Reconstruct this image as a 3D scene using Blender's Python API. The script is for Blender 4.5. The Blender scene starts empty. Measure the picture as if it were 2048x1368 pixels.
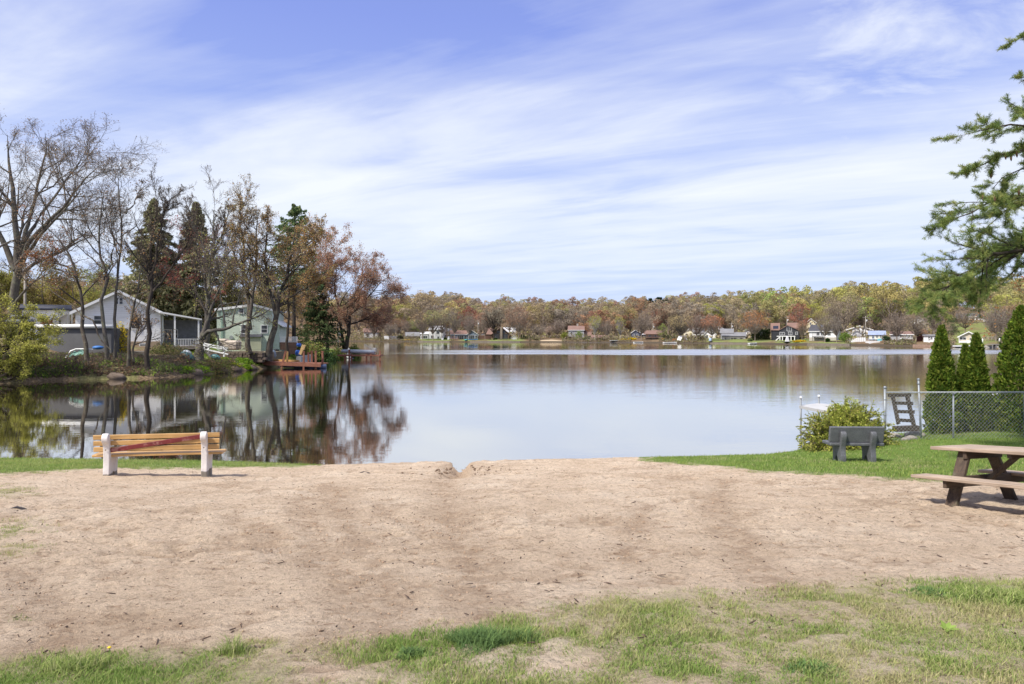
import bpy, math, random
import numpy as np
from mathutils import Vector, Matrix
random.seed(7)
C = bpy.context.scene.collection
SC = bpy.context.scene
F = 2048 * 24.0 / 36.0          # focal length in photograph pixels
CX, HZ, HC = 1024.0, 669.0, 3.4  # centre column, horizon row, eye height above the lake

def W(px, py, D):
    return Vector(((px - CX) / F * D, D, HC - (py - HZ) / F * D))
def WX(px, D): return (px - CX) / F * D
def WZ(py, D): return HC - (py - HZ) / F * D
def s2l(v):
    v = v / 255.0
    return v / 12.92 if v <= 0.04045 else ((v + 0.055) / 1.055) ** 2.4
def S(r, g, b): return (s2l(r), s2l(g), s2l(b), 1.0)

# ------------------------------------------------------------------ materials
MATS = {}
def N(nt, t, **kw):
    n = nt.nodes.new(t)
    for k, v in kw.items():
        setattr(n, k, v)
    return n
def newmat(name):
    m = bpy.data.materials.new(name); m.use_nodes = True
    nt = m.node_tree; nt.nodes.clear()
    out = N(nt, 'ShaderNodeOutputMaterial')
    return m, nt, out
def mixc(nt, fac, a, b, mode='MIX'):
    n = N(nt, 'ShaderNodeMix', data_type='RGBA', blend_type=mode)
    for sock, v in ((n.inputs[0], fac), (n.inputs[6], a), (n.inputs[7], b)):
        if isinstance(v, (int, float, tuple)): sock.default_value = v
        else: nt.links.new(v, sock)
    return n.outputs[2]
def math_(nt, op, a, b=0.0, c=None, clamp=False):
    n = N(nt, 'ShaderNodeMath', operation=op); n.use_clamp = clamp
    for i, v in enumerate((a, b, c)):
        if v is None: continue
        if isinstance(v, (int, float)): n.inputs[i].default_value = v
        else: nt.links.new(v, n.inputs[i])
    return n.outputs[0]
def noise(nt, vec, scale, detail=4, rough=0.55, dist=0.0):
    n = N(nt, 'ShaderNodeTexNoise'); n.inputs['Scale'].default_value = scale
    n.inputs['Detail'].default_value = detail; n.inputs['Roughness'].default_value = rough
    n.inputs['Distortion'].default_value = dist
    if vec is not None: nt.links.new(vec, n.inputs['Vector'])
    return n.outputs[0]
def ramp(nt, fac, stops):
    n = N(nt, 'ShaderNodeValToRGB')
    e = n.color_ramp.elements
    while len(e) < len(stops): e.new(0.5)
    for el, (p, c) in zip(e, stops):
        el.position = p; el.color = c if isinstance(c, tuple) else (c, c, c, 1)
    nt.links.new(fac, n.inputs[0])
    return n.outputs[0]
def mapping(nt, vec, scale=(1, 1, 1), rot=(0, 0, 0), loc=(0, 0, 0)):
    n = N(nt, 'ShaderNodeMapping'); n.inputs['Scale'].default_value = scale
    n.inputs['Rotation'].default_value = rot; n.inputs['Location'].default_value = loc
    nt.links.new(vec, n.inputs[0]); return n.outputs[0]
def bump(nt, h, strength=0.3, dist=0.02, normal=None):
    n = N(nt, 'ShaderNodeBump'); n.inputs['Strength'].default_value = strength
    n.inputs['Distance'].default_value = dist; nt.links.new(h, n.inputs['Height'])
    if normal is not None: nt.links.new(normal, n.inputs['Normal'])
    return n.outputs[0]
def principled(nt, out, col, rough=0.7, normal=None, metal=0.0, spec=0.5):
    p = N(nt, 'ShaderNodeBsdfPrincipled')
    if isinstance(col, tuple): p.inputs['Base Color'].default_value = col
    else: nt.links.new(col, p.inputs['Base Color'])
    if isinstance(rough, (int, float)): p.inputs['Roughness'].default_value = rough
    else: nt.links.new(rough, p.inputs['Roughness'])
    p.inputs['Metallic'].default_value = metal
    p.inputs['Specular IOR Level'].default_value = spec
    if normal is not None: nt.links.new(normal, p.inputs['Normal'])
    nt.links.new(p.outputs[0], out.inputs[0])
    return p
def plain(name, col, rough=0.7, var=0.18, scale=3.0, metal=0.0, bstr=0.0, bscale=40.0, stretch=(1, 1, 1), spec=0.4):
    """weathered surface: base colour with worn, blotchy variation of its own"""
    if name in MATS: return MATS[name]
    m, nt, out = newmat(name)
    g = N(nt, 'ShaderNodeNewGeometry').outputs['Position']
    v = mapping(nt, g, stretch)
    n1 = noise(nt, v, scale, 5, 0.6); n2 = noise(nt, v, scale * 7, 3, 0.6)
    f = math_(nt, 'ADD', math_(nt, 'MULTIPLY', n1, 0.65), math_(nt, 'MULTIPLY', n2, 0.35))
    k = ramp(nt, f, [(0.3, 1 - var), (0.7, 1 + var)])
    c = mixc(nt, 1.0, col, k, 'MULTIPLY')
    nm = bump(nt, noise(nt, v, bscale, 4, 0.65), bstr, 0.01) if bstr else None
    principled(nt, out, c, rough, nm, metal, spec)
    MATS[name] = m; return m
def siding(name, col, pitch=0.14, var=0.08):
    """clapboard: saw-tooth laps in height"""
    if name in MATS: return MATS[name]
    m, nt, out = newmat(name)
    g = N(nt, 'ShaderNodeNewGeometry').outputs['Position']
    sep = N(nt, 'ShaderNodeSeparateXYZ'); nt.links.new(g, sep.inputs[0])
    saw = math_(nt, 'FRACT', math_(nt, 'DIVIDE', sep.outputs[2], pitch))
    gap = ramp(nt, saw, [(0.0, 0.62), (0.09, 1.0)])
    k = ramp(nt, noise(nt, mapping(nt, g, (0.4, 0.4, 2.5)), 2.0, 5), [(0.3, 1 - var), (0.7, 1 + var)])
    c = mixc(nt, 1.0, mixc(nt, 1.0, col, k, 'MULTIPLY'), gap, 'MULTIPLY')
    principled(nt, out, c, 0.6, bump(nt, saw, 0.5, 0.02))
    MATS[name] = m; return m
def shingle(name, col, var=0.3):
    if name in MATS: return MATS[name]
    m, nt, out = newmat(name)
    g = N(nt, 'ShaderNodeNewGeometry').outputs['Position']
    n1 = noise(nt, mapping(nt, g, (3, 3, 9)), 1.6, 2, 0.8)
    n2 = noise(nt, g, 0.5, 4)
    k = ramp(nt, math_(nt, 'ADD', math_(nt, 'MULTIPLY', n1, 0.6), math_(nt, 'MULTIPLY', n2, 0.4)), [(0.3, 1 - var), (0.7, 1 + var)])
    principled(nt, out, mixc(nt, 1.0, col, k, 'MULTIPLY'), 0.85, bump(nt, n1, 0.4, 0.02))
    MATS[name] = m; return m
def woodmat(name, c1, c2, axis=0, rough=0.6, scale=1.0, wear=None):
    """grain running along one object axis"""
    if name in MATS: return MATS[name]
    m, nt, out = newmat(name)
    tc = N(nt, 'ShaderNodeTexCoord').outputs['Object']
    st = [14 * scale] * 3; st[axis] = 0.8 * scale
    v = mapping(nt, tc, tuple(st))
    n1 = noise(nt, v, 2.0, 6, 0.65, 0.6); n2 = noise(nt, tc, 2.5, 3)
    c = ramp(nt, n1, [(0.32, c2), (0.62, c1)])
    c = mixc(nt, 1.0, c, ramp(nt, n2, [(0.3, 0.78), (0.7, 1.15)]), 'MULTIPLY')
    kn = N(nt, 'ShaderNodeTexVoronoi'); kn.inputs['Scale'].default_value = 1.0
    nt.links.new(mapping(nt, tc, tuple(3.0 if i == axis else 9.0 for i in range(3))), kn.inputs['Vector'])
    c = mixc(nt, ramp(nt, kn.outputs['Distance'], [(0.03, 0.7), (0.12, 0.0)]), c, tuple(x * 0.4 for x in c2[:3]) + (1,))
    if wear: c = mixc(nt, ramp(nt, noise(nt, tc, 5, 6, 0.7), [(0.52, 0.0), (0.66, 0.8)]), c, wear)
    principled(nt, out, c, rough, bump(nt, n1, 0.35, 0.004))
    MATS[name] = m; return m
def leafmat(name='leaf', trans=0.42):
    if name in MATS: return MATS[name]
    m, nt, out = newmat(name)
    a = N(nt, 'ShaderNodeAttribute', attribute_name='Col')
    oi = N(nt, 'ShaderNodeObjectInfo')
    c = mixc(nt, 1.0, a.outputs['Color'], oi.outputs['Color'], 'MULTIPLY')
    d = N(nt, 'ShaderNodeBsdfDiffuse'); t = N(nt, 'ShaderNodeBsdfTranslucent')
    nt.links.new(c, d.inputs[0]); nt.links.new(c, t.inputs[0])
    mx = N(nt, 'ShaderNodeMixShader'); mx.inputs[0].default_value = trans
    nt.links.new(d.outputs[0], mx.inputs[1]); nt.links.new(t.outputs[0], mx.inputs[2])
    nt.links.new(mx.outputs[0], out.inputs[0])
    MATS[name] = m; return m
def barkmat(name, c1, c2, lichen=None, sc=1.0):
    if name in MATS: return MATS[name]
    m, nt, out = newmat(name)
    tc = N(nt, 'ShaderNodeNewGeometry').outputs['Position']
    n1 = noise(nt, mapping(nt, tc, (7 * sc, 7 * sc, 1.6 * sc)), 2.0, 5, 0.7)
    c = ramp(nt, n1, [(0.3, c2), (0.65, c1)])
    if lichen:
        c = mixc(nt, ramp(nt, noise(nt, tc, 1.7 * sc, 5, 0.7), [(0.5, 0.0), (0.64, 0.75)]), c, lichen)
    principled(nt, out, c, 0.9, bump(nt, n1, 0.6, 0.03), 0, 0.2)
    MATS[name] = m; return m

LEAF = leafmat()
BARK = barkmat('bark_brown', (0.135, 0.11, 0.088, 1), (0.055, 0.044, 0.036, 1), (0.20, 0.195, 0.14, 1))
BARKD = barkmat('bark_dark', (0.075, 0.06, 0.048, 1), (0.03, 0.024, 0.02, 1))
BARKG = barkmat('bark_grey', (0.145, 0.128, 0.11, 1), (0.06, 0.052, 0.046, 1), (0.20, 0.20, 0.14, 1))
BARKW = barkmat('bark_white', (0.55, 0.53, 0.47, 1), (0.26, 0.23, 0.19, 1))
TWIG = barkmat('twig', (0.155, 0.125, 0.10, 1), (0.09, 0.072, 0.06, 1))
FBARK = barkmat('bark_far', (0.33, 0.27, 0.22, 1), (0.19, 0.155, 0.125, 1))

# ------------------------------------------------------------------ objects
def link(o, parent=None):
    C.objects.link(o)
    if parent is not None: o.parent = parent
    return o
def tag(o, label=None, cat=None, group=None, kind=None):
    if label: o['label'] = label
    if cat: o['category'] = cat
    if group: o['group'] = group
    if kind: o['kind'] = kind
    return o
def thing(name, label, cat, loc, group=None, rot=None):
    o = bpy.data.objects.new(name, None); o.location = loc; o.empty_display_size = 0.2
    if rot is not None: o.rotation_euler = rot
    link(o); return tag(o, label, cat, group)
def npmesh(name, V, Q, mats, mi=None, col=None, parent=None, loc=None, smooth=False):
    """one mesh object from arrays: vertices (n,3), quads (m,4); world coordinates less loc"""
    V = np.asarray(V, dtype=np.float64)
    if loc is not None: V = V - np.asarray(loc)
    Q = np.asarray(Q, dtype=np.int32)
    me = bpy.data.meshes.new(name)
    me.vertices.add(len(V)); me.vertices.foreach_set('co', V.astype(np.float32).ravel())
    me.loops.add(Q.size); me.loops.foreach_set('vertex_index', Q.ravel())
    me.polygons.add(len(Q)); me.polygons.foreach_set('loop_start', np.arange(len(Q), dtype=np.int32) * 4)
    if mi is not None: me.polygons.foreach_set('material_index', np.asarray(mi, dtype=np.int32))
    if smooth: me.polygons.foreach_set('use_smooth', np.ones(len(Q), dtype=bool))
    if col is not None:
        a = me.attributes.new('Col', 'FLOAT_COLOR', 'POINT')
        c = np.ones((len(V), 4), dtype=np.float32); c[:, :3] = col
        a.data.foreach_set('color', c.ravel())
    for m in (mats if isinstance(mats, (list, tuple)) else [mats]): me.materials.append(m)
    me.update(calc_edges=True)
    o = bpy.data.objects.new(name, me)
    return link(o, parent)

class MB:
    """collects shapes into one mesh"""
    def __init__(s): s.v, s.f, s.m, s.cur = [], [], [], 0
    def mat(s, i): s.cur = i; return s
    def add(s, vs, fs):
        b = len(s.v); s.v += [tuple(v) for v in vs]
        for f in fs: s.f.append(tuple(i + b for i in f)); s.m.append(s.cur)
        return s
    def box(s, c, d, rz=0.0, M=None, bev=0.0):
        hx, hy, hz = d[0] / 2, d[1] / 2, d[2] / 2
        if bev:   # chamfered edges along all sides
            b = min(bev, hx * .9, hy * .9, hz * .9)
            vs = []
            for sx in (-1, 1):
                for sy in (-1, 1):
                    for sz in (-1, 1):
                        vs += [(sx * (hx - b), sy * (hy - b), sz * hz), (sx * (hx - b), sy * hy, sz * (hz - b)), (sx * hx, sy * (hy - b), sz * (hz - b))]
            import bmesh
            bm = bmesh.new()
            for v in vs: bm.verts.new(v)
            r = bmesh.ops.convex_hull(bm, input=bm.verts)
            bm.verts.index_update(); bm.verts.ensure_lookup_table()
            vv = [v.co.copy() for v in bm.verts]; ff = [[v.index for v in f.verts] for f in bm.faces]; bm.free()
        else:
            vv = [Vector((x, y, z)) for x in (-hx, hx) for y in (-hy, hy) for z in (-hz, hz)]
            ff = [(0, 1, 3, 2), (4, 6, 7, 5), (0, 4, 5, 1), (2, 3, 7, 6), (0, 2, 6, 4), (1, 5, 7, 3)]
        R = M if M is not None else Matrix.Rotation(rz, 4, 'Z')
        c = Vector(c)
        return s.add([c + (R @ v) for v in vv], ff)
    def bar(s, p0, p1, w, h, roll=0.0, bev=0.0):
        """rectangular bar from p0 to p1"""
        p0, p1 = Vector(p0), Vector(p1); d = p1 - p0; L = d.length
        q = d.to_track_quat('X', 'Z').to_matrix().to_4x4() @ Matrix.Rotation(roll, 4, 'X')
        return s.box((p0 + p1) / 2, (L, w, h), M=q, bev=bev)
    def tube(s, pts, rad, n=8, cap=True):
        pts = [Vector(p) for p in pts]
        if not isinstance(rad, (list, tuple)): rad = [rad] * len(pts)
        vs, fs = [], []
        for i, p in enumerate(pts):
            t = (pts[min(i + 1, len(pts) - 1)] - pts[max(i - 1, 0)]).normalized()
            a = t.cross(Vector((0, 0, 1)) if abs(t.z) < 0.9 else Vector((1, 0, 0))).normalized(); b = t.cross(a)
            for k in range(n):
                an = 2 * math.pi * k / n
                vs.append(p + (a * math.cos(an) + b * math.sin(an)) * rad[i])
        for i in range(len(pts) - 1):
            for k in range(n):
                k2 = (k + 1) % n
                fs.append((i * n + k, i * n + k2, (i + 1) * n + k2, (i + 1) * n + k))
        if cap: fs += [tuple(range(n - 1, -1, -1)), tuple((len(pts) - 1) * n + k for k in range(n))]
        return s.add(vs, fs)
    def prism(s, poly, o, u, v, w, t):
        """polygon given in the (u,v) plane at o, thickness t along w (centred)"""
        o, u, v, w = Vector(o), Vector(u), Vector(v), Vector(w); n = len(poly)
        vs = [o + u * a + v * b - w * t / 2 for a, b in poly] + [o + u * a + v * b + w * t / 2 for a, b in poly]
        fs = [tuple(range(n)), tuple(range(2 * n - 1, n - 1, -1))]
        fs += [(i, i + n, (i + 1) % n + n, (i + 1) % n) for i in range(n)]
        return s.add(vs, fs)
    def blob(s, c, r, nu=12, nv=8, jit=0.0):
        c = Vector(c); r = (r, r, r) if isinstance(r, (int, float)) else r
        vs, fs = [], []
        for j in range(nv + 1):
            th = math.pi * j / nv
            for i in range(nu):
                ph = 2 * math.pi * i / nu
                k = 1 + jit * (random.random() - .5)
                vs.append(c + Vector((r[0] * math.sin(th) * math.cos(ph), r[1] * math.sin(th) * math.sin(ph), r[2] * math.cos(th))) * k)
        for j in range(nv):
            for i in range(nu):
                fs.append((j * nu + i, (j + 1) * nu + i, (j + 1) * nu + (i + 1) % nu, j * nu + (i + 1) % nu))
        return s.add(vs, fs)
    def build(s, name, mats, parent=None, loc=None, smooth=False):
        me = bpy.data.meshes.new(name)
        L = Vector(loc) if loc is not None else Vector((0, 0, 0))
        me.from_pydata([tuple(Vector(v) - L) for v in s.v], [], s.f)
        me.polygons.foreach_set('material_index', s.m)
        if smooth: me.polygons.foreach_set('use_smooth', [True] * len(s.f))
        for m in (mats if isinstance(mats, (list, tuple)) else [mats]): me.materials.append(m)
        import bmesh
        bm = bmesh.new(); bm.from_mesh(me); bmesh.ops.recalc_face_normals(bm, faces=bm.faces); bm.to_mesh(me); bm.free()
        o = bpy.data.objects.new(name, me)
        return link(o, parent)

# ------------------------------------------------------------------ value noise on arrays
def vnoise(x, y, seed=0):
    xi = np.floor(x).astype(np.int64); yi = np.floor(y).astype(np.int64)
    fx = x - xi; fy = y - yi; fx = fx * fx * (3 - 2 * fx); fy = fy * fy * (3 - 2 * fy)
    def h(a, b):
        n = (a * 374761393 + b * 668265263 + seed * 1274126177) & 0x7fffffff
        n = ((n ^ (n >> 13)) * 1103515245) & 0x7fffffff
        n = ((n ^ (n >> 16)) * 1274126177) & 0x7fffffff
        return (n & 0xffffff) / float(0xffffff)
    return (h(xi, yi) * (1 - fx) + h(xi + 1, yi) * fx) * (1 - fy) + (h(xi, yi + 1) * (1 - fx) + h(xi + 1, yi + 1) * fx) * fy
def fbm(x, y, seed=0, oct=4):
    s, a, t = 0, 0.5, 0
    for o in range(oct):
        s = s + a * vnoise(x * 2 ** o + 17.3 * o, y * 2 ** o - 9.1 * o, seed + o); t += a; a *= 0.5
    return s / t
def smooth(a, b, x):
    t = np.clip((x - a) / (b - a), 0, 1); return t * t * (3 - 2 * t)
def sdist(x, y, poly):
    """distance to a polyline, positive on the left-hand side of its direction"""
    best = np.full(x.shape, 1e18); sg = np.ones(x.shape)
    for (ax, ay), (bx, by) in zip(poly[:-1], poly[1:]):
        dx, dy = bx - ax, by - ay; L2 = dx * dx + dy * dy
        t = np.clip(((x - ax) * dx + (y - ay) * dy) / L2, 0, 1)
        d2 = (x - ax - t * dx) ** 2 + (y - ay - t * dy) ** 2
        cr = dx * (y - ay) - dy * (x - ax)
        m = d2 < best - 1e-9
        best = np.where(m, d2, best); sg = np.where(m, np.sign(cr), sg)
    return np.sqrt(best) * sg
# ================================================================== camera, sun, sky
cam = bpy.data.cameras.new('camera'); cam.lens = 24.0; cam.sensor_width = 36.0
cam.shift_y = -15.0 / 2048.0; cam.clip_end = 6000.0; cam.clip_start = 0.1
co = bpy.data.objects.new('camera', cam); co.location = (0, 0, HC); co.rotation_euler = (math.radians(90), 0, 0)
link(co); SC.camera = co
SUN = Vector((-0.46, -0.40, 0.79)).normalized()     # towards the sun
sl = bpy.data.lights.new('sun', 'SUN'); sl.energy = 3.2; sl.angle = math.radians(6.0); sl.color = (1.0, 0.945, 0.85)
so = bpy.data.objects.new('sun', sl); so.rotation_euler = SUN.to_track_quat('Z', 'Y').to_euler(); so.location = (-30, -10, 60); link(so)

def make_world():
    w = bpy.data.worlds.new('World'); SC.world = w; w.use_nodes = True
    nt = w.node_tree; nt.nodes.clear()
    out = N(nt, 'ShaderNodeOutputWorld'); bg = N(nt, 'ShaderNodeBackground')
    sky = N(nt, 'ShaderNodeTexSky', sky_type='NISHITA'); sky.sun_disc = False
    sky.sun_elevation = math.asin(SUN.z); sky.sun_rotation = math.atan2(SUN.x, SUN.y)
    sky.air_density = 1.0; sky.dust_density = 0.6; sky.ozone_density = 2.0
    d = N(nt, 'ShaderNodeTexCoord').outputs['Generated']
    sep = N(nt, 'ShaderNodeSeparateXYZ'); nt.links.new(d, sep.inputs[0])
    z = math_(nt, 'MAXIMUM', sep.outputs[2], 0.0)
    zz = math_(nt, 'ADD', z, 0.035)
    u = math_(nt, 'DIVIDE', sep.outputs[0], zz); v = math_(nt, 'DIVIDE', sep.outputs[1], zz)
    comb = N(nt, 'ShaderNodeCombineXYZ'); nt.links.new(u, comb.inputs[0]); nt.links.new(v, comb.inputs[1])
    uv = comb.outputs[0]
    ang = math.radians(30)
    st = mapping(nt, mapping(nt, uv, (1, 1, 1), (0, 0, ang)), (0.22, 0.95, 1), (0, 0, 0), (3.1, 0.35, 0))
    big = noise(nt, mapping(nt, mapping(nt, uv, (1, 1, 1), (0, 0, ang)), (0.20, 0.42, 1), (0, 0, 0), (1.7, 4.2, 0)), 1.0, 3, 0.5, 0.2)
    fine = noise(nt, st, 1.0, 9, 0.62, 0.9)
    puff = noise(nt, mapping(nt, uv, (0.9, 1.1, 1), (0, 0, 0.4), (5, 2, 0)), 2.3, 8, 0.6, 0.4)
    f = math_(nt, 'ADD', math_(nt, 'MULTIPLY', fine, 0.55), math_(nt, 'MULTIPLY', big, 0.45))
    # elevation bias: bare lavender rim, a pale veil around 8-20 degrees, thinner overhead
    bias = ramp(nt, z, [(0.0, 0.26), (0.05, 0.34), (0.08, 0.56), (0.14, 0.72), (0.22, 0.70), (0.30, 0.52), (0.38, 0.36), (0.5, 0.42), (1.0, 0.5)])
    f = math_(nt, 'ADD', f, math_(nt, 'SUBTRACT', bias, 0.5))
    lump = noise(nt, mapping(nt, mapping(nt, uv, (1, 1, 1), (0, 0, ang)), (0.55, 1.15, 1), (0, 0, 0), (7.3, 1.9, 0)), 1.0, 6, 0.55, 0.5)
    f = math_(nt, 'ADD', f, math_(nt, 'MULTIPLY', math_(nt, 'SUBTRACT', lump, 0.5), 0.95))
    cl = ramp(nt, f, [(0.28, 0.0), (0.48, 0.32), (0.64, 0.70), (0.86, 1.0)])
    # woolly wisps towards the right
    side = ramp(nt, math_(nt, 'ADD', math_(nt, 'MULTIPLY', sep.outputs[0], 1.0), 0.0), [(0.22, 0.0), (0.42, 1.0)])
    hi = ramp(nt, z, [(0.16, 0.0), (0.26, 1.0)])
    pf = math_(nt, 'MULTIPLY', math_(nt, 'MULTIPLY', ramp(nt, puff, [(0.42, 0.0), (0.70, 0.7)]), side), hi)
    cl = math_(nt, 'MAXIMUM', cl, pf)
    base = mixc(nt, 1.0, sky.outputs[0], (1.15, 0.95, 1.0, 1), 'MULTIPLY')
    # a share of periwinkle as in thin high veil
    base = mixc(nt, ramp(nt, z, [(0.0, 0.85), (0.12, 0.75), (0.45, 0.55)]), base, ramp(nt, z, [(0.0, (3.9, 4.9, 7.0, 1)), (0.15, (3.3, 4.3, 7.0, 1)), (0.42, (2.1, 2.85, 7.2, 1)), (1.0, (1.8, 2.45, 5.8, 1))]))
    cloudc = ramp(nt, z, [(0.0, (5.0, 5.7, 7.0, 1)), (0.2, (6.1, 6.45, 7.0, 1)), (1.0, (6.4, 6.6, 7.0, 1))])
    c = mixc(nt, cl, base, cloudc)
    nt.links.new(c, bg.inputs[0]); bg.inputs[1].default_value = 0.080
    nt.links.new(bg.outputs[0], out.inputs[0])
make_world()
SC.view_settings.view_transform = 'Standard'; SC.view_settings.look = 'None'
SC.view_settings.exposure = 0.92; SC.view_settings.gamma = 1.0
SC.cycles.max_bounces = 6; SC.cycles.diffuse_bounces = 3; SC.cycles.glossy_bounces = 3; SC.cycles.transmission_bounces = 3
SC.cycles.transparent_max_bounces = 4; SC.cycles.caustics_reflective = False; SC.cycles.caustics_refractive = False

# ================================================================== near shore: sand and lawn
NSH = [(-80, 20), (-40, 19.5), (-14, 18.8), (-7.7, 18.3), (-4.9, 17.8), (-1.7, 18.3), (3.4, 18.9), (5.2, 19.1), (7.2, 19.4), (8.2, 19.9),
       (9.6, 21.5), (11.5, 22.8), (14, 23.8), (17, 26.5), (20, 30), (24, 34.5), (30, 37), (80, 42)]
def zbase(x, y):
    d = sdist(x, y, NSH[::-1])
    z = np.where(d < 9.6, 0.128 * d, 1.23 + 0.098 * (d - 9.6))
    z = np.minimum(z, 2.25 + 0.02 * np.maximum(d - 19, 0))
    w = smooth(6.5, 9.0, x) * smooth(14.0, 17.0, y)
    z = z * (1 - w) + np.minimum(z, 0.33 + 0.012 * np.maximum(d, 0)) * w
    z = np.where(d < 0, 0.22 * d, z)
    return np.maximum(z, -1.5), d
def pixel(x, y, z):
    yy = np.maximum(y, 0.4)
    return CX + F * x / yy, HZ + F * (HC - z) / yy
def ground_at(px, py):
    """ground point under a photograph pixel"""
    lo, hi = 0.5, 60.0
    for _ in range(50):
        D = (lo + hi) / 2
        x = WX(px, D); z = float(zbase(np.array([x]), np.array([D]))[0][0])
        if HC - (py - HZ) / F * D > z: lo = D
        else: hi = D
    return (WX(px, lo), lo, z)
def gz(x, y): return float(zbase(np.array([float(x)]), np.array([float(y)]))[0][0])

def grass_masks(x, y):
    z, d = zbase(x, y)
    px, py = pixel(x, y, z)
    n1 = fbm(x * 1.3, y * 1.3, 3); n2 = fbm(x * 4.5, y * 4.5, 8); n3 = fbm(x * 0.55 + 9, y * 0.9, 21)
    e = (n2 - 0.5) * 14 + (n1 - 0.5) * 16
    lb = np.interp(px, [-2000, -600, 0, 150, 440, 640, 672], [1250, 968, 946, 938, 932, 930, 890])
    rb = np.interp(px, [1235, 1280, 1400, 1500, 1640, 1830, 2048, 2600, 6000], [890, 919, 928, 940, 950, 957, 975, 1030, 1300])
    front = (y > 1.0)
    left = (px < 672) * smooth(5, -3, py + e * 0.6 - lb) * front
    right = (px > 1235) * smooth(5, -4, py + e * 0.7 - rb) * front
    lawn = np.maximum(left * (0.55 + 0.45 * n2), right)
    # sparse patches at the left edge of the sand
    sp = np.exp(-((px - 30) / 75) ** 2 - ((py - 1078) / 32) ** 2) * 0.55 + np.exp(-((px + 10) / 80) ** 2 - ((py - 982) / 12) ** 2) * 0.7
    sp = sp + np.exp(-((px - 40) / 30) ** 2 - ((py - 1228) / 16) ** 2) * 0.4
    lawn_sparse = sp * smooth(0.42, 0.62, n2 * .5 + n1 * .5)
    fb = np.interp(px, [-900, -300, 0, 200, 480, 560, 760, 900, 1100, 1250, 1500, 1750, 2048, 2600], [1310, 1315, 1318, 1303, 1283, 1286, 1268, 1250, 1218, 1196, 1182, 1168, 1158, 1140])
    below = np.where(front, smooth(-22, 30, py + e * 1.6 - fb), 1.0)
    patch = smooth(0.40, 0.60, 0.45 * n1 + 0.35 * n2 + 0.2 * n3)
    strong = smooth(560, 100, px) * 0.85
    bare = np.exp(-((px - 1130) / 110) ** 2 - ((py - 1330) / 26) ** 2) + 0.8 * np.exp(-((px - 640) / 70) ** 2 - ((py - 1345) / 25) ** 2)
    fg = below * np.clip(0.46 + patch * 0.48 + strong * .8 - bare * .9, 0, 1)
    fg = np.maximum(fg, 1.25 * np.exp(-((px - 970) / 75) ** 2 - ((py - 1280) / 26) ** 2) * smooth(.3, .5, n2))
    fg = np.maximum(fg, 0.8 * np.exp(-((px - 470) / 45) ** 2 - ((py - 1290) / 14) ** 2) * smooth(.3, .5, n2))
    return lawn * (d > 0.02), np.clip(np.maximum(fg, lawn_sparse), 0, 1), z, d

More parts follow.
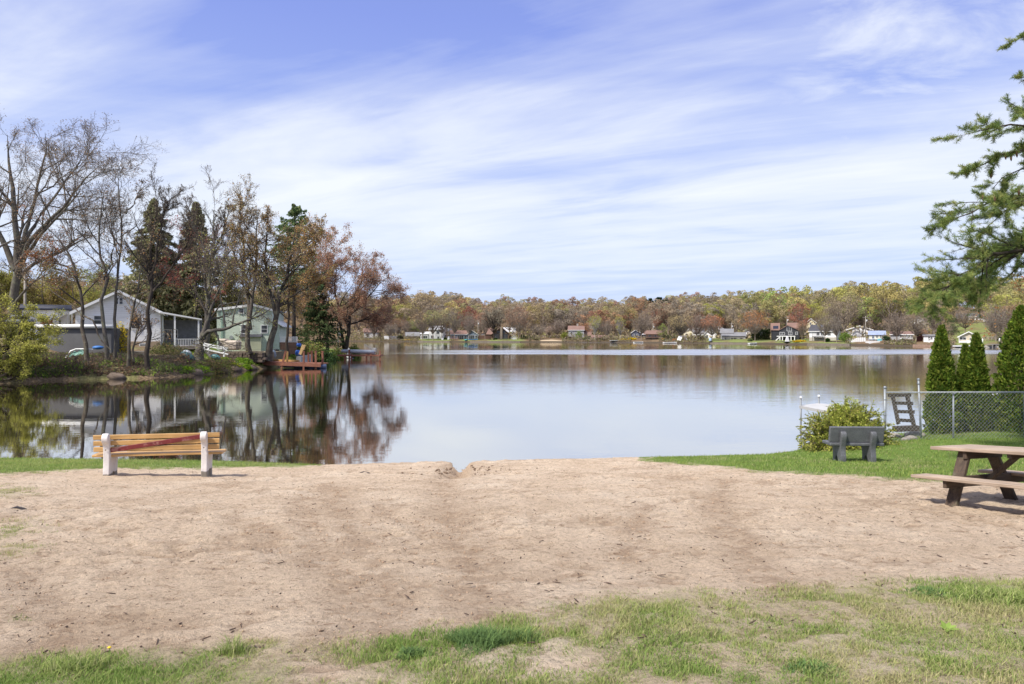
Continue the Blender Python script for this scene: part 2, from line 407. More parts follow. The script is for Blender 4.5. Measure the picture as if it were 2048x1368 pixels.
RUTS = [([(655, 965), (700, 1040), (745, 1150), (790, 1290)], 0.20), ([(880, 960), (905, 1040), (945, 1140), (985, 1250)], 0.20), ([(600, 990), (625, 1060), (650, 1150)], 0.13),
        ([(10, 1140), (60, 1200), (105, 1250), (135, 1300)], 0.13), ([(470, 1030), (560, 1090), (690, 1150), (760, 1210)], 0.13), ([(1450, 960), (1430, 1020), (1510, 1110), (1560, 1190)], 0.16),
        ([(1290, 1010), (1270, 1060), (1240, 1120)], 0.14), ([(760, 1000), (800, 1040), (860, 1070)], 0.12)]
RUTS = [([ground_at(*p)[:2] for p in pl], w) for pl, w in RUTS]
CHAN = [ground_at(932, 914)[:2], ground_at(928, 926)[:2], ground_at(916, 942)[:2], ground_at(908, 952)[:2]]
def make_ground():
    xs = np.concatenate([np.linspace(-80, -15, 34)[:-1], np.arange(-15, 17, 0.05), np.linspace(17, 80, 34)])
    ys = np.concatenate([np.linspace(-40, 1.5, 30)[:-1], np.arange(1.5, 8, 0.03), np.arange(8, 21, 0.06), np.linspace(21, 46, 44)])
    X, Y = np.meshgrid(xs, ys); x, y = X.ravel(), Y.ravel()
    lawn, fg, z, d = grass_masks(x, y)
    cov = np.maximum(lawn, fg)
    sandy = (1 - smooth(0.3, 0.9, lawn)) * smooth(-0.3, 0.3, d)
    n = fbm(x * 3.2, y * 3.2, 31, 3); n5 = fbm(x * 8, y * 8, 41, 3); big = fbm(x * 0.8, y * 0.8, 51, 3)
    foot = smooth(0.52, 0.72, fbm(x * 4.2 + 5, y * 4.2, 61, 2))         # scuffed hollows
    rough = smooth(0.35, 0.65, big)
    n9 = fbm(x * 15, y * 15, 45, 2)
    dz = sandy * (0.020 * (n - 0.5) * (0.5 + rough) + 0.036 * (n5 - 0.5) * (0.4 + rough) + 0.034 * (n9 - 0.5) - 0.020 * foot * (0.2 + rough) + 0.015 * (big - 0.5))
    dz += (1 - sandy) * 0.03 * (n - 0.5) * (d > 0)
    dark = np.zeros_like(x)
    for pl, w in RUTS:
        wob = (fbm(x * 2.5, y * 2.5, 77) - 0.5) * 0.35
        r = np.abs(sdist(x + wob, y + wob, pl))
        g = np.exp(-(r / (w * 1.35)) ** 2); dark = np.maximum(dark, g * (.25 + .75 * smooth(.35, .58, 0.5 * n5 + 0.5 * n9)))
        dz -= 0.022 * g * (0.2 + 1.2 * n5)
    dark = np.maximum(dark, 0.8 * smooth(.50, .36, n9 * .5 + n5 * .5) * (.25 + .75 * rough))
    scuff = smooth(.58, .70, fbm(x * 2.0, y * 2.6, 87, 4)) * smooth(.40, .58, n9 * .6 + n5 * .4) * sandy
    dark = np.maximum(dark, .85 * scuff); dz -= .03 * scuff - .012 * smooth(.5, .58, fbm(x * 2.0, y * 2.6, 87, 4)) * sandy
    r = np.abs(sdist(x, y, CHAN)); g = np.exp(-(r / (0.12 + .20 * n5)) ** 2)
    g = g * smooth(-.2, .55, n9 + n5 - .5 + .2); dz -= 0.17 * g + .02 * np.exp(-(r / 0.5) ** 2); dark = np.maximum(dark, 0.9 * np.exp(-(r / 0.42) ** 2))
    wet = smooth(0.55, 0.05, np.abs(d)) * (0.5 + 0.5 * n5)
    dark = np.maximum(dark, 0.8 * wet)
    # sandy lip at the water's edge
    dz += 0.02 * np.exp(-((d - 0.45) / 0.3) ** 2) * (0.3 + n) * sandy
    near = .55 + .45 * smooth(3.5, 6.5, y)
    z = z + dz * near
    global GSAMP
    sel = (np.abs(x) < 14) & (y > 3) & (y < 18.5) & (d > .25) & (cov < .12)
    GSAMP = (x[sel], y[sel], z[sel], dark[sel])
    nx, ny = len(xs), len(ys)
    I = np.arange(nx * ny).reshape(ny, nx)
    Q = np.stack([I[:-1, :-1], I[:-1, 1:], I[1:, 1:], I[1:, :-1]], -1).reshape(-1, 4)
    o = npmesh('ground', np.stack([x, y, z], 1), Q, ground_mat(), col=np.stack([cov, dark, lawn], 1), smooth=True)
    tag(o, kind='structure')
def ground_mat():
    m, nt, out = newmat('sand_and_turf')
    a = N(nt, 'ShaderNodeAttribute', attribute_name='Col'); sp = N(nt, 'ShaderNodeSeparateColor'); nt.links.new(a.outputs['Color'], sp.inputs[0])
    g = N(nt, 'ShaderNodeNewGeometry').outputs['Position']
    grain = noise(nt, g, 140, 3, 0.8); mid = noise(nt, g, 22, 5, 0.7); big = noise(nt, g, 0.9, 5, 0.6); speck = noise(nt, g, 60, 2, 0.6)
    c = ramp(nt, big, [(0.3, (0.59, 0.45, 0.315, 1)), (0.5, (0.69, 0.54, 0.39, 1)), (0.72, (0.76, 0.62, 0.465, 1))])
    c = mixc(nt, 1.0, c, ramp(nt, mid, [(0.30, 0.56), (0.46, 1.0), (0.75, 1.16)]), 'MULTIPLY')
    c = mixc(nt, 1.0, c, ramp(nt, grain, [(0.3, 0.72), (0.55, 1.02), (0.7, 1.2)]), 'MULTIPLY')
    clod = noise(nt, mapping(nt, g, (6.5, 9, 9)), 1.0, 4, 0.75, 0.6); clod2 = noise(nt, mapping(nt, g, (26, 32, 32)), 1.0, 3, 0.7)
    c = mixc(nt, ramp(nt, clod, [(0.575, 0.0), (0.66, 0.62)]), c, (0.27, 0.17, 0.105, 1))
    c = mixc(nt, ramp(nt, clod2, [(0.61, 0.0), (0.68, 0.65)]), c, (0.22, 0.14, 0.09, 1))
    c = mixc(nt, ramp(nt, speck, [(0.66, 0.0), (0.72, 0.7)]), c, (0.13, 0.08, 0.05, 1))
    c = mixc(nt, math_(nt, 'MULTIPLY', sp.outputs[1], 0.62), c, mixc(nt, mid, (0.22, 0.14, 0.085, 1), (0.40, 0.275, 0.18, 1)))
    turf = ramp(nt, mid, [(0.3, (0.13, 0.12, 0.05, 1)), (0.5, (0.14, 0.20, 0.05, 1)), (0.7, (0.28, 0.27, 0.12, 1))])
    lawn = ramp(nt, mid, [(0.3, (0.10, 0.17, 0.025, 1)), (0.7, (0.17, 0.30, 0.045, 1))])
    c = mixc(nt, math_(nt, 'MULTIPLY', sp.outputs[0], 0.45), c, turf)
    c = mixc(nt, math_(nt, 'MULTIPLY', sp.outputs[2], 0.9), c, lawn)
    h = math_(nt, 'ADD', math_(nt, 'MULTIPLY', mid, 0.7), math_(nt, 'MULTIPLY', grain, 0.3))
    principled(nt, out, c, 0.95, bump(nt, h, 1.0, 0.07), 0, 0.15)
    return m
make_ground()

# ================================================================== lake
def make_water():
    m, nt, out = newmat('lake_water')
    g = N(nt, 'ShaderNodeNewGeometry').outputs['Position']
    sep = N(nt, 'ShaderNodeSeparateXYZ'); nt.links.new(g, sep.inputs[0])
    y = sep.outputs[1]; x = sep.outputs[0]
    edge = math_(nt, 'MULTIPLY', math_(nt, 'SUBTRACT', noise(nt, mapping(nt, g, (0.02, 0.05, 1)), 1.0, 5, 0.65), 0.5), 38.0)
    yy = math_(nt, 'ADD', y, edge)
    def band(lo, l2, h1, hi, xl):
        a = ramp_lin(nt, yy, lo, l2); b = ramp_lin(nt, yy, hi, h1); c = ramp_lin(nt, x, xl, xl + 30)
        return math_(nt, 'MULTIPLY', math_(nt, 'MULTIPLY', a, b), c)
    bnd = math_(nt, 'MAXIMUM', band(108, 124, 138, 172, -30), math_(nt, 'MULTIPLY', band(268, 278, 300, 310, 4), 0.8))
    strip = noise(nt, mapping(nt, g, (0.012, 0.11, 1)), 1.0, 5, 0.6)
    bnd = math_(nt, 'MULTIPLY', bnd, ramp(nt, strip, [(0.36, 0.15), (0.52, 1.0)]))
    # swell: calm in the near cove, light ripples further out
    calm = ramp_lin(nt, math_(nt, 'ADD', y, math_(nt, 'MULTIPLY', x, 0.8)), 8, 60)
    r1 = noise(nt, mapping(nt, g, (0.55, 1.7, 1)), 1.0, 3, 0.55, 0.3)
    r2 = noise(nt, mapping(nt, g, (2.0, 5.5, 1)), 1.0, 3, 0.6, 0.2)
    h = math_(nt, 'ADD', math_(nt, 'MULTIPLY', r1, 0.0085), math_(nt, 'MULTIPLY', r2, 0.0036))
    patchy = ramp(nt, noise(nt, mapping(nt, g, (0.05, 0.16, 1)), 1.0, 4, 0.6), [(0.35, 0.35), (0.65, 1.0)])
    amp = math_(nt, 'ADD', math_(nt, 'MULTIPLY', math_(nt, 'MULTIPLY', calm, patchy), 0.75), 0.16)
    h = math_(nt, 'MULTIPLY', h, amp)
    h = math_(nt, 'ADD', h, math_(nt, 'MULTIPLY', math_(nt, 'MULTIPLY', noise(nt, mapping(nt, g, (1.6, 3.2, 1)), 1.0, 4, 0.7), 0.07), bnd))
    nm = bump(nt, h, 1.0, 1.0)
    lw = N(nt, 'ShaderNodeFresnel'); lw.inputs['IOR'].default_value = 1.75; nt.links.new(nm, lw.inputs['Normal'])
    gl = N(nt, 'ShaderNodeBsdfGlossy'); nt.links.new(nm, gl.inputs['Normal'])
    nt.links.new(math_(nt, 'ADD', math_(nt, 'MULTIPLY', bnd, 0.30), 0.012), gl.inputs['Roughness'])
    gl.inputs['Color'].default_value = (1.0, 0.985, 0.95, 1)
    df = N(nt, 'ShaderNodeBsdfDiffuse'); df.inputs['Color'].default_value = (0.028, 0.022, 0.012, 1)
    mx = N(nt, 'ShaderNodeMixShader'); nt.links.new(math_(nt, 'MULTIPLY_ADD', lw.outputs[0], 0.32, 0.68, clamp=True), mx.inputs[0])
    nt.links.new(df.outputs[0], mx.inputs[1]); nt.links.new(gl.outputs[0], mx.inputs[2]); nt.links.new(mx.outputs[0], out.inputs[0])
    xs = np.linspace(-700, 700, 29); ys = np.concatenate([np.linspace(3, 60, 12), np.linspace(80, 700, 20)])
    X, Y = np.meshgrid(xs, ys); I = np.arange(X.size).reshape(X.shape)
    Q = np.stack([I[:-1, :-1], I[:-1, 1:], I[1:, 1:], I[1:, :-1]], -1).reshape(-1, 4)
    o = npmesh('water', np.stack([X.ravel(), Y.ravel(), np.zeros(X.size)], 1), Q, m)
    tag(o, kind='structure')
def ramp_lin(nt, v, a, b):
    n = N(nt, 'ShaderNodeMapRange', interpolation_type='SMOOTHSTEP'); nt.links.new(v, n.inputs[0])
    # smoothstep needs ascending limits
    if a < b:
        n.inputs[1].default_value, n.inputs[2].default_value, n.inputs[3].default_value, n.inputs[4].default_value = a, b, 0, 1
    else:
        n.inputs[1].default_value, n.inputs[2].default_value, n.inputs[3].default_value, n.inputs[4].default_value = b, a, 1, 0
    return n.outputs[0]
make_water()

# ================================================================== left bank and far hills
BSH = [(-24.6 - 30, 24), (WX(-300, 42), 42), (WX(-100, 45), 45), (WX(0, 47), 47), (WX(100, 50.5), 50.5), (WX(300, 53), 53), (WX(400, 57), 57), (WX(450, 61), 61), (WX(530, 68), 68), (WX(600, 82), 82),
       (WX(682, 104), 104), (WX(686, 130), 130), (WX(640, 170), 170), (WX(560, 190), 190)]
def zbank(x, y):
    d = sdist(x, y, BSH)
    px = CX + F * x / np.maximum(y, 1)
    w = smooth(520, 330, px)
    z = 0.55 * (1 - np.exp(-np.maximum(d, 0) / 0.5)) + np.minimum(np.maximum(d, 0) * (0.155 * w + 0.085 * (1 - w)), 2.2 * w + 1.25 * (1 - w))
    z = z + 0.012 * np.maximum(d - 40, 0)
    return np.where(d < 0, 0.6 * d, z), d
def bz(x, y): return float(zbank(np.array([float(x)]), np.array([float(y)]))[0][0])
def make_bank():
    pxs = np.concatenate([np.linspace(-900, -60, 40)[:-1], np.arange(-60, 720, 5)])
    Ds = np.concatenate([np.arange(38, 112, 0.45), np.linspace(112, 300, 60)])
    P, D = np.meshgrid(pxs, Ds); x = ((P - CX) / F * D).ravel(); y = D.ravel()
    z, d = zbank(x, y)
    z = z + (d > 0) * ((fbm(x * .7, y * .7, 5) - .5) * 0.35 * smooth(0, 1.5, d) + (fbm(x * 2.5, y * 2.5, 15) - .5) * 0.22)
    I = np.arange(P.size).reshape(P.shape)
    Q = np.stack([I[:-1, :-1], I[:-1, 1:], I[1:, 1:], I[1:, :-1]], -1).reshape(-1, 4)
    zz = np.maximum(z, -1.2)
    keep = (zz.ravel()[Q] > -1.15).any(1)
    px = CX + F * x / y
    green = smooth(330, 470, px) * smooth(0.8, 2.2, d + (fbm(x * .6, y * .6, 9) - .5) * 3) + 0.35 * smooth(.45, .6, fbm(x * .5, y * .5, 19))
    m, nt, out = newmat('bank_earth')
    a = N(nt, 'ShaderNodeAttribute', attribute_name='Col'); sp = N(nt, 'ShaderNodeSeparateColor'); nt.links.new(a.outputs['Color'], sp.inputs[0])
    g = N(nt, 'ShaderNodeNewGeometry').outputs['Position']
    n1 = noise(nt, g, 1.2, 6, 0.7); n2 = noise(nt, g, 6, 5, 0.7)
    soil = ramp(nt, n2, [(0.3, (0.08, 0.058, 0.036, 1)), (0.5, (0.18, 0.13, 0.08, 1)), (0.7, (0.31, 0.23, 0.15, 1))])
    gr = ramp(nt, n2, [(0.3, (0.10, 0.14, 0.03, 1)), (0.6, (0.20, 0.27, 0.06, 1)), (0.75, (0.30, 0.30, 0.11, 1))])
    c = mixc(nt, math_(nt, 'MULTIPLY', sp.outputs[0], ramp(nt, n1, [(0.3, 0.6), (0.55, 1.0)])), soil, gr)
    principled(nt, out, c, 0.95, bump(nt, n2, 0.8, 0.12), 0, 0.1)
    o = npmesh('left_bank_terrain', np.stack([x, y, zz], 1), Q[keep], m, col=np.stack([green, green, green], 1), smooth=True)
    tag(o, kind='structure')
make_bank()
FSX = [-1200, -300, 300, 560, 660, 700, 767, 900, 1000, 1100, 1250, 1400, 1560, 1700, 1850, 1960, 2100, 2400, 3000]
FSD = [150, 150, 190, 260, 330, 335, 325, 308, 300, 297, 285, 262, 236, 214, 194, 179, 165, 150, 140]
def fshore(px): return np.interp(px, FSX, FSD)
def zfar(px, D):
    d = D - fshore(px)
    k = np.interp(px, [-300, 500, 800, 870, 960, 1100, 1350, 1480, 1560, 1800, 1900, 2050, 2600], [0.6, 0.6, 0.82, 0.82, 0.52, 0.44, 0.48, 0.58, 0.58, 0.68, 0.68, 0.75, 0.8])
    z = 0.75 * smooth(0, 1.5, d) + 0.045 * np.minimum(np.maximum(d, 0), 200) + 0.052 * k * np.clip(d - 30, 0, 190) + 0.02 * k * np.clip(d - 100, 0, 130)
    return np.where(d < 0, 0.5 * d, z)
def fz(px, D): return float(zfar(np.array([float(px)]), np.array([float(D)]))[0])
def make_hills():
    pxs = np.concatenate([np.arange(-1200, 1060, 14.0), np.arange(1060, 1140, 3.0), np.arange(1140, 3001, 14.0)]); ts = np.concatenate([np.linspace(-3, 3, 8), np.linspace(4, 40, 26), np.linspace(45, 420, 50)])
    P, T = np.meshgrid(pxs, ts); D = fshore(P) + T
    x = ((P - CX) / F * D).ravel(); y = D.ravel(); z = zfar(P.ravel(), y)
    z = z + (T.ravel() > 2) * (fbm(x * .06, y * .06, 71) - .5) * smooth(40, 120, T.ravel()) * 9 + (T.ravel() > 1) * (fbm(x * .3, y * .3, 72) - .5) * .5
    I = np.arange(P.size).reshape(P.shape)
    Q = np.stack([I[:-1, :-1], I[:-1, 1:], I[1:, 1:], I[1:, :-1]], -1).reshape(-1, 4)
    m, nt, out = newmat('shore_turf')
    g = N(nt, 'ShaderNodeNewGeometry').outputs['Position']
    sep = N(nt, 'ShaderNodeSeparateXYZ'); nt.links.new(g, sep.inputs[0])
    n1 = noise(nt, g, 0.09, 5, 0.7); n2 = noise(nt, g, 0.9, 5, 0.7)
    gr = ramp(nt, n2, [(0.3, (0.13, 0.15, 0.05, 1)), (0.6, (0.20, 0.24, 0.075, 1)), (0.75, (0.27, 0.25, 0.12, 1))])
    lf = ramp(nt, n2, [(0.3, (0.10, 0.065, 0.04, 1)), (0.7, (0.24, 0.17, 0.10, 1))])
    c = mixc(nt, ramp(nt, n1, [(0.50, 0.0), (0.60, 0.9)]), gr, lf)
    ca = N(nt, 'ShaderNodeAttribute', attribute_name='Col'); cs = N(nt, 'ShaderNodeSeparateColor'); nt.links.new(ca.outputs['Color'], cs.inputs[0])
    c = mixc(nt, cs.outputs[0], c, lf)
    c = mixc(nt, cs.outputs[1], c, (0.46, 0.36, 0.24, 1))
    c = mixc(nt, ramp_lin(nt, sep.outputs[2], 0.75, 0.35), c, (0.075, 0.06, 0.045, 1))
    principled(nt, out, c, 0.95, bump(nt, n2, 0.6, 0.2), 0, 0.1)
    Tr = T.ravel() + (fbm(x * .12, y * .12, 73) - .5) * 14; Pr = P.ravel(); lawnpx = np.max([smooth(a - 8, a + 4, Pr) * smooth(b + 8, b - 4, Pr) for a, b in ((838, 905), (925, 1045), (1410, 1545), (1556, 1705), (1900, 1995))], 0); wf = np.maximum(smooth(20, 27, Tr), 1 - lawnpx) * (1 - smooth(1895, 1910, Pr) * smooth(1990, 1975, Pr) * smooth(112, 104, Tr))
    tag(npmesh('hills', np.stack([x, y, z], 1), Q, m, col=np.stack([wf, smooth(1077, 1084, Pr) * smooth(1130, 1120, Pr) * smooth(13, 7, Tr + .25 * np.abs(Pr - 1102)) * (T.ravel() > 0), wf], 1), smooth=True), kind='structure')
make_hills()
# ================================================================== growing trees
def unit(a): return a / np.maximum(np.linalg.norm(a, axis=-1, keepdims=True), 1e-9)
def tubes(P, R, m):
    """(n,K,3) centre lines and (n,K) radii -> quads"""
    n, K, _ = P.shape
    T = np.zeros_like(P); T[:, 1:-1] = P[:, 2:] - P[:, :-2]; T[:, 0] = P[:, 1] - P[:, 0]; T[:, -1] = P[:, -1] - P[:, -2]
    T = unit(T)
    ref = np.where(np.abs(T[..., 2:3]) < 0.9, np.array([0, 0, 1.0]), np.array([1.0, 0, 0]))
    A = unit(np.cross(T, ref)); B = np.cross(T, A)
    an = np.arange(m) * 2 * np.pi / m
    V = P[:, :, None] + (A[:, :, None] * np.cos(an)[:, None] + B[:, :, None] * np.sin(an)[:, None]) * R[:, :, None, None]
    I = np.arange(n * K * m).reshape(n, K, m)
    J = np.roll(I, -1, axis=2)
    Q = np.stack([I[:, :-1], J[:, :-1], J[:, 1:], I[:, 1:]], -1).reshape(-1, 4)
    return V.reshape(-1, 3), Q
def resample(pts, K):
    pts = np.asarray(pts, float); s = np.concatenate([[0], np.cumsum(np.linalg.norm(np.diff(pts, axis=0), axis=1))])
    t = np.linspace(0, s[-1], K)
    return np.stack([np.interp(t, s, pts[:, i]) for i in range(3)], 1)
def grow(rng, P, R, n, t0, t1, ang, aj, lr, lj, K, wander, trop, rr, rend, flat=0.0, L=None, taper=0.55):
    """n children on every parent line"""
    Np, Kp, _ = P.shape
    t = (t0 + (t1 - t0) * (np.arange(n)[None] + rng.random((Np, n))) / n) * (Kp - 1)
    i = np.minimum(t.astype(int), Kp - 2); f = (t - i)[..., None]; r = np.arange(Np)[:, None]
    p = P[r, i] * (1 - f) + P[r, i + 1] * f
    T = unit(P[r, i + 1] - P[r, i])
    rad = R[r, i] * (1 - f[..., 0]) + R[r, i + 1] * f[..., 0]
    v = rng.normal(size=(Np, n, 3)); v[..., 2] *= (1 - flat)
    v = unit(v - (v * T).sum(-1, keepdims=True) * T)
    a = ang + aj * rng.normal(size=(Np, n, 1))
    d = np.cos(a) * T + np.sin(a) * v
    PL = np.linalg.norm(np.diff(P, axis=1), axis=2).sum(1)[:, None] if L is None else L
    ln = PL * lr * (1 - taper * (t / (Kp - 1) - t0)) * (1 + lj * rng.normal(size=(Np, n))).clip(0.35, 1.8)
    M = Np * n
    p = p.reshape(M, 3); d = d.reshape(M, 3); st = (ln.reshape(M) / (K - 1))[:, None]
    out = np.zeros((M, K, 3)); out[:, 0] = p
    for k in range(1, K):
        d = unit(d + wander * rng.normal(size=(M, 3)) + np.array([0, 0, trop]))
        p = p + d * st; out[:, k] = p
    r0 = (rad.reshape(M) * rr).clip(rend)
    s = np.linspace(0, 1, K)
    return out, r0[:, None] * (1 - s) + rend * s
def leaf_quads(rng, pos, size, sj=0.35, up=0.0, asp=0.6, dirs=None):
    n = len(pos)
    a = unit(rng.normal(size=(n, 3)) + np.array([0, 0, up])) if dirs is None else unit(dirs + 0.35 * rng.normal(size=(n, 3)))
    b = unit(np.cross(a, rng.normal(size=(n, 3))))
    s = (size * (1 + sj * rng.normal(size=(n, 1)))).clip(size * 0.3)
    V = np.stack([pos - a * s * .5, pos + b * s * asp * .5, pos + a * s * .5, pos - b * s * asp * .5], 1).reshape(-1, 3)
    return V, np.arange(n * 4).reshape(n, 4)
def shell_quads(rng, pos, nrm, size, jit=0.35, asp=0.8):
    """leaf sprays lying along the outside of a crown"""
    n = len(pos); nn = unit(nrm + jit * rng.normal(size=(n, 3))); a = unit(np.cross(nn, rng.normal(size=(n, 3)))); b = np.cross(nn, a)
    s = size * (1 + .3 * rng.normal(size=(n, 1))).clip(.4, 1.7)
    return np.stack([pos - a * s * .5, pos + b * s * asp * .5, pos + a * s * .5, pos - b * s * asp * .5], 1).reshape(-1, 3), np.arange(n * 4).reshape(n, 4)
class Acc:
    def __init__(s): s.V, s.Q, s.M, s.Cc, s.n = [], [], [], [], 0
    def add(s, V, Q, mi=0, col=1.0):
        s.V.append(V); s.Q.append(Q + s.n); s.M.append(np.full(len(Q), mi)); s.n += len(V)
        c = np.ones((len(V), 3)) * np.asarray(col); s.Cc.append(c)
    def build(s, name, mats, parent=None, loc=None, smooth=False):
        return npmesh(name, np.concatenate(s.V), np.concatenate(s.Q), mats, np.concatenate(s.M), np.concatenate(s.Cc), parent, loc, smooth)
def leafcol(rng, n, cols, var=0.25):
    """per-leaf natural colours: picks between the given ones"""
    cols = np.asarray(cols, float)[:, :3]
    c = cols[rng.integers(0, len(cols), n)] * (1 + var * rng.normal(size=(n, 1))).clip(0.4, 1.7)
    return np.repeat(c, 4, axis=0)
def tree(name, label, stems, r0, seed, limbs=(8, 6, 5, 4), lens=(0.42, 0.5, 0.5, 0.5), angs=(0.8, 0.75, 0.7, 0.7), t0=0.35, trop=0.06,
         leaves=3, lsize=0.12, lcols=((0.2, 0.15, 0.08),), bark=None, twig=None, rtw=0.009, group=None, L0=None, wob=0.12, wander=0.16, extra=(), twigmat=None, cat='tree', taper=0.55, lspread=0.12, lfrac=1.0):
    """broadleaf tree: stems are lists of world points; extra are big limbs given the same way with (points, r)"""
    rng = np.random.default_rng(seed)
    base = np.array(stems[0][0]); root = thing(name, label, cat, tuple(base), group)
    K = 9; tr, cr = Acc(), Acc()
    SP, SR = [], []
    for k, st in enumerate(stems):
        P = resample(st, K); P[1:-1] += rng.normal(size=(K - 2, 3)) * wob * np.array([1, 1, 0.2])
        s = np.linspace(0, 1, K); ra = r0 if k == 0 else r0 * 0.8
        SP.append(P); SR.append(ra * (1 - s) ** 0.8 + 0.02 * s + 0.25 * ra * np.exp(-s * 14))
    EX = []
    for e_ in extra:
        st, ra = e_[:2]
        if len(e_) > 2: EX.append(e_); continue
        P = resample(st, K); P[1:-1] += rng.normal(size=(K - 2, 3)) * wob * np.array([1, 1, 0.3])
        s = np.linspace(0, 1, K); SP.append(P); SR.append(ra * (1 - s) ** 0.8 + 0.02)
    P, R = np.array(SP), np.array(SR)
    XP = [(resample(e_[0], K), np.linspace(e_[1], e_[1] * .55, K)) for e_ in EX]
    for p, r in list(zip(P, R)) + XP:
        pp = resample(p, 17)[None]; rr_ = np.interp(np.linspace(0, 1, 17), np.linspace(0, 1, K), r)[None]
        pp[0, 1:-1] += rng.normal(size=(15, 3)) * 0.15 * rr_[0, 1:-1, None]
        tr.add(*tubes(pp, rr_, 9))
    Ls = None
    if L0 is not None: Ls = np.full((len(P), 1), L0)
    for lv, (n, lr, an) in enumerate(zip(limbs, lens, angs)):
        last = lv == len(limbs) - 1
        P, R = grow(rng, P, R, n, t0 if lv == 0 else 0.18, 1.0, an, 0.22, lr, 0.25, 7 if lv == 0 else (5 if lv < 3 else 4), wander * (1 + 0.25 * lv), trop, 0.62, rtw * (2.2 if lv == 0 else 1.4 if lv == 1 else 1.0), L=Ls if lv == 0 else None, taper=taper)
        if lv == 0: tr.add(*tubes(P, R, 6))
        else: cr.add(*tubes(P, np.maximum(R, rtw), 4 if lv == 1 else 3), 0)
    if leaves:
        n = P.shape[0]; m = int(n * leaves)
        b = rng.integers(0, n, m)
        if lfrac < 1.0:   # leaves out on part of the twigs only
            ok = rng.random(n) < lfrac; b = rng.permutation(np.nonzero(ok)[0])[rng.integers(0, ok.sum(), m)]
        k = rng.integers(1, P.shape[1], m)
        pos = P[b, k] + rng.normal(size=(m, 3)) * lspread
        V, Q = leaf_quads(rng, pos, lsize)
        cr.add(V, Q, 1, leafcol(rng, m, lcols))
    tr.build('trunk', bark or BARK, root, base, True)
    cr.build('crown', [twigmat or TWIG, LEAF], root, base)
    return root
def spruce(name, label, base, h, w, seed, cols, nb=120, dens=26, lsize=0.35, droop=-0.25, bare=0.06, group=None, cat='tree', shape=.85):
    rng = np.random.default_rng(seed); base = np.array(base, float)
    root = thing(name, label, cat, tuple(base), group); tr, cr = Acc(), Acc()
    tr.add(*tubes(resample([base - [0, 0, .5], base + [0, 0, h]], 8)[None], np.linspace(h * 0.016, 0.02, 8)[None], 8))
    t = bare + (1 - bare) * rng.random(nb) ** 1.15; az = rng.random(nb) * 2 * np.pi
    ln = w * (1 - t) ** shape * (0.75 + 0.5 * rng.random(nb)) + 0.15
    K = 6; s = np.linspace(0, 1, K)
    hor = np.stack([np.cos(az), np.sin(az), 0 * az], 1)
    P = base + np.array([0, 0, 1]) * (t * h)[:, None, None] + hor[:, None] * (ln[:, None] * s)[..., None]
    P[..., 2] += ln[:, None] * (0.18 * s + droop * s ** 2 * 1.6 + 0.12 * s ** 4)
    cr.add(*tubes(P, np.maximum(0.03 * (1 - s)[None] * np.ones((nb, 1)), 0.008), 3), 0)
    m = nb * dens
    b = rng.integers(0, nb, m); u = rng.random(m) ** 0.7
    ii = np.minimum((u * (K - 1)).astype(int), K - 2); ff = (u * (K - 1) - ii)[:, None]
    pos = P[b, ii] * (1 - ff) + P[b, ii + 1] * ff
    side = np.stack([-np.sin(az), np.cos(az), 0 * az], 1)[b]
    off = rng.normal(size=(m, 1)) * 0.22 * (ln[b] * (1.1 - u) + 0.25)[:, None]
    pos = pos + side * off + np.array([0, 0, 1]) * (-np.abs(rng.normal(size=(m, 1))) * 0.22 - 0.15 * np.abs(off))
    dr = hor[b] * 0.8 + side * np.sign(off) * 0.5 + np.array([0, 0, -0.55])
    V, Q = leaf_quads(rng, pos, lsize, asp=0.42, dirs=dr)
    cr.add(V, Q, 1, leafcol(rng, m, cols, 0.3))
    tr.build('trunk', BARKD, root, base, True); cr.build('crown', [BARKD, LEAF], root, base)
    return root
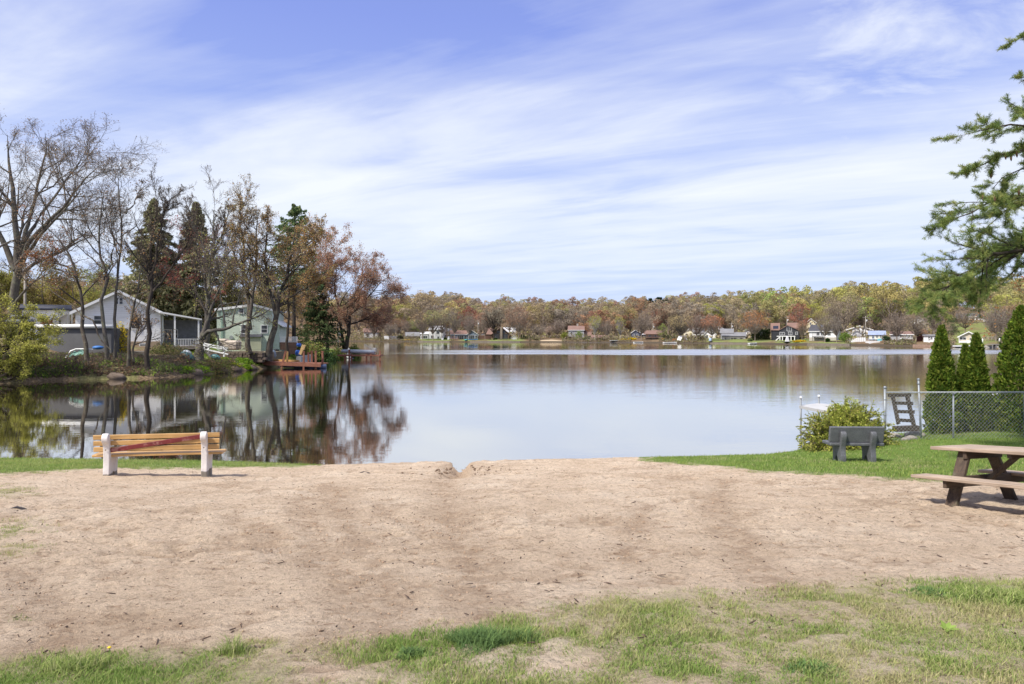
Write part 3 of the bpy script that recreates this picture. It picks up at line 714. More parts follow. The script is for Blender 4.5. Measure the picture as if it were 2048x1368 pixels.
def crown_tree_mesh(rng, h, hw, clear, kind, cols, nclump=46, lpc=26, lsize=0.42, bark=None, spread=0.30):
    """arrays of a whole broadleaf tree for the far shore, base at the origin: wood Acc + leaf Acc"""
    wd, lf = Acc(), Acc()
    zc = h * (clear + (1 - clear) * 0.5); hz = h * (1 - clear) * 0.5
    # clump centres over a lumpy egg
    th = rng.random(nclump) * 2 * np.pi; cu = rng.random(nclump) * 1.85 - 0.85
    rr = (0.55 + 0.45 * rng.random(nclump)); su = np.sqrt(np.maximum(1 - cu ** 2, 0))
    wob = 1 + 0.16 * np.sin(th * 2 + rng.random() * 6) + 0.12 * np.sin(th * 3 + rng.random() * 6)
    c = np.stack([hw * rr * su * np.cos(th) * wob, hw * rr * su * np.sin(th) * wob, zc + hz * rr * cu], 1)
    T = resample([[0, 0, -0.6], [rng.normal() * .15, rng.normal() * .15, h * clear], [rng.normal() * .4, rng.normal() * .4, h * 0.72]], 7)
    r = np.linspace(h * 0.017, h * 0.006, 7); wd.add(*tubes(T[None], r[None], 7))
    k = rng.integers(2, 6, nclump); f = 1 - np.clip((c[:, 2] - h * clear) / (h * (1 - clear)), 0, 1)
    st = T[np.clip((2 + (1 - f) * 4 * rng.random(nclump)).astype(int), 2, 6)]
    K = 5; s = np.linspace(0, 1, K)[None, :, None]
    mid = st * 0.5 + c * 0.5; mid[:, :2] += 0.18 * (c - st)[:, :2]; mid[:, 2] -= 0.10 * hz
    P = st[:, None] * (1 - s) ** 2 + 2 * mid[:, None] * s * (1 - s) + c[:, None] * s ** 2
    P = P + rng.normal(size=P.shape) * 0.14 * (s > 0)
    R = h * 0.0065 * (1 - s[..., 0]) * np.ones((nclump, 1)) + 0.022
    wd.add(*tubes(P, R, 3))
    P2, R2 = grow(rng, P, R, 7, 0.45, 1.0, 0.8, 0.25, 0.30, 0.25, 4, 0.2, 0.03, 0.6, 0.016)
    wd.add(*tubes(P2, np.maximum(R2, 0.018), 3))
    m = nclump * lpc
    b = rng.integers(0, len(P2), m); kk = rng.integers(1, 4, m)
    pos = P2[b, kk] + rng.normal(size=(m, 3)) * np.array([hw, hw, hz]) * spread * 0.28
    V, Q = leaf_quads(rng, pos, lsize, 0.35, 1.8, 0.8)
    if kind != 'bare':   # leaves gathered on rounded boughs
        k2 = rng.integers(0, nclump, m); b = k2 * 7; cr = hw * (.30 if kind != 'tall' else .26)
        nr = unit(rng.normal(size=(m, 3)) + np.array([0, 0, .55]) + .5 * unit(c - [0, 0, zc])[k2]); pos = c[k2] + nr * cr * np.array([1, 1, .72]) * (.72 + .32 * rng.random((m, 1)) ** .6)
        V, Q = shell_quads(rng, pos, nr, lsize, .45)
    cv = (1 + .14 * rng.normal(size=nclump)).clip(.7, 1.35)[b // 7]
    lf.add(V, Q, 1, leafcol(rng, m, cols, 0.10) * np.repeat(cv, 4)[:, None])
    return wd, lf
# prototypes shared by the trees across the lake: (trunk mesh, crown mesh)
PROTO = {}
def protos():
    rng = np.random.default_rng(11)
    spec = {'round': (12, 4.6, 0.26, 60, 40, .33), 'open': (12, 4.4, 0.42, 56, 26, .27), 'bare': (12, 4.2, 0.40, 64, 14, .23), 'tall': (12, 3.1, 0.34, 46, 18, .34), 'wide': (12, 6.0, 0.38, 72, 32, .30), 'low': (12, 5.2, 0.08, 60, 30, .40)}
    for k, (h, hw, cl, nc, lp, ls) in spec.items():
        for v in range(2):
            wd, lf = crown_tree_mesh(rng, h, hw, cl, k, [(1, 1, 1), (0.86, 0.84, 0.8), (1.12, 1.08, 1.0), (0.74, 0.72, 0.7)], nc, lp, ls)
            a = wd.build('trunk', FBARK); b = lf.build('crown', [LEAF, LEAF])
            C.objects.unlink(a); C.objects.unlink(b)
            PROTO[(k, v)] = (a, b)
protos()
def far_tree(name, label, px, ytop, ybase, hwpx, kind, color, D=None, group=None, bark=None, cat='tree'):
    v = random.randrange(2)
    if D is None: D = float(fshore(px)) + 12
    x = WX(px, D); z0 = fz(px, D) if px > 690 else bz(x, D)
    zt = WZ(ytop, D); h = max(zt - z0, 2.0); hw = hwpx / F * D
    base = {'round': 4.6, 'open': 4.4, 'bare': 4.2, 'tall': 3.1, 'wide': 6.0, 'low': 5.2}[kind]
    a, b = PROTO[(kind, v)]
    root = thing(name, label, cat, (x, D, z0), group)
    rz = random.random() * 6.28
    for src in (a, b):
        c = src.copy(); link(c, root); c.scale = (hw / base * 0.92, hw / base * 0.92, h / 12.0 * 0.97); c.rotation_euler = (0, 0, rz)
        if src is b: c.color = (*color[:3], 1)
        elif bark is not None:
            c.material_slots[0].link = 'OBJECT'; c.material_slots[0].material = bark
    return root
# ================================================================== wooded hillside beyond the lake
PAL = {'red': (0.37, 0.19, 0.135), 'rust': (0.41, 0.25, 0.155), 'brown': (0.35, 0.28, 0.205), 'grey': (0.31, 0.27, 0.225), 'olive': (0.36, 0.345, 0.15), 'gold': (0.47, 0.40, 0.165),
       'lime': (0.47, 0.475, 0.13), 'tan': (0.44, 0.36, 0.22), 'green': (0.27, 0.35, 0.11), 'pink': (0.66, 0.50, 0.43), 'maroon': (0.31, 0.125, 0.105), 'darkgreen': (0.07, 0.11, 0.05), 'orange': (0.50, 0.25, 0.135)}
def make_wood():
    rng = np.random.default_rng(5)
    # a dozen light trees, stamped over the hills
    st = []
    for i in range(14):
        wd, lf = crown_tree_mesh(rng, 12, 4.7, 0.30, 'wood', [(1, 1, 1), (0.84, 0.84, 0.82), (1.15, 1.12, 1.05)], 22, 80, .38, None, .16)
        st.append(tuple(np.concatenate(z) for z in (wd.V, wd.Q, lf.V, lf.Q, lf.Cc)) )
    A = Acc(); placed = []
    tries = 0
    while len(placed) < 1150 and tries < 40000:
        tries += 1
        px = rng.uniform(-500, 2500); T = 30 + 330 * rng.random() ** 1.25
        D = float(fshore(px)) + T
        x = WX(px, D)
        if 1885 < px < 1995 and T < 104: continue
        if 1812 < px < 1862 and T < 84: continue
        if 1604 < px < 1664 and T < 66: continue          # open lawn below the white house on the slope
        if 1600 < px < 1900 and T < 45: continue
        if px < 690 and T < 70: continue
        s = rng.uniform(0.9, 1.4) * np.interp(px, [700, 850, 960, 1350, 1500, 2048], [1.1, 1.1, 0.92, 0.92, 1.02, 1.08])
        if any((x - a) ** 2 + (D - b) ** 2 < (4.1 * (s + c) / 2 * (1 + T / 500)) ** 2 for a, b, c in placed): continue
        placed.append((x, D, s))
        z = fz(px, D)
        mixw = {'red': 0.5, 'rust': 1.3, 'brown': 2.6, 'grey': 2.4, 'olive': 1.6, 'gold': 1.2, 'tan': 1.8, 'lime': 0.4}
        if px > 1420: mixw.update({'lime': 3.2, 'gold': 2.4, 'olive': 3.0, 'red': .15, 'rust': .35, 'green': .9, 'brown': 2.0, 'grey': 1.8})
        elif px > 930: mixw.update({'red': .8, 'rust': 1.3, 'maroon': .15, 'lime': .35, 'gold': .8, 'brown': 3.4, 'grey': 3.0})
        elif px > 700: mixw.update({'gold': 2.0, 'lime': .8, 'rust': 1.5})
        if T > 130 and px > 1420: mixw['lime'] += 1.5; mixw['gold'] += 1
        ks = list(mixw); w = np.array([mixw[k] for k in ks]); k = ks[rng.choice(len(ks), p=w / w.sum())]
        V1, Q1, V2, Q2, C2 = st[rng.integers(0, len(st))]
        an = rng.uniform(0, 6.28); ca, sa = math.cos(an), math.sin(an); Rm = np.array([[ca, -sa, 0], [sa, ca, 0], [0, 0, 1]])
        sc = np.array([s, s, s * rng.uniform(0.95, 1.2)])
        keep = slice(None)
        A.add((V1 @ Rm.T) * sc + [x, D, z], Q1, 0)
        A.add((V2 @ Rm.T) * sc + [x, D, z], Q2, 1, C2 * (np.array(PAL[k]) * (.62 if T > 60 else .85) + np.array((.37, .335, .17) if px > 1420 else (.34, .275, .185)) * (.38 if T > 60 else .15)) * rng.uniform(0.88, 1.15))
    # brush and saplings under the trees
    n = 60000; px = rng.uniform(-300, 2300, n); T = 20 + 70 * rng.random(n) ** 1.2; D = fshore(px) + T; ok = ~((px > 1890) & (px < 1990) & (T < 110)) & ((px > 690) | (T > 60))
    px, D = px[ok], D[ok]; n = len(px); x = (px - CX) / F * D; hh = 1.0 + 3.2 * smooth(.45, .7, fbm(x * .12, D * .12, 33))
    V, Q = leaf_quads(rng, np.stack([x, D, zfar(px, D) + hh * rng.random(n)], 1), .7, .4, .5, .8); A.add(V, Q, 1, leafcol(rng, n, [PAL['brown'], PAL['grey'], PAL['olive'], PAL['tan']], .2))
    o = A.build('wooded_hillside', [FBARK, LEAF]); tag(o, 'spring woodland of bare brown, rusty and yellow-green crowns covering the hills', 'woodland', kind='stuff')
make_wood()
def shore_brush():
    rng = np.random.default_rng(61); A = Acc()
    for a, b in ((690, 838), (1056, 1080), (1124, 1262), (1318, 1412), (1690, 1702), (1768, 1832), (1876, 1912), (1996, 2140)):
        n = int((b - a) * 45); px = rng.uniform(a, b, n); T = .6 + 20 * rng.random(n) ** 1.5; D = fshore(px) + T; x = (px - CX) / F * D
        h = .4 + 2.6 * smooth(.42, .72, fbm(x * .35, D * .35, 62)); P = np.stack([x, D, zfar(px, D) + h * rng.random(n)], 1)
        V, Q = leaf_quads(rng, P, .34, .4, .6, .8); A.add(V, Q, 0, leafcol(rng, n, [PAL['brown'], PAL['grey'], (.2, .22, .08), PAL['olive'], (.24, .17, .12)], .22))
    tag(A.build('shore_brush', [LEAF]), 'low brown and olive brush lining parts of the far shore', 'brush', kind='stuff')
shore_brush()
FT = 'trees along the far shore'
def ft(label, px, yt, hw, kind, col, yb=0, dD=None, bark=None, name='tree', cat='tree'):
    D = float(fshore(px)) + (12 if dD is None else dD)
    k = PAL[col]; k = tuple(v * random.uniform(0.92, 1.1) for v in k)
    far_tree(name, label, px, yt, 0, hw, kind, k, D, FT, bark)
ft('reddish bare tree left of the long white fence, beside the maple on the point', 748, 628, 26, 'open', 'rust', dD=8)
ft('thin grey-brown tree standing in front of the long white fence', 779, 640, 20, 'bare', 'brown', dD=3)
ft('bright lime green round tree on the slope above the white fence', 764, 606, 13, 'low', 'lime', dD=95)
ft('pale yellow tree on the slope right of the bright lime tree', 800, 604, 20, 'round', 'gold', dD=80)
ft('reddish brown tree behind the dark shrub next to the white fence', 796, 634, 20, 'open', 'red', dD=18)
ft('brown tree with low dark branches left of the white two-storey house', 815, 640, 18, 'bare', 'brown', dD=16)
ft('leafy green tree left of the white two-storey house', 832, 636, 15, 'round', 'green', dD=20)
ft('big golden brown oak crown rising highest above the white two-storey house', 852, 580, 34, 'round', 'tan', dD=75)
ft('tan tree with forked trunk in front of the white house porch', 845, 622, 24, 'open', 'tan', dD=3)
ft('olive tree whose trunk crosses the white two-storey house', 866, 618, 24, 'open', 'olive', dD=2.5)
ft('tan tree at the right corner of the white two-storey house', 884, 616, 24, 'open', 'tan', dD=3)
ft('tall bare grey tree left of the blue house with white windows', 909, 612, 19, 'bare', 'grey', dD=4)
ft('dark red maple rising behind the blue house', 936, 612, 20, 'round', 'maroon', dD=30)
ft('grey bare tree in front of the blue house gable', 938, 626, 16, 'bare', 'grey', dD=4)
ft('rusty tree behind the brown fence of the blue house', 962, 622, 20, 'open', 'rust', dD=22)
ft('dark-stemmed grey-olive tree in front of the brown chalet', 987, 614, 24, 'open', 'grey', dD=4, bark=BARKD)
ft('slim bare tree at the brown fence beside the chalet', 970, 628, 12, 'bare', 'brown', dD=4)
ft('large round red maple right of the brown chalet', 1037, 612, 28, 'wide', 'rust', dD=14)
ft('golden olive tree behind the large round red maple', 1066, 610, 18, 'round', 'gold', dD=45)
ft('bare greyish tree behind the small arborvitae hedge', 1078, 644, 20, 'bare', 'grey', dD=10)
ft('pink blossoming tree beside the small sandy beach', 1099, 652, 14, 'open', 'pink', dD=22)
ft('bare grey tree right of the pink blossoming tree', 1114, 636, 22, 'bare', 'grey', dD=20)
ft('dark brown wood-edge tree behind the grey house roof, left one', 1133, 622, 26, 'open', 'brown', dD=45)
ft('dark brown wood-edge tree behind the grey house roof, right one', 1158, 618, 24, 'open', 'grey', dD=45)
ft('small orange red tree behind the grey house roof', 1176, 643, 11, 'round', 'orange', dD=24)
ft('white-limbed sycamore with forked trunk right of the grey house', 1190, 628, 15, 'open', 'lime', dD=5, bark=BARKW)
ft('golden yellow tree behind the white-limbed sycamore', 1213, 612, 22, 'round', 'gold', dD=40)
ft('pinkish bare tree right of the white-limbed sycamore', 1214, 634, 18, 'bare', 'brown', dD=6)
ft('slender white birch with yellow-green leaves beside the forsythia bushes', 1240, 626, 11, 'tall', 'lime', dD=5, bark=BARKW)
ft('golden tree behind the slender white birch', 1262, 615, 18, 'round', 'gold', dD=38)
ft('grey tree in front of the dark blue house', 1283, 620, 25, 'bare', 'grey', dD=5)
ft('brown tree behind the tan house with brown roof, left one', 1300, 616, 20, 'open', 'brown', dD=38)
ft('red-topped tree behind the tan house with brown roof', 1322, 614, 20, 'round', 'red', dD=32)
ft('dark green conifer-like tree right of the tan house', 1325, 646, 11, 'low', 'green', dD=12)
ft('broad tan tree with pale trunk above the white shore ramp', 1362, 628, 30, 'wide', 'tan', dD=6, bark=BARKG)
ft('grey tree with reddish crown in front of the yellow house', 1393, 622, 26, 'bare', 'red', dD=5)
ft('orange-red maple left of the long grey house', 1424, 628, 26, 'wide', 'orange', dD=6)
ft('grey tree behind the long grey house', 1452, 612, 24, 'bare', 'grey', dD=42)
ft('red-brown tree behind the white houses', 1405, 618, 18, 'open', 'red', dD=34)
ft('wide orange-red maple in front of the green-roofed house', 1510, 622, 31, 'wide', 'orange', dD=7)
ft('golden brown tree behind the green-roofed house', 1536, 607, 20, 'round', 'tan', dD=42)
ft('fresh green tree left of the black house roof', 1558, 633, 15, 'low', 'green', dD=40)
ft('tall dark red maple behind the black house', 1599, 602, 20, 'round', 'red', dD=26)
ft('rusty red tree at the right side of the black house', 1604, 640, 13, 'open', 'rust', dD=12)
ft('yellow-green tree above the cream house with two gables', 1622, 604, 22, 'round', 'lime', dD=85)
ft('olive tree behind the white house with dark roof', 1640, 618, 18, 'open', 'olive', dD=48)
ft('bare slim tree in front of the white house with dark roof', 1650, 622, 20, 'bare', 'olive', dD=3)
ft('great spreading grey-brown oak right of the white house with dark roof', 1686, 588, 42, 'wide', 'brown', dD=22)
ft('bare tree at the corner of the white house with dark roof', 1673, 624, 16, 'bare', 'grey', dD=4)
ft('golden oak crown above the low white house', 1748, 578, 40, 'round', 'gold', dD=75)
ft('olive tree behind the utility pole on the slope', 1722, 604, 24, 'open', 'olive', dD=55)
ft('yellow-brown tree above the grey house', 1792, 580, 32, 'round', 'tan', dD=72)
ft('grey-brown spreading tree in front of the grey house', 1794, 622, 30, 'bare', 'brown', dD=4)
ft('pinkish grey tree between the grey house and the dark red fence', 1832, 618, 26, 'bare', 'brown', dD=8)
ft('small rusty tree above the white shed', 1846, 657, 10, 'low', 'rust', dD=16)
ft('brown tree behind the white shed', 1868, 612, 24, 'open', 'brown', dD=36)
ft('dark evergreen-looking tree left of the beige lake house', 1903, 634, 14, 'low', 'darkgreen', dD=24)
ft('golden tree with forked trunk in front of the hilltop white house', 1930, 608, 26, 'bare', 'tan', dD=45)
ft('bare dark tree right of the beige lake house', 1984, 612, 22, 'bare', 'brown', dD=26)
ft('grey tree at the stone sea wall by the white mooring posts', 1992, 606, 28, 'bare', 'grey', dD=16)
ft('reddish brown tree behind the tall arborvitae', 2024, 604, 30, 'open', 'rust', dD=22)
ft('bright yellow tree high on the slope above the hilltop white house', 1985, 566, 38, 'round', 'lime', dD=120)
# pines on the crest
for px, yt, lb in ((1298, 597, 'leftmost of the four dark pines on the skyline'), (1318, 594, 'second dark pine from the left on the skyline'), (1331, 596, 'third dark pine from the left on the skyline'), (1341, 600, 'rightmost of the four dark pines on the skyline')):
    D = float(fshore(px)) + 150; x = WX(px, D); z = fz(px, D); 
    spruce('pine_tree', lb, (x, D, z), WZ(yt, D) - z, 5.0, px, [(0.02, 0.04, 0.018), (0.03, 0.055, 0.022)], 60, 40, 1.0, -0.02, 0.45, 'dark pines on the skyline', shape=.4)
# ================================================================== houses
GLASS = None
def glass():
    global GLASS
    if GLASS: return GLASS
    m, nt, out = newmat('window_glass')
    g = N(nt, 'ShaderNodeNewGeometry').outputs['Position']
    c = ramp(nt, noise(nt, g, 0.7, 3), [(0.35, (0.02, 0.022, 0.025, 1)), (0.65, (0.07, 0.075, 0.08, 1))])
    principled(nt, out, c, 0.08); GLASS = m; return m
TRIM = plain('white_trim', (0.80, 0.80, 0.79, 1), 0.5, 0.06)
DARKTRIM = plain('dark_trim', (0.05, 0.05, 0.05, 1), 0.6, 0.1)
FOUND = plain('foundation', (0.30, 0.28, 0.26, 1), 0.9, 0.15)
def window(root, loc, x0, x1, z0, z1, y, frame=None, split='h', sub=True, t=0.07):
    """pane set in a raised frame on a wall that faces -Y at depth y"""
    p = MB(); p.box(((x0 + x1) / 2, y - 0.012, (z0 + z1) / 2), (x1 - x0, 0.05, z1 - z0))
    f = MB()
    fw = min(t, (x1 - x0) * .22)
    f.box((x0 - fw / 2, y - .03, (z0 + z1) / 2), (fw, .1, z1 - z0 + 2 * fw)); f.box((x1 + fw / 2, y - .03, (z0 + z1) / 2), (fw, .1, z1 - z0 + 2 * fw))
    f.box(((x0 + x1) / 2, y - .03, z1 + fw / 2), (x1 - x0, .1, fw)); f.box(((x0 + x1) / 2, y - .04, z0 - fw / 2), (x1 - x0, .14, fw))
    if 'h' in split: f.box(((x0 + x1) / 2, y - .045, (z0 + z1) / 2), (x1 - x0, .05, fw * .6))
    if 'v' in split: f.box(((x0 + x1) / 2, y - .05, (z0 + z1) / 2), (fw * .6, .06, z1 - z0))
    if 'V' in split:
        n = max(2, round((x1 - x0) / 0.9))
        for i in range(1, n): f.box((x0 + (x1 - x0) * i / n, y - .05, (z0 + z1) / 2), (fw * .8, .06, z1 - z0))
    w = p.build('window', glass(), root, loc)
    f.build('frame', frame or TRIM, w, loc)
    return w
def gable_box(root, loc, x0, x1, y0, y1, zb, ze, zr, ridge, wallm, roofm, over=0.35, th=0.16, trim=None, xr=None, names=('wall', 'roof')):
    """walls with a pitched roof; ridge 'x' (eaves face the viewer), 'y' (gable faces the viewer), 'shed_l'/'shed_r' or 'hip'"""
    w = MB(); r = MB()
    if ridge == 'y':
        xm = (x0 + x1) / 2 if xr is None else xr
        w.prism([(x0, zb), (x1, zb), (x1, ze), (xm, zr), (x0, ze)], (0, (y0 + y1) / 2, 0), (1, 0, 0), (0, 0, 1), (0, 1, 0), y1 - y0)
        for sx, xe in ((-1, x0), (1, x1)):
            sl = (zr - ze) / abs(xm - xe)
            xo = xe + sx * over; zo = ze - sl * over
            r.prism([(xm, zr + .02), (xo, zo + .02), (xo, zo + th), (xm, zr + th * 1.25)], (0, (y0 + y1) / 2, 0), (1, 0, 0), (0, 0, 1), (0, 1, 0), y1 - y0 + 2 * over)
        if trim:
            f = MB()
            for sx, xe in ((-1, x0), (1, x1)):
                sl = (zr - ze) / abs(xm - xe); xo = xe + sx * over; zo = ze - sl * over
                f.prism([(xm, zr + th * 1.2), (xo, zo + th), (xo, zo - .12), (xm, zr - .06)], (0, y0 - over - .02, 0), (1, 0, 0), (0, 0, 1), (0, 1, 0), .06)
            f.build('fascia', trim, root, loc)
    elif ridge == 'x':
        ym = (y0 + y1) / 2
        w.prism([(y0, zb), (y1, zb), (y1, ze), (ym, zr), (y0, ze)], ((x0 + x1) / 2, 0, 0), (0, 1, 0), (0, 0, 1), (1, 0, 0), x1 - x0)
        for sy, ye in ((-1, y0), (1, y1)):
            sl = (zr - ze) / abs(ym - ye); yo = ye + sy * over; zo = ze - sl * over
            r.prism([(ym, zr + .02), (yo, zo + .02), (yo, zo + th), (ym, zr + th * 1.25)], ((x0 + x1) / 2, 0, 0), (0, 1, 0), (0, 0, 1), (1, 0, 0), x1 - x0 + 2 * over)
        if trim:
            f = MB(); sl = (zr - ze) / (ym - y0)
            f.box(((x0 + x1) / 2, y0 - over - .03, ze - sl * over + .05), (x1 - x0 + 2 * over, .05, .2)); f.build('fascia', trim, root, loc)
    else:
        zl, zrr = (ze, zr) if ridge == 'shed_r' else (zr, ze)     # height at left, right
        w.prism([(x0, zb), (x1, zb), (x1, zrr), (x0, zl)], (0, (y0 + y1) / 2, 0), (1, 0, 0), (0, 0, 1), (0, 1, 0), y1 - y0)
        sl = (zrr - zl) / (x1 - x0)
        a, b = (x0 - over, zl - sl * over), (x1 + over, zrr + sl * over)
        r.prism([(a[0], a[1] + .02), (b[0], b[1] + .02), (b[0], b[1] + th), (a[0], a[1] + th)], (0, (y0 + y1) / 2, 0), (1, 0, 0), (0, 0, 1), (0, 1, 0), y1 - y0 + 2 * over)
    wo = w.build(names[0], wallm, root, loc); ro = r.build(names[1], roofm, root, loc)
    return wo, ro
def house(label, px0, px1, yr, ye, yb, D, depth, ridge, wallm, roofm, wins=(), over=0.35, trim=None, frame=None, pxr=None, name='house', cat='house', group=None, split='h', yaw=0.0, turn=1.0):
    x0, x1 = WX(px0, D), WX(px1, D); ze, zr, zb = WZ(ye, D), WZ(yr, D), WZ(yb, D)
    loc = ((x0 + x1) / 2, D, zb); root = thing(name, label, cat, loc, group)
    gable_box(root, loc, x0, x1, D, D + depth, zb - 1.2, ze, zr, ridge, wallm, roofm, over, trim=trim, xr=None if pxr is None else WX(pxr, D))
    az = math.atan2(loc[0], D) * turn; root.rotation_euler = (0, 0, -az + math.radians(yaw)); root.scale = (math.cos(az), 1, 1)
    for w in wins:
        a, b, c, d = w[:4]
        window(root, loc, WX(a, D), WX(b, D), WZ(d, D), WZ(c, D), D, frame, w[4] if len(w) > 4 else split)
    return root, loc, D
def part(root, loc, name, mb, m): return mb.build(name, m, root, loc)
def rail(mb, p0, p1, h=0.95, n=10, th=0.045, balus=0.03):
    p0, p1 = Vector(p0), Vector(p1); up = Vector((0, 0, 1))
    mb.bar(p0 + up * h, p1 + up * h, .08, .05); mb.bar(p0 + up * .12, p1 + up * .12, .05, .04)
    for i in range(n + 1):
        q = p0.lerp(p1, i / n); mb.bar(q, q + up * h, balus if 0 < i < n else .1, balus if 0 < i < n else .1)
HG = None
Wh = siding('white_siding', (0.78, 0.78, 0.78, 1)); Cream = siding('cream_siding', (0.72, 0.66, 0.47, 1)); Beige = siding('beige_siding', (0.56, 0.48, 0.38, 1))
Grey = siding('grey_siding', (0.33, 0.33, 0.34, 1)); BlueG = siding('blue_grey_siding', (0.19, 0.23, 0.29, 1)); Navy = siding('navy_siding', (0.07, 0.08, 0.12, 1)); Black = siding('black_siding', (0.022, 0.024, 0.03, 1))
BrownW = siding('brown_boards', (0.14, 0.09, 0.06, 1)); Tan = siding('tan_siding', (0.42, 0.33, 0.26, 1)); PaleBlue = siding('pale_blue_siding', (0.33, 0.42, 0.60, 1))
RBrown = shingle('brown_shingles', (0.20, 0.12, 0.095, 1)); RGrey = shingle('grey_shingles', (0.20, 0.20, 0.21, 1)); RDark = shingle('dark_shingles', (0.06, 0.06, 0.07, 1)); RGreen = shingle('green_roof', (0.40, 0.55, 0.40, 1)); RBlue = shingle('blue_roof', (0.27, 0.32, 0.46, 1))
RLight = shingle('pale_roof', (0.50, 0.50, 0.52, 1), 0.1)
def sh(px, d): return float(fshore(px)) + d

def far_houses():
    # --- white two-storey house with a porch wing
    D = sh(872, 14)
    r, l, D = house('white two-storey house with steep pale roof and porch wing on the far shore', 858, 886, 652, 659, 683, D, 9, 'x', Wh, RLight, [(863, 867, 662, 667.5), (873, 879, 662, 667.5, 'v'), (862, 867, 671, 676), (875, 878, 673, 681)], trim=TRIM, yaw=-12)
    gable_box(r, l, WX(840, D), WX(855.5, D), D + .5, D + 6, WZ(684, D) - 1, WZ(668, D), WZ(664, D), 'x', Wh, RLight, names=('porch_wall', 'porch_roof'))
    window(r, l, WX(841.5, D), WX(854, D), WZ(677, D), WZ(671.5, D), D + .5, split='V')
    m = MB(); m.bar((WX(866, D), D - 2.6, WZ(683, D) - .3), (WX(874, D), D - 1.2, WZ(677, D)), .9, .2); rail(m, (WX(858, D), D - 1.3, WZ(681.5, D)), (WX(874, D), D - 1.3, WZ(681.5, D)), 1, 9); m.box((WX(866, D), D - .65, WZ(681.8, D)), (WX(874, D) - WX(858, D), 1.3, .12)); part(r, l, 'deck', m, TRIM)
    # --- blue-grey house
    D = sh(925, 13)
    r, l, D = house('blue-grey house with brown roof and rows of white-framed windows', 901, 936, 661.5, 668.5, 683, D, 8, 'x', BlueG, RBrown, [(915, 926.5, 671, 679, 'V'), (903, 907, 671, 680), (929, 932, 672, 679)], trim=TRIM)
    gable_box(r, l, WX(933.5, D), WX(956, D), D - 1.0, D + 7, WZ(684, D) - 1, WZ(669, D), WZ(661.5, D), 'y', BlueG, RBrown, trim=TRIM, names=('gable_wall', 'gable_roof'))
    window(r, l, WX(937, D), WX(948, D), WZ(680, D), WZ(670.5, D), D - 1.0, split='V'); window(r, l, WX(950.5, D), WX(954.5, D), WZ(679.5, D), WZ(671, D), D - 1.0)
    m = MB(); m.box((WX(940, D), D - 2.4, WZ(682, D)), (WX(956, D) - WX(925, D), 1.6, .2)); rail(m, (WX(926, D), D - 3.1, WZ(682, D)), (WX(956, D), D - 3.1, WZ(682, D)), .9, 16); part(r, l, 'deck', m, TRIM)
    # --- chalet
    D = sh(995, 15)
    r, l, D = house('dark brown chalet with glazed A-frame gable and stone chimney stack', 985, 1018, 654, 667.5, 683, D, 10, 'y', BrownW, RBrown, [(989, 999, 668, 679, 'V'), (1006, 1015, 668, 679, 'V'), (994, 1000, 661.5, 666.5, 'v'), (1005.5, 1010.5, 661.5, 666.5, 'v')], over=.8, frame=DARKTRIM, pxr=1002.5)
    gable_box(r, l, WX(970, D), WX(984.7, D), D + 2, D + 9, WZ(684, D) - 1, WZ(668, D), WZ(656, D), 'x', BrownW, RBrown, names=('wing_wall', 'wing_roof'))
    m = MB(); m.box((WX(1002.5, D), D - .45, (WZ(684, D) - 1 + WZ(653.5, D)) / 2), (1.0, .8, WZ(653.5, D) - WZ(684, D) + 1)); part(r, l, 'chimney', m, plain('field_stone', (.28, .23, .18, 1), .9, .4, 4))
    # --- white house behind the chalet
    house('white house with pale roof half hidden behind the brown chalet', 1008, 1031, 655, 664, 680, sh(1018, 42), 8, 'x', Wh, RLight, [(1012, 1016, 667, 672)], trim=TRIM)
    r, l, D = house('small cream garden shed with gable roof beside the far hedge', 1022, 1034, 671.5, 675.5, 682.5, sh(1028, 10), 3, 'y', Cream, RLight, [], name='shed', cat='shed', over=.2)
    m = MB(); m.box((WX(1028, D), D - .03, WZ(679.5, D)), (1.3, .08, 1.6)); part(r, l, 'door', m, TRIM)
    # --- pale house with orange roof glimpsed behind blue house
    house('pale house with tan roof behind the utility pole', 956, 972, 661, 666, 680, sh(964, 34), 7, 'x', Wh, shingle('tan_roof', (.5, .33, .2, 1)), [(959, 962, 669, 673)])
    house('small white house with pale roof behind the blue-grey house', 895, 905, 658, 662, 676, sh(900, 40), 6, 'x', Wh, RLight, [(898, 901, 664, 668)])
    # --- grey house with brown roof
    D = sh(1152, 18)
    r, l, D = house('grey house with brown roof and lower wing behind shore bushes', 1137, 1168, 652, 660, 683, D, 9, 'x', Grey, RBrown, [(1141, 1145, 664, 669), (1156, 1160, 664, 669)], trim=TRIM)
    gable_box(r, l, WX(1168.3, D), WX(1182, D), D + 1, D + 8, WZ(684, D) - 1, WZ(671, D), WZ(661, D), 'x', Grey, RBrown, names=('wing_wall', 'wing_roof'))
    m = MB(); m.box((WX(1155, D), D + 4.5, WZ(650.5, D)), (.8, .8, 1.6)); part(r, l, 'chimney', m, FOUND)
    house('long low whitewashed cottage glimpsed through the shore trees', 1183, 1216, 671, 675, 683, sh(1200, 16), 6, 'x', Wh, RBrown, [(1188, 1191, 677, 680), (1200, 1203, 677, 680)])
    # --- dark blue house
    r, l, D = house('dark blue two-storey house behind yellow forsythia bushes', 1262, 1280, 660, 666, 680, sh(1270, 24), 8, 'y', Navy, RLight, [(1266, 1269, 668, 672), (1273, 1276, 668, 672), (1266, 1276, 675, 679, 'V')], trim=TRIM)
    gable_box(r, l, WX(1280.3, D), WX(1293, D), D + 1, D + 8, WZ(681, D) - 1, WZ(669, D), WZ(664, D), 'x', Navy, RLight, names=('wing_wall', 'wing_roof'))
    # --- tan house
    D = sh(1306, 16)
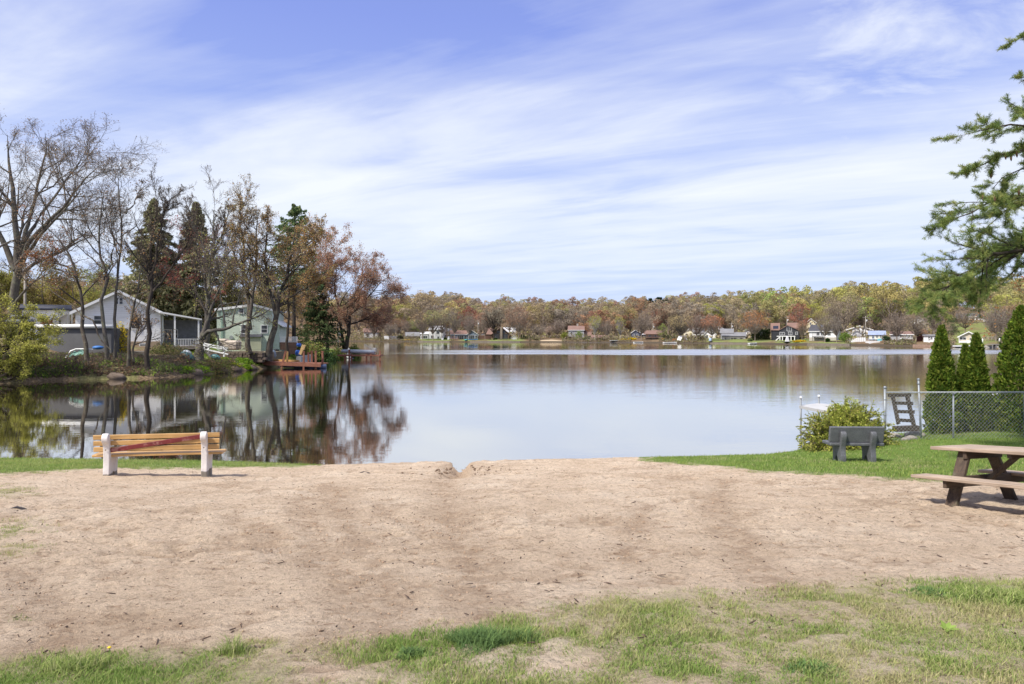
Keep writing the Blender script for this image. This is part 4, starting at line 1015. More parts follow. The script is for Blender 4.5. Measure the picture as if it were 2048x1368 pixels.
    r, l, D = house('tan bungalow with brown hip-like roof near moored boats', 1291, 1321, 661.5, 667.5, 682.5, D, 9, 'x', Tan, RBrown, [(1297, 1302, 670, 673.5), (1309, 1313, 670, 673.5), (1306, 1316, 677, 681, 'V')], over=.9)
    m = MB(); m.box((WX(1306, D), D - .8, WZ(675.2, D)), (WX(1322, D) - WX(1290, D), 1.6, .25)); part(r, l, 'porch_roof', m, RBrown)
    # --- yellow and white houses
    house('pale yellow house behind the broad tan tree', 1367, 1390, 658, 664, 679, sh(1378, 30), 7, 'y', Cream, RGrey, [(1371, 1374, 667, 671), (1382, 1385, 667, 671)], trim=TRIM)
    house('grey-roofed white cottage left of the orange-red maple', 1386, 1408, 657, 665, 680, sh(1397, 27), 7, 'x', Wh, RGrey, [(1391, 1394, 668, 672), (1400, 1403, 668, 672)])
    house('white gabled house behind the orange-red maple', 1408, 1432, 656, 668, 680.5, sh(1420, 22), 8, 'y', Wh, RBrown, [(1413, 1417, 660.5, 665, 'v'), (1412, 1416, 671, 677)], trim=TRIM)
    house('white house with pale roof on the rise behind the utility pole', 1432, 1450, 652, 659, 672, sh(1441, 58), 7, 'x', Wh, RLight, [(1436, 1439, 662, 665)])
    # --- long grey house with pergola
    D = sh(1462, 16)
    r, l, D = house('long weathered grey house with slate-coloured roof and timber pergola', 1444, 1491, 665.5, 672, 684, D, 9, 'x', Grey, RGrey, [(1448, 1453, 675, 679), (1462, 1474, 675, 681, 'V'), (1479, 1485, 675, 680)])
    gable_box(r, l, WX(1441, D), WX(1466, D), D + 3, D + 11, WZ(684, D) - 1, WZ(666, D), WZ(658, D), 'x', Grey, RGrey, names=('upper_wall', 'upper_roof'))
    m = MB()
    for i in range(7): x = WX(1449 + i * 6, D); m.box((x, D - 3, WZ(680, D)), (.14, .14, WZ(675, D) - WZ(685, D)))
    m.box((WX(1467, D), D - 3, WZ(675, D)), (WX(1486, D) - WX(1448, D), .2, .2))
    for i in range(19): m.box((WX(1449 + i * 2, D), D - 1.6, WZ(674.3, D)), (.1, 3.2, .14))
    part(r, l, 'pergola', m, plain('grey_timber', (.27, .25, .23, 1), .85, .3, 3))
    # --- green roofed house
    house('white house with pale green roof behind the dark hedge', 1489, 1532, 654, 661, 676, sh(1510, 36), 8, 'y', Wh, RGreen, [(1494, 1497, 664, 669), (1502, 1505, 664, 669), (1516, 1520, 664, 669)], over=.6)
    # --- black house with solar panels
    D = sh(1570, 14)
    r, l, D = house('black house with solar panels, white gable window and white deck', 1558, 1598, 651, 660, 687, D, 9, 'y', Black, RBrown, [(1574, 1583, 653.8, 661.8, 'v'), (1559.5, 1569, 664.8, 669.8, 'V'), (1577, 1584, 664, 669.5, 'v'), (1591, 1595, 664, 669)], trim=RBrown, pxr=1575)
    gable_box(r, l, WX(1542, D), WX(1557.7, D), D + 1.5, D + 8.5, WZ(688, D) - 1, WZ(659.5, D), WZ(646.5, D), 'x', Black, RBrown, names=('wing_wall', 'wing_roof'))
    gable_box(r, l, WX(1576, D), WX(1597.5, D), D + 2.2, D + 9.2, WZ(662, D) - 1, WZ(656, D), WZ(646, D), 'x', Black, RBrown, names=('dormer_wall', 'dormer_roof'))
    m = MB(); za, zb_ = WZ(658, D), WZ(648, D); ya, yb_ = D + 1.5 + .2, D + 1.5 + 3.2
    sl = (WZ(646.5, D) - WZ(659.5, D)) / 3.5
    m.bar((WX(1551, D), ya + .1, WZ(659.5, D) + .35), (WX(1551, D), yb_ - .1, WZ(659.5, D) + .35 + sl * (yb_ - ya - .2)), WX(1560, D) - WX(1546, D) if False else 2.0, .06)
    part(r, l, 'solar_panel', m, plain('solar_cells', (.012, .016, .035, 1), .25, .1))
    m = MB(); zd = WZ(672.5, D)
    m.box((WX(1572, D), D - 1.6, zd), (WX(1590, D) - WX(1553, D), 3.2, .25))
    for px in (1560, 1565, 1573, 1582, 1589): m.box((WX(px, D), D - 3.0, (zd + WZ(688, D) - .5) / 2), (.3, .3, zd - WZ(688, D) + .5))
    m.bar((WX(1545, D), D - 2.9, WZ(686, D) - .2), (WX(1561, D), D - 2.9, zd), .22, .3)
    part(r, l, 'deck', m, TRIM)
    m = MB(); rail(m, (WX(1556, D), D - 3.1, zd + .15), (WX(1590, D), D - 3.1, zd + .15), 1.0, 14); part(r, l, 'railing', m, DARKTRIM)
    m = MB(); m.box((WX(1549, D), D - 9, fz(1549, D - 7) + .04), (3.2, 11, .06))
    tag(m.build('driveway', plain('asphalt', (.09, .09, .1, 1), .9, .2)), kind='structure')
    # --- cream house with two gables, white house with dark roof
    D = sh(1634, 62)
    r, l, D = house('cream house with two gables on the slope above the dark roof', 1613, 1631, 637.5, 644.5, 655, D, 8, 'y', Cream, RGrey, [(1619.5, 1622.5, 645, 650)], trim=TRIM)
    gable_box(r, l, WX(1634, D), WX(1656, D), D - .6, D + 8, WZ(656, D) - 1, WZ(645, D), WZ(636, D), 'y', Cream, RGrey, trim=TRIM, names=('gable_wall', 'gable_roof'))
    window(r, l, WX(1637, D), WX(1639, D), WZ(650, D), WZ(645, D), D - .6)
    D = sh(1648, 13)
    r, l, D = house('white lakeside house with dark roof, black shutters and timber deck', 1618, 1672, 650, 662, 682, D, 9, 'x', Wh, RDark, [(1633, 1638.5, 665, 670, 'v'), (1642, 1648, 665, 670, 'v'), (1655, 1661.5, 664.5, 670.5, 'v'), (1628, 1630.5, 674.5, 677)], trim=TRIM, over=.4, yaw=-10)
    m = MB(); m.box((WX(1645, D), D - .09, (WZ(674.5, D) + WZ(683, D) - .6) / 2), (WX(1672, D) - WX(1618, D), .16, WZ(674.5, D) - WZ(683, D) + .6)); part(r, l, 'foundation', m, plain('pale_stone', (.42, .39, .34, 1), .9, .25, 3))
    m = MB(); zd = WZ(673.5, D); m.box((WX(1638, D), D - 1.4, zd), (WX(1649, D) - WX(1627, D), 2.4, .18)); rail(m, (WX(1627, D), D - 2.5, zd), (WX(1649, D), D - 2.5, zd), 1.0, 10, balus=.06)
    for px in (1628, 1638, 1648): m.box((WX(px, D), D - 2.4, zd - 1), (.14, .14, 2))
    part(r, l, 'deck', m, DARKTRIM)
    # --- low white house on the slope
    D = sh(1718, 40)
    r, l, D = house('low white house with wide shallow gable beside the utility pole', 1694, 1744, 652, 659.5, 667, D, 8, 'y', Wh, RLight, [(1698, 1704, 659, 662, 'V'), (1717, 1720, 658.5, 663), (1724, 1728, 657.5, 661), (1713, 1715, 658.5, 661)], trim=TRIM, over=.5)
    house('small white outbuilding with gable roof below the low white house', 1705, 1723, 662, 667, 673, sh(1714, 26), 4, 'y', Wh, RLight, [(1711, 1713, 667, 670)], name='outbuilding', cat='outbuilding')
    # --- yellow house with blue roof
    D = sh(1756, 16)
    r, l, D = house('small yellow and blue house with slate-blue roof beside a turquoise wall', 1738, 1770, 662.5, 669.5, 686, D, 6, 'x', Cream, RBlue, [(1744, 1748, 671, 677), (1752, 1756, 671, 675), (1760, 1763, 671, 675)])
    m = MB(); m.box((WX(1749, D), D - .6, WZ(678.7, D)), (WX(1764, D) - WX(1738, D), 1.2, .1)); rail(m, (WX(1738, D), D - 1.2, WZ(678.5, D)), (WX(1749, D), D - 1.2, WZ(678.5, D)), .9, 7); part(r, l, 'balcony', m, PaleBlue)
    m = MB(); m.prism([(WX(1750, D), WZ(687, D) - .4), (WX(1762, D), WZ(687, D) - .4), (WX(1762, D), WZ(679, D)), (WX(1760, D), WZ(677, D)), (WX(1752, D), WZ(677, D)), (WX(1750, D), WZ(679, D))], (0, D - 1.5, 0), (1, 0, 0), (0, 0, 1), (0, 1, 0), .12)
    tag(m.build('wall_panel', plain('turquoise_paint', (.06, .50, .62, 1), .5, .1)), 'turquoise painted panel standing by the yellow and blue house', 'panel')
    # --- white boardwalk fence and stairs
    D = sh(1730, 6)
    m = MB()
    m.prism([(WX(1701, D), WZ(693, D) - .3), (WX(1712, D), WZ(691, D) - .3), (WX(1725, D), WZ(684, D)), (WX(1737.5, D), WZ(684, D)), (WX(1737.5, D), WZ(675.3, D)), (WX(1721, D), WZ(675.3, D)), (WX(1708, D), WZ(682, D)), (WX(1701, D), WZ(683, D))], (0, D + 2, 0), (1, 0, 0), (0, 0, 1), (0, 1, 0), .12)
    for i in range(9): px = 1702 + i * 4.3; m.box((WX(px, D), D + 1.9, WZ(684 - i * .7, D)), (.12, .16, 1.6))
    tag(m.build('stair_fence', TRIM), 'tall white solid fence stepping down along the lakeside stairs', 'fence')
    r = thing('dock', 'long white dock edge in front of the turquoise panel', 'dock', (WX(1740, D), D - 6.2, 0))
    m = MB(); L = (WX(1740, D), D - 6.2, 0); m.box((WX(1738, D), D - 5, .95), (WX(1757, D) - WX(1718, D), 2.6, .7)); m.build('deck', TRIM, r, L)
    m = MB(); rail(m, (WX(1718, D), D - 4, 1.3), (WX(1757, D), D - 4, 1.3), .8, 14); m.build('railing', TRIM, r, L)
    # --- grey house
    D = sh(1802, 14)
    r, l, D = house('two-storey grey house with white corner window and dark ground floor', 1781, 1826, 663.5, 669, 687.5, D, 8, 'x', Grey, RBrown, [(1799, 1806, 669.8, 674, 'v'), (1786, 1791, 679, 684), (1817, 1820.5, 669.5, 674), (1800, 1822, 680, 686.5, 'V')], trim=TRIM)
    m = MB(); m.box((WX(1812, D), D - .7, WZ(677.5, D)), (WX(1824, D) - WX(1799, D), 1.4, .16)); part(r, l, 'porch_roof', m, TRIM)
    D = sh(1836, 9)
    m = MB()
    for i in range(14): px = 1828 + i * 1.25; m.box((WX(px, D), D + .3 * (i % 2) * .1, WZ(683 - i * .25, D)), (.17, .06, 2.3 + .05 * i))
    m.box((WX(1836, D), D + .08, WZ(682, D)), (WX(1845, D) - WX(1827.5, D), .05, .12)); m.box((WX(1836, D), D + .08, WZ(686, D)), (WX(1845, D) - WX(1827.5, D), .05, .12))
    tag(m.build('board_fence', plain('red_brown_stain', (.09, .03, .025, 1), .7, .2, 4)), 'dark red board fence between the grey house and white shed', 'fence')
    # --- white shed on posts
    D = sh(1860, 9)
    r, l, D = house('small white lakeside cabin with flat grey roof and red kayak beneath', 1847, 1875, 670.2, 671.8, 691.5, D, 5, 'x', Wh, RGrey, [(1856.5, 1860, 673.5, 681), (1861, 1865, 673.5, 678)], name='cabin', cat='cabin')
    m = MB(); m.bar((WX(1853, D), D - 1.6, WZ(690, D)), (WX(1860, D), D - .2, WZ(682, D)), .8, .12); rail(m, (WX(1853, D), D - 1.2, WZ(690, D)), (WX(1860, D), D - .3, WZ(682, D)), .9, 4); part(r, l, 'stairs', m, TRIM)
    m = MB(); m.tube([(WX(1861, D), D - .8, WZ(687.5, D)), (WX(1864, D), D - .8, WZ(688, D)), (WX(1871, D), D - .8, WZ(688, D)), (WX(1874, D), D - .8, WZ(687.5, D))], [.05, .32, .32, .05], 10)
    tag(m.build('kayak', plain('red_plastic', (.55, .02, .03, 1), .35, .08), None, None, True), 'red kayak stored beside the small white lakeside cabin', 'kayak')
    # --- beige lake house
    D = sh(1936, 8)
    r, l, D = house('beige lake house with screened porch and white gable trim', 1918, 1957, 664, 673, 693, D, 9, 'y', Beige, RGrey, [(1939, 1942, 675.5, 679, 'h'), (1943, 1949, 675.5, 679, 'v'), (1936, 1938.5, 682, 688, 'h')], trim=TRIM, over=.5)
    window(r, l, WX(1919.5, D), WX(1932, D), WZ(679.5, D), WZ(674.5, D), D, split='V'); window(r, l, WX(1919.5, D), WX(1932, D), WZ(691, D), WZ(685.5, D), D, split='V')
    m = MB(); m.box((WX(1925.5, D), D - .4, WZ(683.5, D)), (WX(1933, D) - WX(1918, D), .8, .5)); m.box((WX(1918, D), D - .7, WZ(684, D)), (.14, .14, WZ(673, D) - WZ(693, D))); m.box((WX(1945, D), D - .06, WZ(687, D)), (WX(1957, D) - WX(1933, D), .1, WZ(681, D) - WZ(693, D))); part(r, l, 'porch', m, TRIM)
    # --- houses up the slope at right
    r, l, D = house('long white house standing at the top of the open lawn', 1913, 1952, 627, 633.5, 644, sh(1935, 112), 8, 'x', Wh, RGrey, [(1919, 1922, 636, 640), (1944, 1948, 636, 640)], trim=TRIM)
    gable_box(r, l, WX(1966, D), WX(1977, D), D - 1, D + 6, WZ(645, D) - 1, WZ(633, D), WZ(627, D), 'y', Wh, RGrey, names=('wing_wall', 'wing_roof')); window(r, l, WX(1970, D), WX(1974, D), WZ(640, D), WZ(635, D), D - 1)
    gable_box(r, l, WX(1952.3, D), WX(1965.7, D), D + 1, D + 7, WZ(645, D) - 1, WZ(635, D), WZ(629, D), 'x', Wh, RGrey, names=('link_wall', 'link_roof'))
    house('white gabled house among bare trees above the dark red fence', 1823, 1853, 634, 644, 655, sh(1838, 88), 8, 'y', Wh, RLight, [(1830, 1833, 646, 650), (1841, 1844, 646, 650)], trim=TRIM)
    house('white farmhouse glimpsed between trees behind the long white fence', 783, 800, 657, 663, 677, sh(790, 45), 7, 'x', Wh, RGrey, [(787, 790, 666, 669)])
    house('low tan house on the inlet beyond the docked boat', 728, 757, 657, 664, 680, sh(742, 14), 7, 'x', Wh, RBrown, [(733, 737, 667, 673), (746, 750, 667, 673)], over=.4)
    D = sh(832, 12); house('weathered dark garage left of the white two-storey house', 812, 838, 665, 672, 683, D, 6, 'x', BrownW, RGrey, [], name='garage', cat='garage')
far_houses()
def pole(label, px, ytop, D, zb, h=None, r=.13, mk=True):
    x = WX(px, D); zt = WZ(ytop, D); root = thing('utility_pole', label, 'utility pole', (x, D, zb), 'wooden utility poles')
    m = MB(); m.tube([(x, D, zb - .5), (x, D, zt)], [r * 1.15, r * .8], 10); m.build('post', plain('pole_wood', (.33, .30, .26, 1), .9, .25, 4), root, (x, D, zb), True)
    m = MB(); m.box((x, D - .08, zt - .5), (2.2, .1, .13)); m.build('crossarm', plain('pole_wood', (.33, .30, .26, 1)), root, (x, D, zb))
    if mk:
        m = MB(); m.tube([(x + .32, D - .2, zt - 2.2), (x + .32, D - .2, zt - 1.3)], .24, 12); m.build('transformer', plain('galvanised', (.45, .46, .47, 1), .5, .15, 4), root, (x, D, zb), True)
    return root
def far_things():
    for px, yt, d, lb in ((956, 640, 10, 'pale utility pole beside the blue-grey house'), (1306, 646, 22, 'utility pole above the tan bungalow roof'), (1463, 645, 30, 'utility pole behind the long grey house'), (1731, 632, 34, 'utility pole rising in front of the low white house'), (1574, 632, 30, 'utility pole behind the black house roof')):
        D = sh(px, d); pole(lb, px, yt, D, fz(px, D))
    # fences
    D = sh(782, 4); m = MB()
    for i in range(26): m.box((WX(768.5 + i * 1.05, D), D, fz(780, D) + .85), (.2, .05, 1.9))
    m.box((WX(782, D), D + .06, fz(780, D) + 1.5), (WX(796, D) - WX(768, D), .06, .14))
    tag(m.build('panel_fence', TRIM), 'long white panel fence along the far inlet shore', 'fence')
    D = sh(970, 8); m = MB()
    for i in range(24): m.box((WX(957.5 + i * 1.06, D), D, fz(970, D) + .85), (.21, .05, 1.8))
    m.box((WX(970, D), D + .06, fz(970, D) + 1.4), (WX(982.5, D) - WX(957, D), .06, .12))
    tag(m.build('board_fence', plain('fence_brown', (.12, .06, .045, 1), .8, .2, 3)), 'low brown board fence left of the brown chalet', 'fence')
    # sea walls
    def seawall(label, pa, pb, mt, h=.75):
        h = h * .62
        vs = MB(); n = 14
        for i in range(n):
            a, b = pa + (pb - pa) * i / n, pa + (pb - pa) * (i + 1) / n
            A, B = Vector((WX(a, float(fshore(a))), float(fshore(a)) - .1, 0)), Vector((WX(b, float(fshore(b))), float(fshore(b)) - .1, 0))
            hh = h * random.uniform(.9, 1.1); vs.bar(A + Vector((0, 0, hh / 2 - .3)), B + Vector((0, 0, hh / 2 - .3)), .5, hh + .6)
        tag(vs.build('sea_wall', mt), label, 'sea wall')
    stone = plain('wall_stone', (.20, .17, .14, 1), .95, .45, 2.5); 
    seawall('low dark stone sea wall below the white two-storey house', 836, 900, stone, .7); seawall('stone sea wall below the brown chalet and shed', 940, 1040, stone, .7)
    seawall('grey stone sea wall below the long grey house', 1420, 1500, stone, .7); seawall('sea wall below the white house with dark roof', 1615, 1700, stone, .8); seawall('reddish stone sea wall below the white cabin', 1826, 1880, plain('red_stone', (.30, .20, .15, 1), .95, .4, 2), .9)
    seawall('pale concrete sea wall right of the beige lake house', 1968, 2010, plain('wall_concrete', (.33, .31, .28, 1), .9, .3, 2), .9)
    # bushes across the lake
    def bush(label, px, yt, yb, hw, color, d=6, cat='bush', name='bush', group='bushes along the far shore'):
        D = sh(px, d); x = WX(px, D); z = fz(px, D); rng = np.random.default_rng(int(px)); h = max(WZ(yt, D) - z, .6); w = hw / F * D
        n = 900; u = unit(rng.normal(size=(n, 3))); rr = rng.random((n, 1)) ** .45; pos = u * rr * np.array([w, w * .8, h * .55]) * (0.8 + .35 * rng.random((n, 1))) + [x, D, z + h * .48]
        V, Q = leaf_quads(rng, pos, .30, .35, .3, .8)
        return tag(npmesh(name, V, Q, LEAF, None, leafcol(rng, n, [color], .3), None, None), label, cat, group)
    Y = (.60, .44, .03)
    bush('small yellow forsythia bush below the slender white birch', 1246, 677.5, 682, 9, Y); bush('larger yellow forsythia bush in front of the dark blue house', 1264, 675.5, 682, 9, Y)
    bush('big yellow forsythia bush at the water right of the black house', 1599, 681, 691, 13, Y, 2.5); bush('green bush in front of the white house with dark roof', 1655, 676.5, 683, 5, (.09, .16, .04), 6)
    bush('tall bright green bush left of the white stair fence', 1691, 664, 691, 13, (.19, .28, .06), 4); bush('dark rounded shrub at the right end of the white panel fence', 800, 671, 683, 7, (.05, .05, .03), 3)
    bush('green shrub beside the white two-storey house', 889, 675, 683, 5, (.12, .16, .05), 8); bush('maroon leafless bush beside the far sandy beach', 1072, 677.5, 684, 5, (.08, .045, .045), 4)
    bush('yellow-green shrub left of the grey house with brown roof', 1129, 664, 683, 8, (.24, .26, .06), 12); bush('fresh green tall shrub in front of the grey house', 1158, 662, 684, 8, (.22, .30, .08), 10); bush('brown leafless brush at the left end of the grey house', 1140, 673, 685, 10, (.16, .12, .09), 8)
    bush('dark green shrub before the low wing of the grey house', 1172, 675, 685, 8, (.09, .12, .05), 6); bush('brown brush under the white-limbed sycamore', 1205, 675, 685, 16, (.15, .12, .08), 4)
    bush('pale pampas-like bush right of the turquoise panel', 1766, 683, 691, 5, (.48, .36, .24), 3); bush('dark spruce-like bush between the yellow and grey houses', 1772, 672, 688, 8, (.05, .08, .04), 8); bush('dark rounded bush left of the white cabin', 1840, 662, 690, 7, (.035, .05, .03), 16)
    bush('golden shrub beside the shore ramp', 1326, 677, 684, 4, (.5, .28, .04), 5); bush('small orange-leaved bush beside the shore ramp', 1349, 678, 684, 4, (.55, .22, .06), 4); bush('dark purple bush under the white gabled house', 1398, 673, 683, 11, (.09, .045, .045), 8); bush('dark green rounded bush at the stone sea wall far right', 2003, 674, 693, 7, (.045, .08, .035), 6)
    bush('ragged grey-green bush at the water before the hedge', 1500, 677, 686, 5, (.16, .19, .08), 3); bush('small dark evergreen below the chalet', 991, 676, 683, 4, (.10, .17, .05), 7)
    # hedges
    for nm, pa, pb, yt, d, lb, c in (('hedge', 1505, 1541, 659, 14, 'dark green tall hedge left of the asphalt driveway', (.035, .055, .02)), ('hedge', 1328, 1350, 671, 12, 'dark green hedge behind the white shore ramp', (.04, .06, .025))):
        D = sh((pa + pb) / 2, d); rng = np.random.default_rng(pa); n = 5000; z = fz((pa + pb) / 2, D); h = WZ(yt, D) - z
        u = rng.random(n); hh = h * (.85 + .3 * np.abs(np.sin(u * 14))) ; pos = np.stack([WX(pa, D) + (WX(pb, D) - WX(pa, D)) * u, D + rng.random(n) * 1.6, z + hh * rng.random(n)], 1)
        V, Q = leaf_quads(rng, pos, .32, .3, .3); tag(npmesh(nm, V, Q, LEAF, None, leafcol(rng, n, [c], .3)), lb, 'hedge')
    gh = 'row of small arborvitae by the far beach'
    D = sh(1056, 7); z = fz(1056, D); rng = np.random.default_rng(2); first = None
    for i in range(8):
        px = 1043 + i * 3.7
        if first is None:
            n = 420; t = rng.random(n) ** .7; an = rng.random(n) * 6.28; w = .42 * (1 - t) ** .6
            pos = np.stack([w * np.cos(an), w * np.sin(an), 2.1 * t], 1); V, Q = leaf_quads(rng, pos, .2, .3, .5)
            o = npmesh('arborvitae', V, Q, LEAF, None, leafcol(rng, n, [(.05, .08, .025)], .3)); first = o
        else: o = link(first.copy())
        o.location = (WX(px, D), D, z); o.scale = (1, 1, random.uniform(.85, 1.15)); tag(o, 'small clipped arborvitae in the row behind the far sea wall', 'arborvitae', gh)
    # boats and shore things
    def boat(label, px, D, L, col, yaw=0.0, z=0.05, cover=None, cat='boat', W_=1.3, H=.36, tarp=None):
        x = WX(px, D); root = thing('rowing_boat' if L < 4.6 else 'motor_boat', label, cat, (x, D, z), 'boats along the far shore', (0, 0, yaw))
        m = MB(); n = 9; vs = []
        for i in range(n):
            t = i / (n - 1); w = W_ / 2 * (1 - max(0, (t - .45) / .55) ** 2.2) * (1 if t > .02 else .92); sx = (t - .5) * L; sh_ = H * (1 + .3 * t * t)
            vs += [(sx, -w, sh_), (sx, -w * .7, .08), (sx, 0, -.05 + .1 * t), (sx, w * .7, .08), (sx, w, sh_), (sx, w * .85, sh_ - .02), (sx, 0, .22), (sx, -w * .85, sh_ - .02)]
        fs = [(i * 8 + k, (i + 1) * 8 + k, (i + 1) * 8 + (k + 1) % 8, i * 8 + (k + 1) % 8) for i in range(n - 1) for k in range(8)] + [tuple(range(8))]
        m.add(vs, fs); m.build('hull', plain('hull_' + '_'.join('%d' % (c * 99) for c in col), (*col, 1), .35, .08), root, None, True)
        if cover:
            m = MB(); m.tube([(-L * .42, 0, H), (-L * .1, 0, H + .42), (L * .15, 0, H + .38), (L * .42, 0, H + .1)], [W_ * .3, W_ * .4, W_ * .36, W_ * .12], 10); m.build('tarp', plain('tarp_' + '_'.join('%d' % (c * 99) for c in cover), (*cover, 1), .6, .12, 3), root, None, True)
        else:
            m = MB(); m.box((-L * .1, 0, H * .75), (.3, W_ * .8, .05)); m.box((L * .14, 0, H * .8), (.3, W_ * .7, .05)); m.build('seat', TRIM, root)
        return root
    boat('small boat under a light blue tarp by the orange-red maple', 1421, sh(1421, 1.5), 4.4, (.3, .32, .35), 1.2, fz(1421, sh(1421, 1.5)), (.32, .45, .62))
    boat('white rowing boat pulled up below the green-roofed house', 1506, sh(1506, -1.5), 4.2, (.72, .72, .7), .5, .02)
    boat('low white boat moored beside the forsythia bushes', 1277, sh(1277, -2.5), 4.4, (.7, .7, .68), .3, .0); boat('grey rowing boat on the bank near the sycamore', 1229, sh(1229, .6), 4.0, (.42, .42, .42), .2, .55)
    boat('white and red motor boat moored below the tan bungalow', 1340, sh(1340, -3.5), 5.6, (.75, .73, .72), .15, .0)
    boat('yellow kayak-like boat on the grass by the weathered garage', 817, sh(817, 2.5), 3.6, (.7, .42, .05), .1, fz(817, sh(817, 2.5)), W_=.8, H=.3)
    boat('turquoise rowing boat lying by the blue-grey house lawn', 933, sh(933, 2), 3.2, (.05, .42, .45), 1.3, fz(933, sh(933, 2))); boat('bright blue boat beside the blue-grey house deck', 946, sh(946, 4), 4.2, (.03, .16, .5), .1, fz(946, sh(946, 4)))
    # covered heaps and white garden things by the white house
    D = sh(892, 4)
    for px, hgt, lb in ((885, 1.9, 'white covered garden chair left of the pair by the blue house'), (897, 1.6, 'white covered garden chair right of the pair by the blue house')):
        m = MB(); x = WX(px, D); z = fz(px, D); m.box((x, D, z + .35), (.9, .9, .7), bev=.12); m.box((x, D + .38, z + hgt * .5), (.9, .18, hgt), bev=.06); m.box((x - .4, D, z + .75), (.12, .8, .25), bev=.04); m.box((x + .4, D, z + .75), (.12, .8, .25), bev=.04)
        tag(m.build('garden_chair', TRIM), lb, 'chair', 'white chairs on the far lawn')
    D = sh(909, 2); m = MB(); x = WX(909, D); z = fz(909, D)
    m.box((x, D, z + .75), (3.8, 2.2, .14))
    for i in range(5): m.box((x - 1.7 + i * .85, D - 1.0, z + .25), (.14, .14, 1.1)); m.box((x - 1.7 + i * .85, D - 1.0, z + 1.1), (.1, .1, .8))
    m.box((x, D - 1.0, z + 1.5), (3.6, .1, .08)); tag(m.build('wooden_platform', plain('pink_cedar', (.38, .22, .16, 1), .8, .2)), 'reddish wooden platform with railing at the water by the blue house', 'platform')
    D = sh(1363, 5); m = MB(); m.bar((WX(1354, D), D - 2, .3), (WX(1361, D), D, WZ(672.5, D)), 1.6, .12); m.bar((WX(1370, D), D, WZ(672.5, D)), (WX(1375, D), D - 1, .6), .18, .12); m.box((WX(1366, D), D + .3, WZ(672, D)), (WX(1372, D) - WX(1359, D), 2.2, .16))
    for px in (1362, 1370): m.box((WX(px, D), D, 1.1), (.15, .15, WZ(672, D) - .6))
    tag(m.build('shore_ramp', TRIM), 'white ramp and raised platform at the shore before the broad tan tree', 'ramp')
    D = sh(1574, 3); m = MB(); x = WX(1574.5, D); z = fz(1574, D)
    m.prism([(-.75, -.2), (.75, -.2), (.42, 1.0), (.2, 1.75), (0, 2.0), (-.2, 1.75), (-.42, 1.0)], (x, D, z), (1, 0, 0), (0, 0, 1), (0, 1, 0), .7)
    tag(m.build('dinghy', plain('white_gel', (.75, .75, .75, 1), .3, .05)), 'white dinghy stood on end in front of the black house deck', 'dinghy')
    # white dock and mooring posts by the beige house
    D = sh(1938, -2.5); L = (WX(1938, D), D, 0); r = thing('dock', 'white floating dock in front of the beige lake house', 'dock', L)
    m = MB(); m.box((L[0], D, .38), (WX(1966, D) - WX(1910, D), 2.0, .3)); m.build('deck', TRIM, r, L)
    m = MB(); m.box((L[0], D - .3, .12), (WX(1964, D) - WX(1912, D), 1.2, .3)); m.build('float', DARKTRIM, r, L)
    for px, lb in ((1965, 'white mooring post at the right end of the floating dock'), (1999, 'white mooring post standing alone right of the floating dock')):
        m = MB(); x = WX(px, D); m.tube([(x, D, -.6), (x, D, 2.3), (x, D, 2.42)], [.16, .16, .05], 10); tag(m.build('mooring_post', TRIM, None, None, True), lb, 'post', 'white mooring posts')
    m = MB(); D2 = sh(1982, 1); m.box((WX(1985, D2), D2 - 1.5, .85), (WX(1999, D2) - WX(1970, D2), 2.4, .16))
    for px in (1971, 1978, 1985, 1992, 1998): m.box((WX(px, D2), D2 - 2.6, .2), (.16, .16, 1.4))
    tag(m.build('dock', plain('old_dock', (.26, .24, .22, 1), .9, .25, 2)), 'weathered grey dock between the two white mooring posts', 'dock')
    # rail fences on the slope at right
    for yt, lb, d in ((671, 'pale rail fence crossing the lawn above the sea wall', 20),):
        D = sh(1980, d); m = MB(); z = fz(1980, D)
        for i in range(7): m.box((WX(1964 + i * 6.5, D), D, z + .5), (.14, .14, 1.2))
        m.box((WX(1984, D), D - .08, z + 1.0), (WX(2004, D) - WX(1963, D), .06, .22)); m.box((WX(1984, D), D - .08, z + .5), (WX(2004, D) - WX(1963, D), .06, .18))
        tag(m.build('rail_fence', plain('pale_rail', (.5, .42, .34, 1), .8, .15)), lb, 'fence')
far_things()
